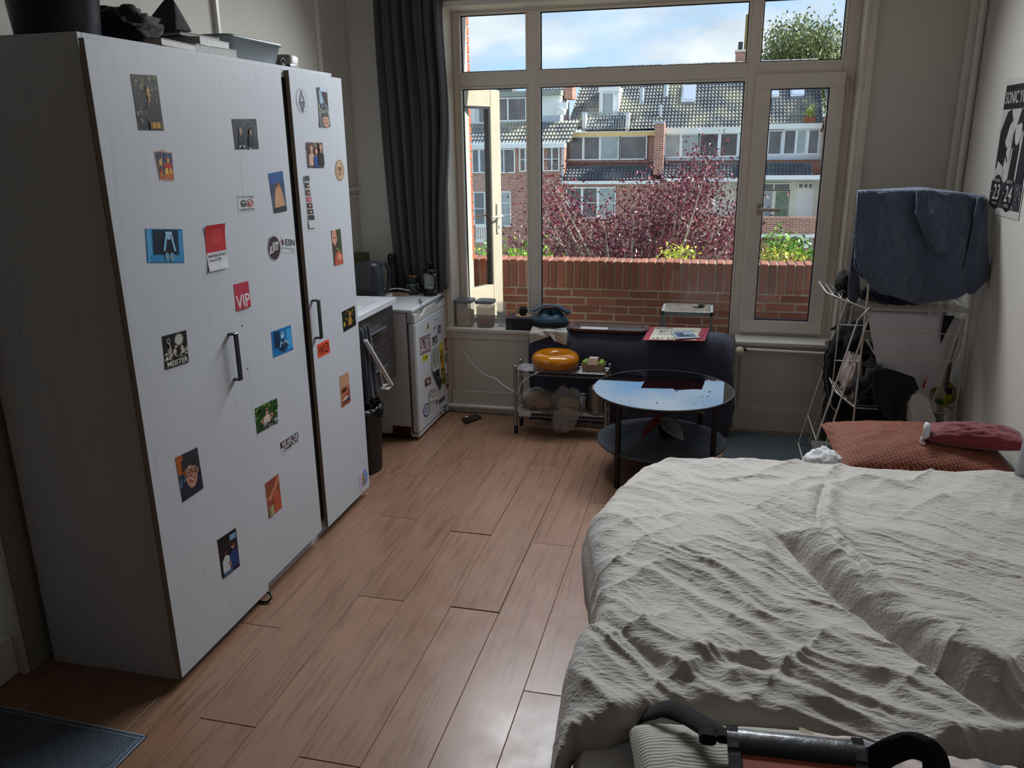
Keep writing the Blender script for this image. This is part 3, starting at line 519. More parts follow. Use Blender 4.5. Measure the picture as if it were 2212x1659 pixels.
# ---- things on the wardrobe top
black = mat('black plastic', '#0d0d10', .45); bl = mat('black cloth', '#17161a', .9, var=.2, vs=12, bump=.3, bs=40, sheen=.2)
TZ = 2.154
a = at(85, 60, X=-1.93); c = (-1.95, a[1]+.06)
m = M().lathe([(.0, 0), (.115, 0), (.12, .01), (.15, .36), (.157, .365), (.157, .38), (.148, .38), (.115, .02), (0, .02)], (-1.98, 2.285, TZ), 32); m.build('waste_bucket', mat('dark bucket', '#15151d', .35), label='tall black plastic bucket on the near end of the wardrobe top', cat='bucket')
def crumple(name, label, cat, c, r, seed, mats, h=None, res=44, amp=.5, freq=2.2, group=None, flatb=True, parent=None, fine=.12, kind=None):
    """crumpled cloth: a closed lump with deep folds that lies flat on what carries it"""
    th = np.linspace(0, 2*PI, res, endpoint=False); ph = np.linspace(0.02, PI-.02, res//2)
    T, Pp = np.meshgrid(th, ph); x = np.sin(Pp)*np.cos(T); y = np.sin(Pp)*np.sin(T); z = np.cos(Pp)
    a = ridge(x*freq+10+z, y*freq+z*freq+10, seed)*.6+ridge((z-x)*freq+20, (y)*freq+30, seed+5)*.5
    b = ridge(x*freq*3+10, (y+z)*freq*3+10, seed+9, 2)
    R = 1-amp*.5+amp*(a-.6)+fine*(b-.6)
    X = x*R*r[0]; Y = y*R*r[1]; Z = z*R*r[2]
    if flatb: Z = np.where(Z < -r[2]*.5, -r[2]*.5+(Z+r[2]*.5)*.08, Z)+r[2]*.58
    G = np.stack([X+c[0], Y+c[1], Z+c[2]], -1)
    m = M().grid(G, wrap=True); n = len(th); m.add(G[0].tolist(), [tuple(range(n))], 0, True); m.add(G[-1].tolist(), [tuple(range(n-1, -1, -1))], 0, True)
    return m.build(name, mats, parent, label=label, cat=cat, group=group, kind=kind)
def topat(x, y, X): return at(x, y, X=X)
crumple('black_sack', 'crumpled black cloth sack lying along the wardrobe top', 'bag', (-2.0, 2.585, TZ+.001), (.13, .13, .085), 3, bl, amp=.45)
m = M(); P0 = [(-2.04, 2.745), (-1.88, 2.735), (-1.87, 2.83), (-2.02, 2.85)]
m.add([(*p, TZ+.078) for p in P0]+[(-1.93, 2.82, TZ+.20), (-1.96, 2.81, TZ+.195)], [(3, 2, 1, 0), (0, 1, 4), (1, 2, 4), (2, 3, 5, 4), (3, 0, 5), (0, 4, 5)]); m.build('cloth_peak', bl, label='pointed black fabric corner rising from the wardrobe top', cat='bag', bevel=.008, sub=1)
paper = mat('paper edge', '#c9c9c6', .7, var=.1, vs=40)
stk = [(.032, 2.87, -1.91, .18, .22, .026, .1, '#d4d5d3', 'white box file with a curved thumb notch on the wardrobe top'), (.0, 2.86, -1.90, .2, .24, .03, -.05, '#b9bab8', 'thin white book under the box file'), (.0, 2.605, -1.815, .06, .22, .022, .1, '#8a6c4c', 'brown cardboard folder at the front edge of the wardrobe top'), (.060, 2.85, -1.93, .16, .2, .012, -.15, '#6b6660', 'grey magazine lying on the box file')]
for z, y, x, sx, sy, h, rz, col, lb in stk:
    m = M(); m.T = Matrix.Translation((x, y, TZ+z)) @ Matrix.Rotation(rz, 4, 'Z'); m.box(-sx/2, sx/2, -sy/2, sy/2, .0015, h-.0015, 1).box(-sx/2-.002, sx/2+.002, -sy/2-.002, sy/2+.002, 0, .002).box(-sx/2-.002, sx/2+.002, -sy/2-.002, sy/2+.002, h-.002, h).box(-sx/2-.002, -sx/2, -sy/2, sy/2, 0, h)
    m.build('flat_book', [flat(col), paper], label=lb, cat='book')
a = at(430, 118, X=-1.90); b = at(585, 135, X=-1.90)
gx, gy = -1.97, 3.225
gr = mat('grey plastic', '#7d8588', .4); m = M()
def rrect(cx, cy, sx, sy, r, n=5):
    o = []
    for k, (ux, uy) in enumerate(((1, 1), (-1, 1), (-1, -1), (1, -1))):
        for i in range(n+1):
            t = PI/2*(k+i/n); o.append((cx+ux*(sx/2-r)+r*math.cos(t), cy+uy*(sy/2-r)+r*math.sin(t)))
    return o
def loft(m, secs, mi=0, sm=True, cap=(True, True)):
    """secs: list of (outline, z)"""
    n = len(secs[0][0]); vs = [(p[0], p[1], z) for o, z in secs for p in o]
    m.add(vs, [(i*n+j, i*n+(j+1) % n, (i+1)*n+(j+1) % n, (i+1)*n+j) for i in range(len(secs)-1) for j in range(n)], mi, sm)
    if cap[0]: m.add(vs[:n], [tuple(range(n-1, -1, -1))], mi)
    if cap[1]: m.add(vs[-n:], [tuple(range(n))], mi)
    return m
loft(m, [(rrect(gx, gy, .20, .36, .03), TZ), (rrect(gx, gy, .22, .38, .035), TZ+.02), (rrect(gx, gy, .25, .42, .04), TZ+.085), (rrect(gx, gy, .262, .432, .04), TZ+.085), (rrect(gx, gy, .262, .432, .04), TZ+.096), (rrect(gx, gy, .245, .415, .04), TZ+.096), (rrect(gx, gy, .2, .36, .03), TZ+.01)])
m.build('grey_tray', gr, label='grey plastic tub with a rolled rim on the wardrobe top', cat='tub')
m = M(); p = (-1.89, 3.52); loft(m, [(rrect(*p, .10, .10, .03), TZ), (rrect(*p, .11, .11, .035), TZ+.05), (rrect(*p, .09, .09, .03), TZ+.062)]); m.build('beige_case', mat('beige case', '#7f7b6c', .5), label='small rounded beige case beside the grey tub', cat='case')
p = at(617, 150, X=-1.79); m = M().tube([(p[0]-.01, p[1]-.03, TZ), (p[0]-.01, p[1]-.025, TZ+.02), (p[0]-.01, p[1], TZ+.034), (p[0]-.01, p[1]+.02, TZ+.022), (p[0]-.01, p[1]+.03, TZ+.004)], .003, 8).box(p[0]-.02, p[0]-.005, p[1]-.02, p[1]+.012, TZ, TZ+.014, c=.003); m.build('cable_plug', black, label='small black looped cable and plug at the wardrobe edge', cat='cable')
p = at(628, 149, X=-1.79); M().tube([(-1.79, p[1]-.012, TZ+.008), (-1.79, p[1]+.03, TZ+.008)], .0075, 12).build('lighter', mat('chrome bright', '#c9ccd0', .15, metal=1), label='small chrome lighter beside the black cable plug', cat='lighter')
m = M().box(-2.27, -2.16, 2.13, 2.5, TZ, TZ+.012).build('black_folder', black, label='flat black folder at the near corner of the wardrobe top', cat='folder')
p = at(573, 1294, Z=.01); m = M(); m.tube([(p[0]+.028*math.cos(t), p[1]+.02*math.sin(t), .006+.012*(1+math.sin(t))) for t in np.linspace(0, 2*PI, 14, endpoint=False)], .005, 8, closed=True); m.build('hair_tie', black, label='black looped hair tie on the floor under the wardrobe doors', cat='hair tie')
# ================================================================ BED
linen = mat('seersucker duvet', '#b3ada6', .85, var=.03, vs=4, sheen=.25)
def seersucker(m, sx=60, sy=26, st=.5):
    t = m.node_tree; b = bsdf(m); tcn = t.nodes.new('ShaderNodeTexCoord'); mpn = t.nodes.new('ShaderNodeMapping'); mpn.inputs['Scale'].default_value = (sy, sx, sx); mpn.inputs['Rotation'].default_value = (0, 0, .12)
    t.links.new(tcn.outputs['Object'], mpn.inputs[0]); n = nn(t, 'ShaderNodeTexNoise', _Scale=1.5, _Detail=4, _Distortion=.5); t.links.new(mpn.outputs[0], n.inputs[0])
    bp = nn(t, 'ShaderNodeBump', _Strength=st, _Distance=.012); t.links.new(n.outputs[0], bp.inputs['Height']); t.links.new(bp.outputs[0], b.inputs['Normal'])
seersucker(linen, 70, 24, .55)
sheet = mat('white sheet', '#c9c9cc', .8, var=.03, bump=.1, bs=20)
bed = thing('bed', (.55, 2.2, 0), 'low double bed under the rumpled cream duvet, against the right wall', 'bed')
M().box(-.24, 1.35, 1.22, 3.26, .10, .30, c=.01).build('bed_base', mat('bed base grey', '#6b6763', .8), bed)
loft(M(), [(rrect(.56, 2.25, 1.56, 2.10, .08), .30), (rrect(.56, 2.25, 1.60, 2.14, .10), .33), (rrect(.56, 2.25, 1.60, 2.14, .10), .47), (rrect(.56, 2.25, 1.56, 2.10, .10), .50)]).build('mattress', sheet, bed)
for x in (-.18, 1.28):
    for y in (1.3, 3.18): M().lathe([(.025, 0), (.03, .10)], (x, y, 0), 12).build('leg', black, bed)
def interp(t, P):
    P = np.array(P); return np.interp(t, P[:, 0], P[:, 1])
def seg_d(X, Y, pts):
    """signed-less distance and side to a polyline"""
    D = np.full(X.shape, 9.); S = np.zeros(X.shape)
    for (ax, ay), (bx, by) in zip(pts[:-1], pts[1:]):
        dx, dy = bx-ax, by-ay; L2 = dx*dx+dy*dy; t = np.clip(((X-ax)*dx+(Y-ay)*dy)/L2, 0, 1)
        qx, qy = X-ax-t*dx, Y-ay-t*dy; d = np.hypot(qx, qy); s = np.sign(dx*qy-dy*qx)
        S = np.where(d < D, s, S); D = np.minimum(D, d)
    return D, S
NS, NT = 420, 430
ZT = .60
P_ = lambda x, y, z=ZT: tuple(at(x, y, Z=z)[:2])
left = sorted([(lambda p: (p[1], p[0]))(P_(x, y)) for x, y in ((1197, 1560), (1207, 1500), (1222, 1420), (1240, 1345), (1286, 1300), (1287, 1220), (1276, 1150), (1266, 1098), (1290, 1058), (1335, 1015))])
near = sorted([P_(x, y, .56) for x, y in ((1200, 1612), (1240, 1572), (1320, 1568), (1400, 1545), (1470, 1532), (1560, 1545), (1650, 1568), (1760, 1596), (1850, 1625), (1930, 1650), (2010, 1648), (2100, 1625), (2212, 1608))])
far = sorted([P_(x, y, .59) for x, y in ((1345, 1005), (1400, 978), (1450, 963), (1600, 966), (1800, 980), (2000, 992), (2212, 1000))])
s_ = np.linspace(0, 1, NS)**1.0; t_ = np.linspace(0, 1, NT); S, T = np.meshgrid(s_, t_)
X = np.zeros_like(S); Y = np.zeros_like(S)
xr = XR-.012; yn0 = near[0][1]; yf0 = far[0][1]
xl = interp(yn0+(yf0-yn0)*T, left)
X = xl+(xr-xl)*S
Yn = np.interp(X, [p[0] for p in near], [p[1] for p in near]); Yf = np.interp(X, [p[0] for p in far], [p[1] for p in far])
Y = Yn+(Yf-Yn)*T
w = interp(Y, left); X = X+(w-xl)*(1-S)
# heights
Z = np.full_like(X, ZT-.03)
Z += .035*(fbm(X*2.1, Y*2.1, 2)-.9)
ang = .62; U = X*math.cos(ang)+Y*math.sin(ang); V = -X*math.sin(ang)+Y*math.cos(ang)
fold = lambda ax, ay, seed, o=3: ridge(U*ax+.35*fbm(X*3, Y*3, seed+50), V*ay+.5*fbm(X*3, Y*3, seed+60), seed, o)
mk = np.clip((2.9-Y)/.9, 0, 1)
# long diagonal folds run from upper left to lower right: vary fast across them
a2 = -.55; U2 = X*math.cos(a2)+Y*math.sin(a2); V2 = -X*math.sin(a2)+Y*math.cos(a2)
wq = lambda f, sd: fbm(X*f, Y*f, sd, 3)
crz = lambda x, y, sd: (1-np.abs(2*vnoise(x, y, sd)-1))**3
fan = .25*np.sin(Y*1.7)+.2*X; U2 = U2+.0; V3 = V2+.22*(wq(1.3, 81)-.9)+.05*(wq(4, 82)-.9); U3 = U2+.3*(wq(1.7, 83)-.9)
wr1 = crz(U3*1.1, V3*5.5, 11)+.5*crz(U3*1.9+9, V3*10+4, 12)
wr2 = crz(U3*2.6+3, V3*17, 13)+.6*crz(U3*4.1+7, V3*29, 14)
a3 = .9; U4 = X*math.cos(a3)+Y*math.sin(a3)+.05*wq(3, 84); V4 = -X*math.sin(a3)+Y*math.cos(a3)+.10*wq(2.5, 85)
wr3 = crz(U4*2.2, V4*8, 15)*crz(X*1.3+4, Y*1.3, 16)
wr4 = crz(U3*7, V3*40+wq(9, 86), 17)
wr5 = crz(X*11+1.2*wq(6, 87), Y*17+1.2*wq(6, 88), 18)
Z += .020*(wr1-.3)*(.45+.7*mk)+.0075*(wr2-.3)*(.5+.6*mk)+.020*wr3+.0022*wr4+.0022*wr5
# the overlap: valley and thick roll on its right
val = [P_(x, y) for x, y in ((1655, 1128), (1715, 1165), (1765, 1215), (1830, 1275), (1905, 1335), (1990, 1400), (2080, 1470), (2185, 1535), (2260, 1560))]
D, Sd = seg_d(X, Y, val); sm = lambda x: x*x*(3-2*x)
def inner(D, pl):
    e = np.minimum(np.hypot(X-pl[0][0], Y-pl[0][1]), np.hypot(X-pl[-1][0], Y-pl[-1][1])); return sm(np.clip((e-D)/.07, 0, 1))*sm(np.clip(e/.2, 0, 1))
fade = inner(D, val); sgn = np.tanh(Sd*D/.012)*.5+.5
Z += fade*sgn*(.066*np.exp(-((D-.07)/.06)**2)+.02*np.exp(-((D-.25)/.15)**2)*np.clip((.5-D)/.2, 0, 1))
Z -= fade*.045*np.exp(-(D/.018)**2)
tk = [P_(x, y) for x, y in ((1790, 1020), (1775, 1060), (1765, 1110), (1790, 1170), (1850, 1240), (1905, 1330))]
D2, S2 = seg_d(X, Y, tk); f2 = inner(D2, tk); Z += f2*(.020*np.exp(-((D2-.03)/.03)**2)*(np.tanh(S2*D2/.01)*.4+.6)-.014*np.exp(-(D2/.012)**2))
for pl, h, wd in (([(1560, 1105), (1640, 1150), (1655, 1230)], .02, .03), ([(1300, 1320), (1400, 1400), (1450, 1445), (1560, 1440)], -.035, .03), ([(1450, 1440), (1600, 1450), (1760, 1500), (1900, 1560), (1960, 1600)], .026, .03), ([(1480, 1400), (1640, 1410), (1800, 1470), (1900, 1520)], .022, .02), ([(1300, 1310), (1250, 1350), (1235, 1450)], .03, .05), ([(1480, 1180), (1700, 1300), (1900, 1440), (2050, 1530)], .016, .03), ([(1400, 1220), (1600, 1330), (1800, 1430)], .014, .025), ([(1990, 1600), (2090, 1560), (2212, 1570)], .02, .03), ([(1500, 1000), (1560, 1020), (1750, 1022)], .012, .02)):
    q = [tuple(v)[:2] for v in catmull([(*P_(x, y), 0) for x, y in pl], 5)]; d, _ = seg_d(X, Y, q); Z += h*np.exp(-(d/wd)**2)*(.45+.55*inner(d, q))
# rounded rim and drop
dl = (X-interp(Y, left)); df = Yf-Y; dn = Y-Yn; rim = lambda d, r, h: -h*(1-np.sqrt(np.clip(1-(1-np.clip(d/r, 0, 1))**2, 0, 1)))
Z += rim(dl, .10, .09)+rim(df, .09, .08)+rim(dn, .05, .05)
rows = [np.stack([X, Y, Z], -1)]
G0 = rows[0]
# skirts: left, far and near edges turn down
def skirt(edge, out, drops):
    R = [edge]
    for k, (o, dz) in enumerate(drops): 
        e = edge.copy(); e[:, 0] += out[0]*o; e[:, 1] += out[1]*o; e[:, 2] = edge[:, 2]-dz*(1+.10*np.sin(np.arange(len(edge))*.11)) if dz > 0 else edge[:, 2]; R.append(e)
    return np.array(R)
dm = M().grid(G0)
dm.grid(skirt(G0[:, 0], (-.012, 0), [(1, .03), (1.2, .08), (.8, .15), (.2, .22), (-.8, .26)])[::-1])
dm.grid(skirt(G0[-1], (0, .012), [(1, .03), (1.2, .08), (.8, .15), (0, .22)])[::-1])
dm.grid(skirt(G0[0], (0, -.008), [(.7, .01), (.8, .025), (.2, .042), (-2.5, .052), (-10, .05)]))
dv = dm.build('duvet', linen, label='large rumpled cream seersucker duvet spread over the bed', cat='duvet', smooth=True)
# ================================================================ KITCHEN CORNER
gloss = mat('white enamel', '#cfd2d6', .22, var=.02); dwood = mat('dark cabinet wood', '#3b3633', .5, var=.25, vs=2.2, stretch=(3, 3, 26), bump=.1, bs=30, det=6)
chrome = mat('chrome', '#b9bcc0', .18, metal=1); steel = mat('brushed steel', '#9fa1a3', .32, metal=1); wplast = mat('white plastic', '#d3d3d0', .4, var=.02)
FXC = -1.862
cb = thing('sink_cabinet', (-2.1, 4.25, 0), 'wall-hung sink cabinet with dark wood drawers between wardrobe and fridge', 'cabinet')
M().box(-2.335, FXC-.018, 3.86, 4.55, .44, .90).build('body', dwood, cb)
for z0, z1 in ((.675, .897), (.442, .67)):
    d = M().box(FXC-.018, FXC, 3.862, 4.548, z0, z1, c=.0015).build('drawer', dwood, cb)
    M().box(FXC, FXC+.03, 4.12, 4.36, (z0+z1)/2+.012, (z0+z1)/2+.018, c=.001).box(FXC+.026, FXC+.032, 4.12, 4.36, (z0+z1)/2+.004, (z0+z1)/2+.018, c=.001).box(FXC, FXC+.03, 4.12, 4.36, (z0+z1)/2-.012, (z0+z1)/2-.007).build('handle', chrome, d)
m = M(); x0, x1, y0, y1, z = -2.335, FXC+.022, 3.85, 4.56, .938
bx0, bx1, by0, by1 = -2.26, FXC-.05, 3.95, 4.44
m.box(x0, bx0, y0, y1, .902, z, c=.003).box(bx1, x1, y0, y1, .902, z, c=.003).box(bx0, bx1, y0, by0, .902, z).box(bx0, bx1, by1, y1, .902, z)
m.quad((bx0+.03, by0+.03, .905), (bx1-.03, by0+.03, .905), (bx1-.03, by1-.03, .905), (bx0+.03, by1-.03, .905))
for a, b in (((bx0, by0), (bx1, by0)), ((bx1, by0), (bx1, by1)), ((bx1, by1), (bx0, by1)), ((bx0, by1), (bx0, by0))):
    f = lambda p: (p[0]+(.03 if p[0] == bx0 else -.03), p[1]+(.03 if p[1] == by0 else -.03), .905)
    m.quad((*a, z), (*b, z), f(b), f(a))
m.build('basin_top', gloss, cb)
# folded white airer arm and towel
A = at(789, 735, X=-1.80); B = at(846, 832, X=-1.79)
m = M(); v = Vector(B)-Vector(A)
m.T = Matrix.Translation(Vector(A)) @ v.to_track_quat('Z', 'X').to_matrix().to_4x4(); m.box(-.008, .008, -.012, .012, 0, v.length, c=.003); m.T = None
m.tube([(-1.80, A[1]+.17, A[2]-.2), (-1.83, B[1]-.04, B[2]+.01), (-1.79, B[1], B[2]+.004)], .006, 8); m.box(-1.84, -1.786, B[1]-.075, B[1]-.01, B[2]-.012, B[2]-.001, c=.003)
m.build('folding_arm', wplast, label='white plastic folding arm hanging slanted in front of the dark drawers', cat='rail')
tow = mat('slate towel', '#2c3340', .95, var=.15, vs=30, bump=.4, bs=200, sheen=.3)
us = np.linspace(0, 1, 14); vs_ = np.linspace(0, 1, 20); U0, V0 = np.meshgrid(us, vs_)
GX = -1.828+.012*np.sin(U0*14+V0*2)+.0*V0; GY = 3.98+(.10+.05*V0)*U0+.03*V0; GZ = .86-.42*V0+.015*U0
M().grid(np.stack([GX, GY, GZ], -1)).build('hand_towel', tow, solid=.008, label='dark slate blue towel hanging beside the drawers', cat='towel')
# bin with bag
c = (-1.925, 4.085, 0)
bn = thing('waste_bin', c, 'round black waste bin lined with a shiny black bag, next to the wardrobe', 'bin')
M().lathe([(0, 0), (.118, 0), (.122, .006), (.138, .385), (.143, .385), (.143, .398), (.136, .398), (.118, .012), (0, .012)], c, 36).build('bucket', mat('bin black', '#141416', .5, bump=.1, bs=90), bn)
bagm = mat('black bin bag', '#0e0e12', .22, var=.1, bump=.8, bs=22)
th = np.linspace(0, 2*PI, 56, endpoint=False); pr = [(.125, .30), (.133, .395), (.146, .404), (.148, .37), (.15, .34)]
Gb = np.array([[(c[0]+(r+.006*math.sin(9*t+k*2))*math.cos(t), c[1]+(r+.006*math.sin(7*t+k))*math.sin(t), z+.012*math.sin(5*t+k)) for t in th] for k, (r, z) in enumerate(pr)])
M().grid(Gb, wrap=True).build('bag', bagm, bn)
crumple('bag_knot', None, None, (c[0]+.02, c[1], .31), (.1, .1, .105), 17, bagm, parent=bn, amp=.75, freq=3)
# fridge
FX = -1.744
fg = thing('fridge', (-2.02, 4.905, 0), 'white under-counter fridge covered with magnets and notes, below the curtain', 'fridge')
M().box(-2.32, -1.80, 4.60, 5.205, .03, .83, c=.006).build('body', gloss, fg)
M().box(-2.325, FX-.008, 4.592, 5.212, .832, .857, c=.007).build('worktop', gloss, fg)
d = M().box(-1.792, FX, 4.597, 5.208, .045, .765, c=.010).build('door', gloss, fg)
ys = np.linspace(4.597, 5.208, 50); u = (ys-4.597)/.611
top = .822-.030*np.exp(-((u-.22)/.10)**4)-.030*np.exp(-((u-.80)/.10)**4)
m = M().prism([(4.597, .768)]+[(5.208, .768)]+[(y, t) for y, t in zip(ys[::-1], top[::-1])], 0, -1.765, FX+.001); m.build('handle_band', mat('fridge cream', '#cdccc4', .3), d)
M().box(-1.795, -1.768, 4.60, 5.205, .768, .83).build('grip_recess', mat('grip grey', '#a9acad', .4), d)
M().box(-1.798, -1.793, 4.60, 5.205, .05, .825).build('door_seal', mat('seal grey', '#55524f', .7), fg)
M().box(-1.80, FX-.005, 4.60, 5.205, .018, .04, c=.004).build('kick_strip', gloss, fg)
for y in (4.66, 5.15): M().lathe([(.014, 0), (.014, .03)], (-1.82, y, 0), 12).build('foot', wplast, fg)
m = M().lathe([(0, 0), (.012, 0), (.012, .01), (0, .012)], (-1.80, 4.615, .822), 12); m.build('hinge', mat('hinge dark', '#222', .5), fg)
def on_fridge(name, label, cat, c4, sh, base='#ddd', lift=.001, X=FX, **k):
    decal(name, label, cat, [at(x, y, X=X) for x, y in c4], sh, base=base, lift=lift, **k)
F_ = lambda x, y: (890+x*.1568, 680+y*.1568)
def fq(*p): return [F_(*q) for q in p]
on_fridge('logo', None, None, fq((300, 62), (355, 36), (357, 70), (302, 100)), [('t', 'Whirlpool', .02, .1, .98, .9, '#3a3c42')], base='#d0d3d8', parent=d, lift=.0004)
on_fridge('magnet', 'cream magnet with a dark standing figure, top left of the fridge door', 'magnet', fq((178, 122), (245, 88), (247, 205), (184, 235)), [('l', [(.2, .25), (.35, .6), (.3, .35)], .04, '#6b6355'), ('e', .6, .5, .14, .3, '#3a332c'), ('l', [(.55, .85), (.8, .95)], .03, '#4a4238')], base='#d3ccba')
on_fridge('magnet', 'small grey and dark red magnet near the top of the fridge door', 'magnet', fq((352, 148), (398, 128), (398, 240), (352, 262)), [('r', .08, .1, .92, .9, '#8e9396'), ('e', .5, .5, .3, .32, '#7a2a30'), ('r', .4, .3, .6, .6, '#c9b9b4')], base='#55585c')
on_fridge('magnet', 'tiny dark metal hook magnet beside the brand lettering', 'magnet', fq((296, 172), (326, 160), (326, 190), (296, 210)), [('p', [(0, .1), (.3, 1), (1, 1), (1, .6), (.4, .5)], '#3c3f42')], base='#9ea2a6')
on_fridge('magnet', 'large pinkish concert poster magnet with a crowd of figures', 'magnet', fq((103, 322), (252, 255), (262, 490), (116, 562)), [('r', .03, .03, .97, .97, '#b3a2a6'), ('n', 5, 60, .06, .2, .94, .8, .05, ['#5a3038', '#8a4a44', '#2e2228', '#c49a8e', '#d9c4c0']), ('t', 'FEEST', .1, .82, .9, .95, '#3a2a34'), ('t', 'EIN TRAUM', .15, .05, .85, .15, '#5a2a34')], base='#4c3a42')
on_fridge('magnet', 'dark square magnet with a white letter shape, right of the poster magnet', 'magnet', fq((281, 312), (343, 278), (347, 388), (286, 422)), [('p', [(.5, .9), (.8, .8), (.6, .6), (.85, .5), (.6, .35), (.4, .5), (.6, .7)], '#cfd4d4'), ('r', .12, .25, .5, .33, '#cfd4d4'), ('r', .12, .12, .9, .2, '#cfd4d4')], base='#31373a')
on_fridge('magnet', 'small yellow square note magnet at the left of the fridge door', 'magnet', fq((143, 568), (216, 535), (218, 618), (147, 650)), [('l', [(.15, .55), (.45, .6)], .03, '#6a7a24'), ('l', [(.15, .3), (.5, .35)], .03, '#6a7a24'), ('e', .75, .55, .13, .2, '#3f5222')], base='#cbb824')
on_fridge('magnet', 'red sticker with white script at the right edge of the fridge door', 'magnet', fq((442, 330), (500, 300), (507, 455), (452, 502)), [('t', 'Brand', .1, .35, .9, .7, '#d8c8c8', .1), ('e', .3, .25, .15, .1, '#d8c8c8')], base='#9a2f36')
on_fridge('magnet', 'small white framed picture with a brown figure, right side of the fridge door', 'magnet', fq((432, 540), (486, 508), (490, 655), (448, 705)), [('r', .15, .12, .9, .9, '#8b8d8e'), ('p', [(.4, .15), (.5, .5), (.4, .8), (.7, .85), (.65, .5), (.8, .2)], '#6d4534')], base='#b9bbbd')
on_fridge('magnet_strip', 'tall narrow yellow and black strip of stacked pictures on the fridge door', 'magnet', fq((370, 405), (422, 375), (462, 950), (412, 955)), [('r', .05, .84, .95, .98, '#d6c32e'), ('r', .1, .62, .7, .83, '#b98a24'), ('n', 7, 16, .1, .5, .8, .8, .08, ['#2e3a28', '#c9a52e', '#3f3d2c']), ('r', .1, .40, .8, .56, '#d08a22'), ('r', .1, .24, .98, .38, '#26261e'), ('e', .5, .3, .3, .05, '#c98a22'), ('r', .15, .02, .95, .22, '#5a6a2c'), ('n', 8, 12, .1, .02, .9, .22, .08, ['#a9a03a', '#26301c'])], base='#bca62c')
on_fridge('receipt', 'long crumpled white receipt hanging on the fridge door', 'paper', fq((268, 478), (352, 430), (388, 735), (270, 790)), [('l', [(.3, .95), (.2, .1)], .03, '#8d8c88'), ('l', [(.55, .95), (.45, .05)], .025, '#a3a29d'), ('l', [(.78, .9), (.8, .1)], .02, '#8d8c88'), ('l', [(.1, .7), (.9, .62)], .01, '#9a9994'), ('l', [(.1, .45), (.9, .4)], .01, '#9a9994')], base='#bcbbb6', lift=.004, curl=.012)
on_fridge('paper_note', 'dark grey folded paper hanging under the white receipt', 'paper', fq((275, 790), (355, 735), (398, 905), (370, 1030)), [('e', .55, .65, .2, .15, '#17181b'), ('l', [(.1, .8), (.8, .2)], .03, '#5a5d60'), ('n', 6, 8, .5, .3, .9, .6, .06, ['#7a7b54', '#9a9c9e'])], base='#33363a', lift=.006, curl=.012)
on_fridge('magnet', 'small brown landscape photo magnet with a white figure, left middle of the fridge', 'magnet', fq((173, 885), (256, 845), (262, 950), (178, 998)), [('r', 0, .5, 1, 1, '#7d5a44'), ('p', [(.3, .35), (.5, .8), (.7, .5), (.9, .3), (.5, .25)], '#bfb7ae')], base='#5a3a2c')
on_fridge('paper_note', 'small crumpled patterned paper low on the fridge door', 'paper', fq((225, 1040), (310, 1015), (335, 1150), (232, 1200)), [('n', 14, 30, .05, .05, .95, .95, .06, ['#8d8a84', '#6a6660', '#dedbd4'])], base='#bdbab3', lift=.004, curl=.01)
c4 = [at(*F_(155, 1215), X=FX), at(*F_(243, 1215), X=FX), at(*F_(243, 1420), X=FX), at(*F_(155, 1420), X=FX)]
on_fridge('round_magnet', 'round dark blue ring magnet with white lettering at the foot of the fridge', 'magnet', fq((153, 1240), (243, 1200), (243, 1385), (155, 1425)), [('base', ELL), ('e', .5, .5, .4, .4, '#c4cad2'), ('t', 'UNION', .2, .52, .8, .72, '#2d3f66'), ('t', 'DE FOP', .22, .28, .78, .46, '#2d3f66')], base='#2a3c66')
on_fridge('magnet', 'narrow dark label strip slanting on the lower fridge door', 'magnet', fq((368, 1185), (448, 1105), (450, 1160), (372, 1238)), [('t', 'groningen', .08, .3, .92, .7, '#c9cbd2')], base='#2b2e3c')
on_fridge('magnet', 'small round dark patterned magnet beside the dark label strip', 'magnet', fq((328, 1180), (356, 1160), (356, 1230), (330, 1250)), [('base', ELL), ('e', .5, .5, .25, .25, '#9a8f94')], base='#4a4048')
on_fridge('magnet', 'pair of tiny brown pictures at the right edge, middle of the fridge', 'magnet', fq((465, 825), (500, 798), (503, 990), (470, 1028)), [('r', .1, .6, .9, .95, '#8d7463'), ('r', .1, .32, .9, .56, '#b0aaa2'), ('r', .1, .04, .9, .28, '#8a3f3a'), ('e', .5, .75, .2, .1, '#d8ccc0')], base='#6f4f44')
on_fridge('info_sticker', None, None, fq((398, 1260), (520, 1190), (522, 1300), (402, 1380)), [('r', .02, .75, .12, .9, '#6d6f73'), ('r', .02, .4, .12, .55, '#6d6f73'), ('r', .02, .1, .12, .22, '#6d6f73'), ('r', .28, .55, .6, .85, '#4a4c50'), ('r', .28, .12, .5, .4, '#2d2e31'), ('l', [(.7, .3), (.7, .8)], .02, '#9a9da0')], base='#c9ccd2', parent=d, lift=.0004)
on_fridge('info_sticker', None, None, fq((96, 152), (128, 148), (128, 175), (98, 180)), [('r', .1, .4, .9, .55, '#5a5c60')], base='#c9ccd2', parent=d, lift=.0004)
decal('side_sticker', 'dark red sticker with black hand lettering low on the fridge side', 'sticker', [at(848.5, 919, Y=4.599), at(888.5, 922, Y=4.599), at(888.5, 942, Y=4.599), at(849, 939, Y=4.599)], [('t', 'VANHOLZEN', .04, .18, .96, .82, '#1f0d10')], base='#5a1c20')
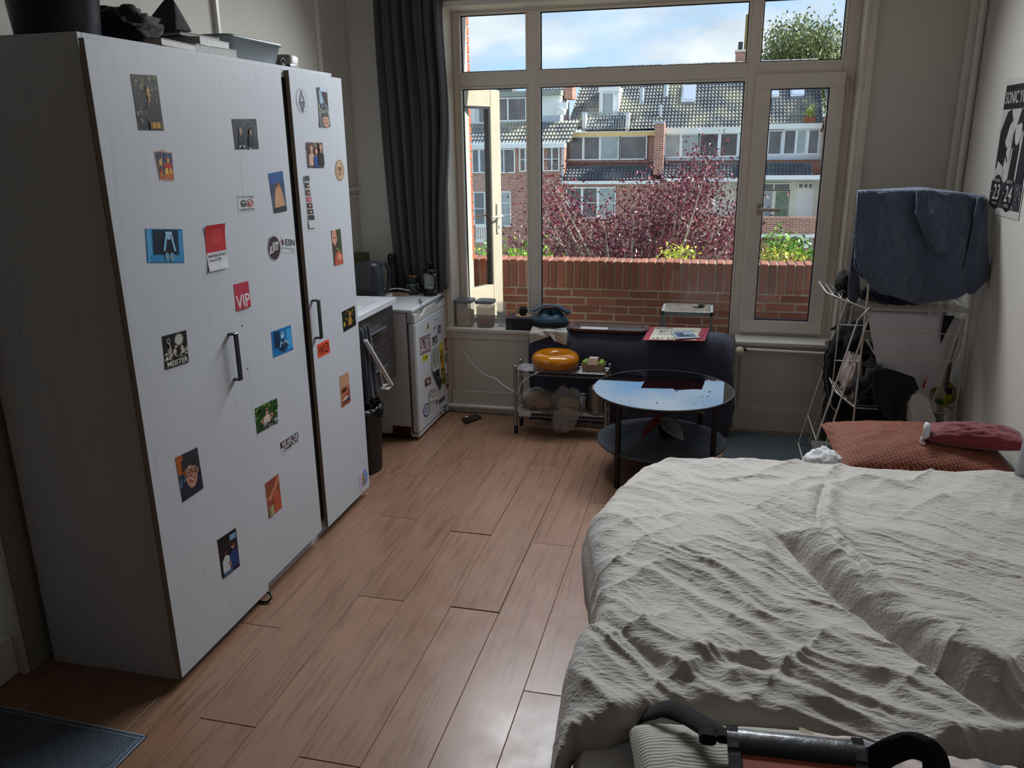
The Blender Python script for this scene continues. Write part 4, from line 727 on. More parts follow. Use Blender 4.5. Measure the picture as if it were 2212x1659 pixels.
# things on the fridge top and counter
FT = .858
kt = thing('kettle', (-2.07, 4.665, FT), 'matt black electric kettle standing behind the basin', 'kettle')
m = M(); cx, cy = -2.075, 4.72
loft(m, [(rrect(cx, cy, .15, .15, .05), FT+.012), (rrect(cx, cy, .165, .165, .06), FT+.05), (rrect(cx, cy, .15, .15, .055), FT+.24), (rrect(cx, cy, .13, .13, .05), FT+.262), (rrect(cx, cy, .05, .05, .02), FT+.27)]).build('body', mat('kettle black', '#22252a', .45), kt)
loft(M(), [(rrect(cx, cy, .16, .16, .06), FT), (rrect(cx, cy, .16, .16, .06), FT+.012)]).build('base', black, kt)
M().tube([(cx+.05, cy+.05, FT+.245), (cx+.075, cy+.085, FT+.25), (cx+.09, cy+.105, FT+.2), (cx+.085, cy+.1, FT+.09), (cx+.06, cy+.07, FT+.05)], .012, 10).build('handle', mat('kettle black', '#22252a', .45), kt)
cbl = catmull([at(816, 614, Y=4.80), at(835, 625, Y=4.88), at(860, 623, Y=4.97), at(884, 628, Y=5.02)], 8); M().tube(cbl, .003, 8).build('white_cable', wplast, label='thin white cable lying behind the mug on the fridge', cat='cable')
fp = (-1.80, 5.075)
pz = FT; gls = mat('clear glass', '#dfe6e6', .04, var=0, alpha=.20, spec=.8)
pr_ = thing('french_press', (*fp, pz), 'small glass french press with black lid and handle on the fridge', 'coffee press')
M().lathe([(0, .012), (.042, .012), (.043, .14), (.045, .15), (.041, .148), (.040, .016), (0, .016)], (*fp, pz), 28).build('glass_beaker', gls, pr_)
M().lathe([(0, 0), (.046, 0), (.046, .006), (.044, .045), (.0425, .045), (.0425, .012), (0, .012)], (*fp, pz), 28).build('base', black, pr_)
M().lathe([(0, .158), (.044, .158), (.047, .15), (.047, .165), (.03, .175), (0, .178)], (*fp, pz), 28).lathe([(0, .178), (.006, .18), (.006, .2), (.016, .205), (.014, .218), (0, .22)], (*fp, pz), 16).build('lid', black, pr_)
M().lathe([(.0025, .05), (.0025, .16)], (*fp, pz), 8).lathe([(.038, .05), (.038, .054), (.0, .055)], (*fp, pz), 24).build('plunger', chrome, pr_)
M().tube(catmull([(fp[0]+.02, fp[1]-.04, pz+.145), (fp[0]+.042, fp[1]-.062, pz+.15), (fp[0]+.058, fp[1]-.068, pz+.12), (fp[0]+.052, fp[1]-.064, pz+.06), (fp[0]+.03, fp[1]-.045, pz+.04)], 6), .0075, 8).build('handle', black, pr_)
mg = (-1.93, 5.085)
def cup(name, label, cat, c, r, h, out, inn, handle=True, hd=(1, -.6), t=.004, deco=None, taper=.9):
    e = thing(name, c, label, cat)
    M().lathe([(0, 0), (r*taper, 0), (r*taper+.001, .003), (r, h), (r-t, h), (r*taper-t, t+.002)], c, 28).build('cup_body', out, e)
    M().lathe([(r-t-.0003, h-.002), (r*taper-t-.0003, t+.003), (0, t+.003)], c, 28).build('inside', inn, e)
    if handle:
        v = Vector((hd[0], hd[1], 0)).normalized(); q = [Vector(c)+v*(r*.93)+Vector((0, 0, h*.8)), Vector(c)+v*(r+.018)+Vector((0, 0, h*.82)), Vector(c)+v*(r+.022)+Vector((0, 0, h*.45)), Vector(c)+v*(r*.93)+Vector((0, 0, h*.22))]
        M().tube(catmull(q, 6), .004, 8).build('handle', out, e)
    if deco: deco(e)
    return e
dk = mat('dark glaze', '#1b2226', .25); orange = mat('orange glaze', '#b5552c', .35); wink = flat('#b9bcc0')
def swirls(e):
    m = M()
    for k in range(14):
        t0 = -2.6+k*.26; z0 = .02+.012*((k*7) % 4)
        m.tube([(mg[0]+.0435*math.cos(t0+.10*math.cos(a)), mg[1]+.0435*math.sin(t0+.10*math.cos(a)), FT+z0+.009*math.sin(a)) for a in np.linspace(0, 5.2, 9)], .0009, 4)
    m.lathe([(.0435, .068), (.0437, .071)], (*mg, FT), 28); m.build('floral_pattern', wink, e)
cup('mug', 'dark mug with pale floral swirls, the lower of two stacked on the fridge', 'mug', (*mg, FT), .043, .072, dk, dk, handle=False, deco=swirls, taper=.93)
cup('mug', 'glazed brown cup with orange inside stacked on the patterned mug', 'mug', (*mg, FT+.0725), .042, .052, dk, orange, handle=False, taper=.85)
M().lathe([(0, 0), (.032, 0), (.034, .01), (.034, .17), (.026, .21), (.024, .225), (.027, .228), (.027, .262), (.015, .27), (0, .27)], (-2.07, 5.085, FT), 24).build('drinking_bottle', mat('bottle black', '#131318', .35), label='tall matt black drinking bottle in front of the curtain', cat='bottle')
M().lathe([(0, 0), (.022, 0), (.022, .07), (.018, .075), (.018, .09), (0, .09)], (-2.21, 5.10, FT), 20).build('small_jar', mat('jar dark', '#2a2622', .3), label='small dark jar left of the drinking bottle', cat='jar')
M().lathe([(0, 0), (.048, 0), (.048, .2), (.04, .215), (0, .22)], (-2.20, 4.90, FT), 28).build('steel_canister', steel, label='brushed steel canister half hidden behind the kettle', cat='canister')
m = M().box(-2.30, -2.22, 5.0, 5.07, FT, FT+.28, c=.002).build('green_packet', mat('green packet', '#3f4426', .6), label='dark green food packet standing by the left wall', cat='packet')
M().lathe([(0, 0), (.024, 0), (.028, .055), (.026, .055), (.022, .004), (0, .004)], (-1.99, 4.80, FT), 20).build('shot_glass', gls, label='small clear glass tumbler lying beside the kettle', cat='glass')
p0 = at(842, 634, Z=FT+.012); p1 = at(882, 636, Z=FT+.012); m = M().tube([p0, Vector(p0)*.7+Vector(p1)*.3, p1], [.008, .010, .007], 10); m.build('wooden_brush', mat('pale wood', '#a08a66', .6), label='pale wooden handle lying in front of the mugs', cat='utensil')
q = at(909, 650, Z=FT+.01); sp = M(); sp.ball((q[0], q[1], FT+.012), .019, .016, .008, 16, 8); sp.tube([(q[0]+.005, q[1]-.012, FT+.012), (q[0]+.016, q[1]-.04, FT+.006), (q[0]+.028, q[1]-.075, FT+.004)], .003, 8); sp.build('spoon', chrome, label='shiny metal spoon on the front edge of the fridge top', cat='spoon')
# curtain
cur = mat('grey curtain', '#474247', .75, var=.08, vs=5, sheen=.3)
nu, nv = 150, 60; U0, V0 = np.meshgrid(np.linspace(0, 1, nu), np.linspace(0, 1, nv))
zz = 2.99-(2.99-.885)*V0
xl_ = -2.14+.07*V0**2; xr_ = -1.655-.05*V0-.03*np.sin(V0*9)*(1-V0)
gat = 1+.06*np.sin(V0*3)
GX = xl_+(xr_-xl_)*U0; pha = U0*46+1.6*np.sin(V0*2.2+U0*5)
GY = 5.158+.030*np.sin(pha)*gat+.012*np.sin(pha*2.3+V0*4); GX = GX+.008*np.cos(pha)
M().grid(np.stack([GX, GY, zz], -1)).build('curtain', cur, solid=.002, label='long dark grey curtain gathered at the left of the window', cat='curtain')
M().tube([(-2.33, 5.15, 2.985), (-1.0, 5.15, 2.985)], .012, 10).build('curtain_rod', black, label='dark curtain rod above the window', cat='rod')
# ================================================================ SILL THINGS
SZ = .613
lidg = mat('lid grey', '#6e7377', .4); clr = mat('clear plastic', '#e6e2dc', .08, var=0, alpha=.16, spec=.7)
def jar(x, y, label, content, h2, smear=None):
    e = thing('storage_jar', (x, y, SZ), label, 'jar', 'square storage jars on the window sill')
    w = .118; loft(M(), [(rrect(x, y, w-.016, w-.016, .018), SZ), (rrect(x, y, w-.004, w-.004, .022), SZ+.02), (rrect(x, y, w, w, .022), SZ+.165)], cap=(True, False)).build('jar_body', clr, e, solid=.0015)
    loft(M(), [(rrect(x, y, w+.006, w+.006, .024), SZ+.165), (rrect(x, y, w+.010, w+.010, .024), SZ+.182), (rrect(x, y, w-.01, w-.01, .02), SZ+.186)]).build('lid', lidg, e)
    o = rrect(x, y, w-.022, w-.022, .016); o2 = rrect(x, y, w-.012, w-.012, .018)
    m = M(); n = len(o); base = [(a, b, SZ+.004) for a, b in o]; top = [(a, b, SZ+h2+.35*(x-a)+.012*math.sin(a*90+b*60)) for a, b in o2]
    m.add(base+top, [(i, (i+1) % n, (i+1) % n+n, i+n) for i in range(n)]+[tuple(range(n, 2*n))], 0, False); m.build('contents', content, e)
    if smear: M().add([(a, b, SZ+z) for z in (h2+.006, .14) for a, b in o2], [(i, (i+1) % n, (i+1) % n+n, i+n) for i in range(n)], 0, True).build('cocoa_dust', smear, e)
jar(-1.627, 5.285, 'square clear jar of oats with grey lid, nearest the curtain', mat('oats', '#cdb99a', .9, var=.35, vs=160, bump=.6, bs=200), .105)
jar(-1.478, 5.275, 'square clear jar with cocoa remains and grey lid', mat('cocoa', '#4a2a20', .9, var=.4, vs=90, bump=.6, bs=120), .022, mat('cocoa smear', '#a87a58', .9, var=.5, vs=26, alpha=.55))
for (x, y, r, h, lb, z) in ((-1.372, 5.30, .036, .105, 'tall clear drinking glass standing on the sill, right of the jars', 0), (-1.372, 5.30, .033, .11, 'clear glass stacked inside the tall drinking glass', .052)):
    M().lathe([(0, 0), (r*.82, 0), (r, h), (r-.002, h), (r*.8, .006), (0, .006)], (x, y, SZ+z+(.003 if z else 0)), 26).build('drinking_glass', gls, label=lb, cat='glass')
tb = thing('tea_box', (-1.20, 5.27, SZ), 'smoky transparent tea box with sachets at the end of the sill', 'box')
X0, X1, Y0_, Y1_ = -1.315, -1.075, 5.19, 5.345; smoky = mat('smoky plastic', '#2d2b36', .12, alpha=.55, var=.05)
m = M().box(X0, X1, Y0_, Y0_+.003, SZ, SZ+.075).box(X0, X1, Y1_-.003, Y1_, SZ, SZ+.075).box(X0, X0+.003, Y0_, Y1_, SZ, SZ+.075).box(X1-.003, X1, Y0_, Y1_, SZ, SZ+.075).box(X0, X1, Y0_, Y1_, SZ, SZ+.003); m.build('box_body', smoky, tb)
M().box(X0-.003, X1+.003, Y0_-.003, Y1_+.003, SZ+.0755, SZ+.084, c=.002).build('lid', mat('smoky lid', '#59616e', .08, alpha=.6, var=.02), tb)
sach = mat('paper sachet', '#8e8b90', .7, rnd=.3); ms = M(); ms.box(-.026, .026, -.002, .002, 0, .056); msd = centred(ms); msd.materials.append(sach)
for r_ in range(3):
    for k in range(9): inst(msd, 'tea_sachet', tb, (X0+.035+k*.0205, Y0_+.03+r_*.046, SZ+.006), (.1, .75, 1.57+.08*((k*5) % 3)))
M().lathe([(0, 0), (.058, 0), (.058, .005), (0, .005)], (-1.205, 5.265, SZ+.0845), 32).build('wooden_coaster', mat('coaster wood', '#b99a74', .6), label='round pale wooden coaster on the tea box lid', cat='coaster')
cc = (-1.21, 5.262, SZ+.0897); e = thing('espresso_cup', cc, 'tiny round black espresso cup on the wooden coaster', 'cup')
M().lathe([(0, 0), (.019, 0), (.031, .022), (.031, .04), (.026, .055), (.0235, .055), (.028, .04), (.028, .022), (.017, .004), (0, .004)], cc, 28).build('cup_body', mat('cup black', '#16171a', .35), e)
M().lathe([(0, .045), (.0262, .045)], cc, 24).build('coffee', mat('coffee', '#2b1a12', .2), e)
M().tube([(cc[0]-.028+.0*k, cc[1]-.004, cc[2]+.045) if k == 0 else (cc[0]-.031-.016*math.sin(PI*k/8), cc[1]-.004, cc[2]+.045-.028*k/8) for k in range(9)], .0028, 8).build('handle', mat('cup black', '#16171a', .35), e)
# ================================================================ RADIATOR, BLANKET, THINGS ON IT
rd = thing('radiator', (-.47, 5.16, .1), 'white panel radiator hidden under the navy throw', 'radiator')
M().box(-1.08, .12, 5.10, 5.12, .12, .60, c=.004).box(-1.08, .12, 5.20, 5.22, .12, .60, c=.004).build('panel', trimw, rd)
M().box(-1.08, .12, 5.12, 5.20, .585, .598).build('top_grille', trimw, rd)
kn = at(1597, 758, Y=5.13); m = M(); m.T = Matrix.Translation((.205, 5.12, kn[2])) @ Matrix.Rotation(-PI/2-.15, 4, 'X') @ Matrix.Rotation(0, 4, 'Y')
m.T = Matrix.Translation((kn[0]+.002, 5.15, kn[2])) @ Matrix.Rotation(PI/2, 4, 'X'); m.lathe([(.020, 0), (.024, .008), (.026, .03), (.024, .042), (0, .044)], n=20)
for k in range(16): t = 2*PI*k/16; m.box(.0235*math.cos(t)-.0028, .0235*math.cos(t)+.0028, .0235*math.sin(t)-.0028, .0235*math.sin(t)+.0028, .004, .038)
m.T = None; m.build('valve_knob', mat('ivory knob', '#c9c2a8', .35), rd)
M().tube([(.10, 5.16, kn[2]), (.26, 5.17, kn[2])], .009, 10).build('valve_pipe', mat('dark brass', '#35302a', .4, metal=.5), rd)
M().tube([(.255, 5.195, kn[2]-.005), (.80, 5.195, kn[2]-.012)], .011, 10).build('heating_pipe', trimw, label='thin white heating pipe under the right sill', cat='pipe')
M().tube([(.235, 5.205, .16), (.235, 5.205, kn[2])], .006, 8).build('valve_riser', trimw, label='thin white riser pipe beside the radiator knob', cat='pipe')
navy = mat('navy waffle throw', '#363d58', .85, var=.1, vs=30, sheen=.35)
def wave_bump(m, axis='X', sc=230, st=.6, both=False):
    t = m.node_tree; b = bsdf(m); tcn = t.nodes.new('ShaderNodeTexCoord')
    w = nn(t, 'ShaderNodeTexWave', bands_direction=axis, _Scale=sc/6.28, _Distortion=.6, _Detail=1); t.links.new(tcn.outputs['Object'], w.inputs[0]); h = w.outputs[1]
    if both:
        w2 = nn(t, 'ShaderNodeTexWave', bands_direction='Z', _Scale=sc/6.28, _Distortion=.6, _Detail=1); t.links.new(tcn.outputs['Object'], w2.inputs[0])
        mt = nn(t, 'ShaderNodeMath', operation='MULTIPLY'); t.links.new(w.outputs[1], mt.inputs[0]); t.links.new(w2.outputs[1], mt.inputs[1]); h = mt.outputs[0]
    bp = nn(t, 'ShaderNodeBump', _Strength=st, _Distance=.004); t.links.new(h, bp.inputs['Height']); t.links.new(bp.outputs[0], b.inputs['Normal'])
wave_bump(navy, 'X', 300, 1.0)
nu = 130; prof = catmull([(5.31, .30), (5.305, .55), (5.27, .628), (5.18, .648), (5.09, .640), (5.058, .60), (5.05, .40), (5.046, .2), (5.04, .04)], 6) if False else None
pf = [(5.31, .30), (5.308, .48), (5.30, .60), (5.26, .632), (5.20, .640), (5.13, .640), (5.085, .628), (5.062, .592), (5.055, .50), (5.052, .38), (5.050, .25), (5.047, .12), (5.043, .03)]
Gt = np.zeros((len(pf), nu, 3))
for i, (y, z) in enumerate(pf):
    f = max(0, (.62-z)/.6)
    for j, u in enumerate(np.linspace(0, 1, nu)):
        x = -1.128+u*(1.312+.028*f*(z < .5)-(.06 if z < .25 else 0)*((.25-z)/.25 if z < .25 else 0))
        e = max(0, (u-.93)/.07); Gt[i, j] = (x+.012*math.sin(z*9)*f, y+.006*math.sin(u*19+z*4)*f-.02*e*f+.012*math.sin(u*47)*f*f+(.05*e*e if z > .5 else 0), z+.004*math.sin(u*23)-.045*e*e)
M().grid(Gt).build('radiator_throw', navy, solid=.005, label='navy waffle-weave throw draped over the radiator under the window', cat='blanket')
# hanging tail at the right end of the throw
U0, V0 = np.meshgrid(np.linspace(0, 1, 16), np.linspace(0, 1, 24)); a, b = at(1562, 770, Y=5.04), at(1587, 752, Y=5.04)
tr = thing('serving_tray', (-.61, 5.16, .645), 'long brown wooden serving tray on top of the radiator', 'tray')
tw = mat('tray wood', '#5d3320', .35, var=.2, vs=3, stretch=(2, 20, 20))
m = M(); cx, cy = -.615, 5.165; loft(m, [(rrect(cx, cy, .48, .17, .05), .6465), (rrect(cx, cy, .52, .20, .06), .668), (rrect(cx, cy, .508, .188, .055), .668), (rrect(cx, cy, .47, .16, .045), .652)], cap=(True, True)); m.build('tray_body', tw, tr)
M().box(-.80, -.62, 5.11, 5.2, .6535, .655).build('paper_sheet', paper, label='white paper sheet lying in the wooden tray', cat='paper')
M().box(-.60, -.40, 5.11, 5.215, .6535, .656).build('grey_folder', mat('grey felt', '#5a5a56', .7), label='dull grey folder lying in the wooden tray', cat='folder')
pq = [at(1403, 708, Z=.655), at(1533, 710, Z=.655), at(1522, 738, Z=.65), at(1388, 736, Z=.65)]
pq = [(p[0], min(p[1], 5.29), .652+.006*(i < 2)) for i, p in enumerate(pq)]
decal('exhibition_poster', 'red and cream art exhibition poster lying on the radiator throw', 'poster', pq,
  [('r', .10, .04, .86, .97, '#cfc9b4'), ('t', 'ART EXHIBIT', .12, .04, .80, .18, '#2d2b28'), ('t', 'MAN KUNSTPOST', .2, .60, .8, .76, '#4a4844'), ('t', 'DU LIGG', .22, .42, .6, .54, '#5a5854'), ('l', [(.12, .84), (.4, .86)], .012, '#6d6a62'), ('l', [(.12, .90), (.4, .92)], .012, '#6d6a62'), ('e', .82, .75, .06, .08, '#d8cfae'), ('r', .9, .1, .97, .5, '#8e2a34')], base='#a83240', lift=.003)
cq = [at(1450, 718, Z=.662), at(1490, 716, Z=.662), at(1512, 730, Z=.662), at(1462, 733, Z=.662)]
decal('photo_card', 'blue photo card lying on the exhibition poster', 'card', cq, [('r', .06, .1, .94, .92, '#5f6b80'), ('r', .2, .3, .7, .7, '#2c3550'), ('r', .5, .5, .9, .8, '#9fb0c4')], base='#c6cad0', lift=.004)
# checked cloth and cap at the corner
chk = mat('checked tea towel', '#cfccc6', .85); t = chk.node_tree; b = bsdf(chk); uvn = t.nodes.new('ShaderNodeTexCoord'); br = nn(t, 'ShaderNodeTexBrick', _Scale=1, _Mortar_Size=.0011, _Brick_Width=.017, _Row_Height=.017); br.offset = 0
br.inputs['Color1'].default_value = br.inputs['Color2'].default_value = (*lin('#cdc9c3'), 1); br.inputs['Mortar'].default_value = (*lin('#2b2c33'), 1)
t.links.new(uvn.outputs['UV'], br.inputs[0]); t.links.new(br.outputs[0], b.inputs['Base Color'])
def cloth(name, mats, rows, label=None, cat=None, parent=None, fold=.012, freq=5, seed=1, nu=50, nv=40, solid=.003, uvscale=None, sub=0, wr=.004, depth_edges=0):
    """rows: list of polylines (world points) from the top edge to the hem, blended smoothly; folds push towards -Y"""
    R = []
    for pl in rows:
        P = np.array([tuple(p) for p in pl], float); tt = np.linspace(0, 1, len(P)); u = np.linspace(0, 1, nu)
        R.append(np.stack([np.interp(u, tt, P[:, k]) for k in range(3)], -1))
    R = np.array(R); tv = np.linspace(0, 1, len(R)); v = np.linspace(0, 1, nv); G = np.zeros((nv, nu, 3))
    for j in range(nu):
        for k in range(3): G[:, j, k] = np.interp(v, tv, R[:, j, k])
    for _ in range(2): G[1:-1, 1:-1] = (G[1:-1, 1:-1]*2+G[:-2, 1:-1]+G[2:, 1:-1]+G[1:-1, :-2]+G[1:-1, 2:])/6
    U, V = np.meshgrid(np.linspace(0, 1, nu), v)
    d = fold*(.25+V)*np.sin(U*freq*2*PI+seed+1.3*np.sin(V*3+seed))+fold*.6*(fbm(U*5+seed, V*3+seed, seed)-.9)+wr*(ridge(U*9+V*3, V*8-U*4, seed+3)-.5)
    G[:, :, 1] += d
    m = M().grid(G); ob = m.build(name, mats, parent, solid=solid, label=label, cat=cat, sub=sub)
    if uvscale:
        uv = ob.data.uv_layers.new(name='UVMap')
        for lp in ob.data.loops:
            i = lp.vertex_index; uv.data[lp.index].uv = ((i % nu)/(nu-1)*uvscale[0], (i//nu)/(nv-1)*uvscale[1])
    return ob
Yc = 5.035
q = lambda x, y, Y=Yc: at(x, y, Y=Y)
cloth('checked_cloth', chk, [[(-1.105, 5.24, .662), (-1.0, 5.24, .668), (-.89, 5.22, .662)], [(-1.11, 5.09, .660), (-1.0, 5.09, .664), (-.885, 5.09, .660)], [q(1143, 722), q(1180, 715), q(1226, 718)], [q(1144, 742), q(1188, 726), q(1200, 738), q(1224, 745)]], 'white tea towel with a thin dark check hanging over the radiator corner', 'tea towel', fold=.006, freq=3, uvscale=(.30, .22), solid=.0025)
capm = mat('blue nylon', '#21445c', .5, var=.15, vs=10, bump=.15, bs=30); cpd = mat('dark nylon', '#0f141c', .6)
cp = thing('cap', (-1.0, 5.16, .67), 'blue cap with black trim lying on the checked towel at the radiator corner', 'cap')
th = np.linspace(0, 2*PI, 40, endpoint=False); ph = np.linspace(.02, PI*.5, 14)
G_ = np.array([[(-1.0+.118*math.sin(p)*math.cos(t)*(1+.05*math.sin(3*t)), 5.155+.085*math.sin(p)*math.sin(t), .676+(.085+.014*math.sin(2*t+1))*math.cos(p)*(1+.10*math.sin(t*2+p*4))) for t in th] for p in ph])
M().grid(G_, wrap=True).build('crown', capm, cp, solid=.003)
M().lathe([(.1185, -.004), (.121, .004), (.121, .018), (.118, .022)], (-1.0, 5.155, .676), 40, 0, 1, .73).build('band', cpd, cp)
br_ = np.array([[(-1.105+.02*u+.24*u*1.0-.03*math.sin(PI*v), 5.12+.085*v,   .722+.066*math.sin(PI*(u*.95+.02))*(1-.15*v)+.03*(1-u)) for v in np.linspace(0, 1, 8)] for u in np.linspace(0.02, .92, 16)])
M().grid(br_).build('brim', capm, cp, solid=.006)
M().box(-.955, -.895, 5.062, 5.075, .69, .708, c=.003).build('strap', cpd, cp)
# ================================================================ WIRE RACK
RX0, RX1, RY0, RY1 = -1.172, -.585, 4.855, 5.012
rk = thing('wire_rack', (-.88, 4.93, 0), 'low two-tier chrome wire rack in front of the radiator throw', 'rack')
for x in (RX0, RX1):
    for y in (RY0, RY1):
        p = M().tube([(x, y, .055), (x, y, .45)], .0115, 12).lathe([(.0115, .45), (.0125, .452), (.0125, .458), (0, .462)], (x, y, 0), 12); p = p.build('post', steel, rk)
        M().lathe([(.013, 0), (.014, .055), (.0, .056)], (x, y, 0), 12).build('foot_cap', black, p)
for z in (.43, .15):
    m = M()
    for dz in (0, -.026):
        for a, b in (((RX0, RY0), (RX1, RY0)), ((RX0, RY1), (RX1, RY1)), ((RX0, RY0), (RX0, RY1)), ((RX1, RY0), (RX1, RY1))): m.tube([(*a, z+dz), (*b, z+dz)], .0028, 6)
    for k in range(29):
        x = RX0+(RX1-RX0)*(k+.5)/29
        for y in (RY0, RY1): m.tube([(x, y, z), (x, y, z-.026)], .0014, 5, cap=False)
    for k in range(1, 14): y = RY0+(RY1-RY0)*k/14; m.tube([(RX0, y, z+.003), (RX1, y, z+.003)], .0015 if k % 4 else .0024, 5)
    for k in (1, 2): x = RX0+(RX1-RX0)*k/3; m.tube([(x, RY0, z-.002), (x, RY1, z-.002)], .003, 6)
    m.build('wire_shelf', chrome, rk)
# donut lamp
dz = .439; dc = (-.925, 4.935, dz); dn_ = thing('donut_lamp', dc, 'glossy amber ring-shaped glass lamp on the wire rack', 'lamp')
amber = mat('amber glass', '#c97a08', .12, trans=.12, var=.05, coat=.6, spec=.6)
prof = []
for k in range(33):
    t = 2*PI*k/32; prof.append((.097+.057*math.cos(t), .054+.050*math.sin(t)))
m = M().lathe(prof, dc, 56); m.build('glass_ring', amber, dn_)
M().lathe([(0, 0), (.05, 0), (.05, .008), (0, .008)], dc, 28).build('base', mat('amber base', '#9c5c06', .3), dn_)
pp = [at(971, 706, Y=5.19), at(986, 728, Y=5.19), at(994, 738, Y=5.19), at(1003, 760, Y=5.19), at(1025, 790, Y=5.17), at(1045, 808, Y=5.12), at(1072, 819, Y=5.05), at(1090, 834, Y=4.95), at(1117, 848, Y=4.84), at(1122, 838, Y=4.835), at(1128, 826, Y=4.84), at(1145, 813, Y=4.84), at(1158, 806, Z=.437), (-.98, 4.90, .437)]
M().tube(catmull(pp, 6), .0032, 8).build('lamp_cable', wplast, label='white cable running from the fridge across the wall to the amber lamp', cat='cable')
# carton of green fruit
cx, cy, cz = -.678, 4.935, .438
ct = thing('fruit_carton', (cx, cy, cz), 'small brown cardboard carton of green fruit on the wire rack', 'carton')
card = mat('brown card', '#a58a76', .8); m = M(); w, dd = .074, .05
loft(m, [(rrect(cx, cy, .125, .085, .008), cz), (rrect(cx, cy, .150, .105, .01), cz+.045)], cap=(True, False)); m.build('card_tray', card, ct, solid=.0018, smooth=False)
m = M()
for sx in (-1, 1): m.add([(cx-.035, cy+sx*.050, cz+.045), (cx+.035, cy+sx*.050, cz+.045), (cx+.03, cy+sx*.03, cz+.075), (cx-.03, cy+sx*.03, cz+.075)], [(0, 1, 2, 3)])
m.add([(cx-.03, cy-.03, cz+.0755), (cx+.03, cy-.03, cz+.0755), (cx+.03, cy+.03, cz+.0755), (cx-.03, cy+.03, cz+.0755)], [(0, 1, 2, 3)]); m.build('card_band', card, ct, solid=.0015)
decal('card_label', None, None, [(cx-.02, cy+.02, cz+.077), (cx+.02, cy+.02, cz+.077), (cx+.02, cy-.02, cz+.077), (cx-.02, cy-.02, cz+.077)], [('t', 'KIWI', .1, .35, .9, .65, '#4a4a4a')], base='#c9cdd0', parent=ct)
grn = mat('green fruit', '#7d9a3c', .45, var=.15, vs=30); fm = centred(M().ball((0, 0, .019), .023, .019, .019, 14, 8)); fm.materials.append(grn)
for i, (ax, ay) in enumerate(((-.052, -.02), (-.048, .022), (0, -.023), (.002, .02), (.05, -.02), (.048, .022))):
    o = bpy.data.objects.new('green_fruit', fm); COL.objects.link(o); o.location = (cx+ax, cy+ay, cz+.012+(.014 if i != 2 else .01)); o.rotation_euler = (0, 0, i)
    tag(o, 'egg-sized green fruit in the carton, '+['front left', 'back left', 'front middle', 'back middle', 'front right', 'back right'][i]+' of the six', 'fruit', 'green fruit in the carton')
# lower shelf contents
LZ = .1555
cling = mat('clear bag', '#ded9d2', .15, alpha=.22, var=.1, bump=.8, bs=20, spec=.8)
crumple('bread_loaf', 'brown bread loaf inside a clear bag, left end of the lower rack', 'bread', (-1.045, 4.935, LZ), (.10, .06, .07), 23, mat('bread', '#7a5c3e', .85, var=.25, vs=40, bump=.4, bs=60), amp=.12, fine=.05)
crumple('bread_bag', 'crinkled clear plastic bag around the bread loaf', 'bag', (-1.045, 4.935, LZ-.001), (.122, .072, .088), 24, cling, amp=.25, fine=.1)
crumple('nut_heap', 'pale mixed nuts and grains inside the second clear bag', 'food', (-.84, 4.935, LZ), (.08, .05, .055), 25, mat('nuts', '#a8916c', .85, var=.5, vs=90, bump=.7, bs=110), amp=.15, fine=.06)
crumple('plastic_bag', 'clear plastic bag of grains with its mouth spread open', 'bag', (-.84, 4.935, LZ-.001), (.105, .068, .10), 26, cling, amp=.4, fine=.12)
q = lambda x, y, Y=4.835: at(x, y, Y=Y)
cloth('hanging_bag', cling, [[q(1197, 888), q(1225, 880), q(1255, 890)], [q(1192, 905), q(1225, 900), q(1248, 905)], [q(1196, 932), q(1215, 936), q(1238, 928)]], 'empty end of a clear bag hanging over the lower rack edge', 'bag', fold=.008, freq=2.5, nu=30, nv=20, solid=.001)
q2 = at(1290, 908, Z=LZ); hc = (-.655, 4.93, LZ); ho = thing('utensil_holder', hc, 'perforated steel utensil cylinder at the right end of the lower rack', 'utensil holder')
M().lathe([(0, 0), (.055, 0), (.056, .003), (.056, .165), (.058, .168), (.054, .168), (.054, .004), (0, .004)], hc, 40).build('cylinder', steel, ho)
m = M()
for r_ in range(11):
    for k in range(22):
        t = 2*PI*(k+.5*(r_ % 2))/22; z = LZ+.02+r_*.0125; ux = (math.cos(t), math.sin(t)); R = .0563
        m.add([(hc[0]+R*ux[0]-ux[1]*.0032*math.cos(a), hc[1]+R*ux[1]+ux[0]*.0032*math.cos(a), z+.0036*math.sin(a)) for a in np.linspace(0, 2*PI, 8, endpoint=False)], [tuple(range(8))])
m.build('hole_pattern', mat('hole dark', '#16110e', .9), ho)['kind'] = 'stuff'
mc = (-.745, 4.965, LZ); e = cup('steel_mug', 'steel mug behind the bags on the lower rack', 'mug', mc, .035, .1, steel, black, hd=(-1, -.1))
M().box(-1.15, -1.07, 4.848, 4.85, .122, .15).build('price_card', paper, label='white card hanging at the lower rack edge', cat='card')
# black package on the floor
p = [at(x, y, Z=.004) for x, y in ((996, 905), (1030, 897), (1041, 903), (1006, 916))]
m = M(); m.add([tuple(v) for v in p]+[(v[0], v[1], .012+.004*(i % 2)) for i, v in enumerate(p)], [(3, 2, 1, 0), (4, 5, 6, 7), (0, 1, 5, 4), (1, 2, 6, 5), (2, 3, 7, 6), (3, 0, 4, 7)]); sn = m.build('snack_wrapper', mat('wrapper', '#1c1a1c', .35, var=.5, vs=40, bump=.5, bs=40), label='flat black wrapper on the floor beside the fridge', cat='wrapper', bevel=.002)
v = at(1008, 901, Z=.02); M().ball((v[0], v[1], .021), .014, .010, .005, 10, 6).build('crumpled_tissue', paper, label='white crumpled tissue on top of the black wrapper', cat='tissue')
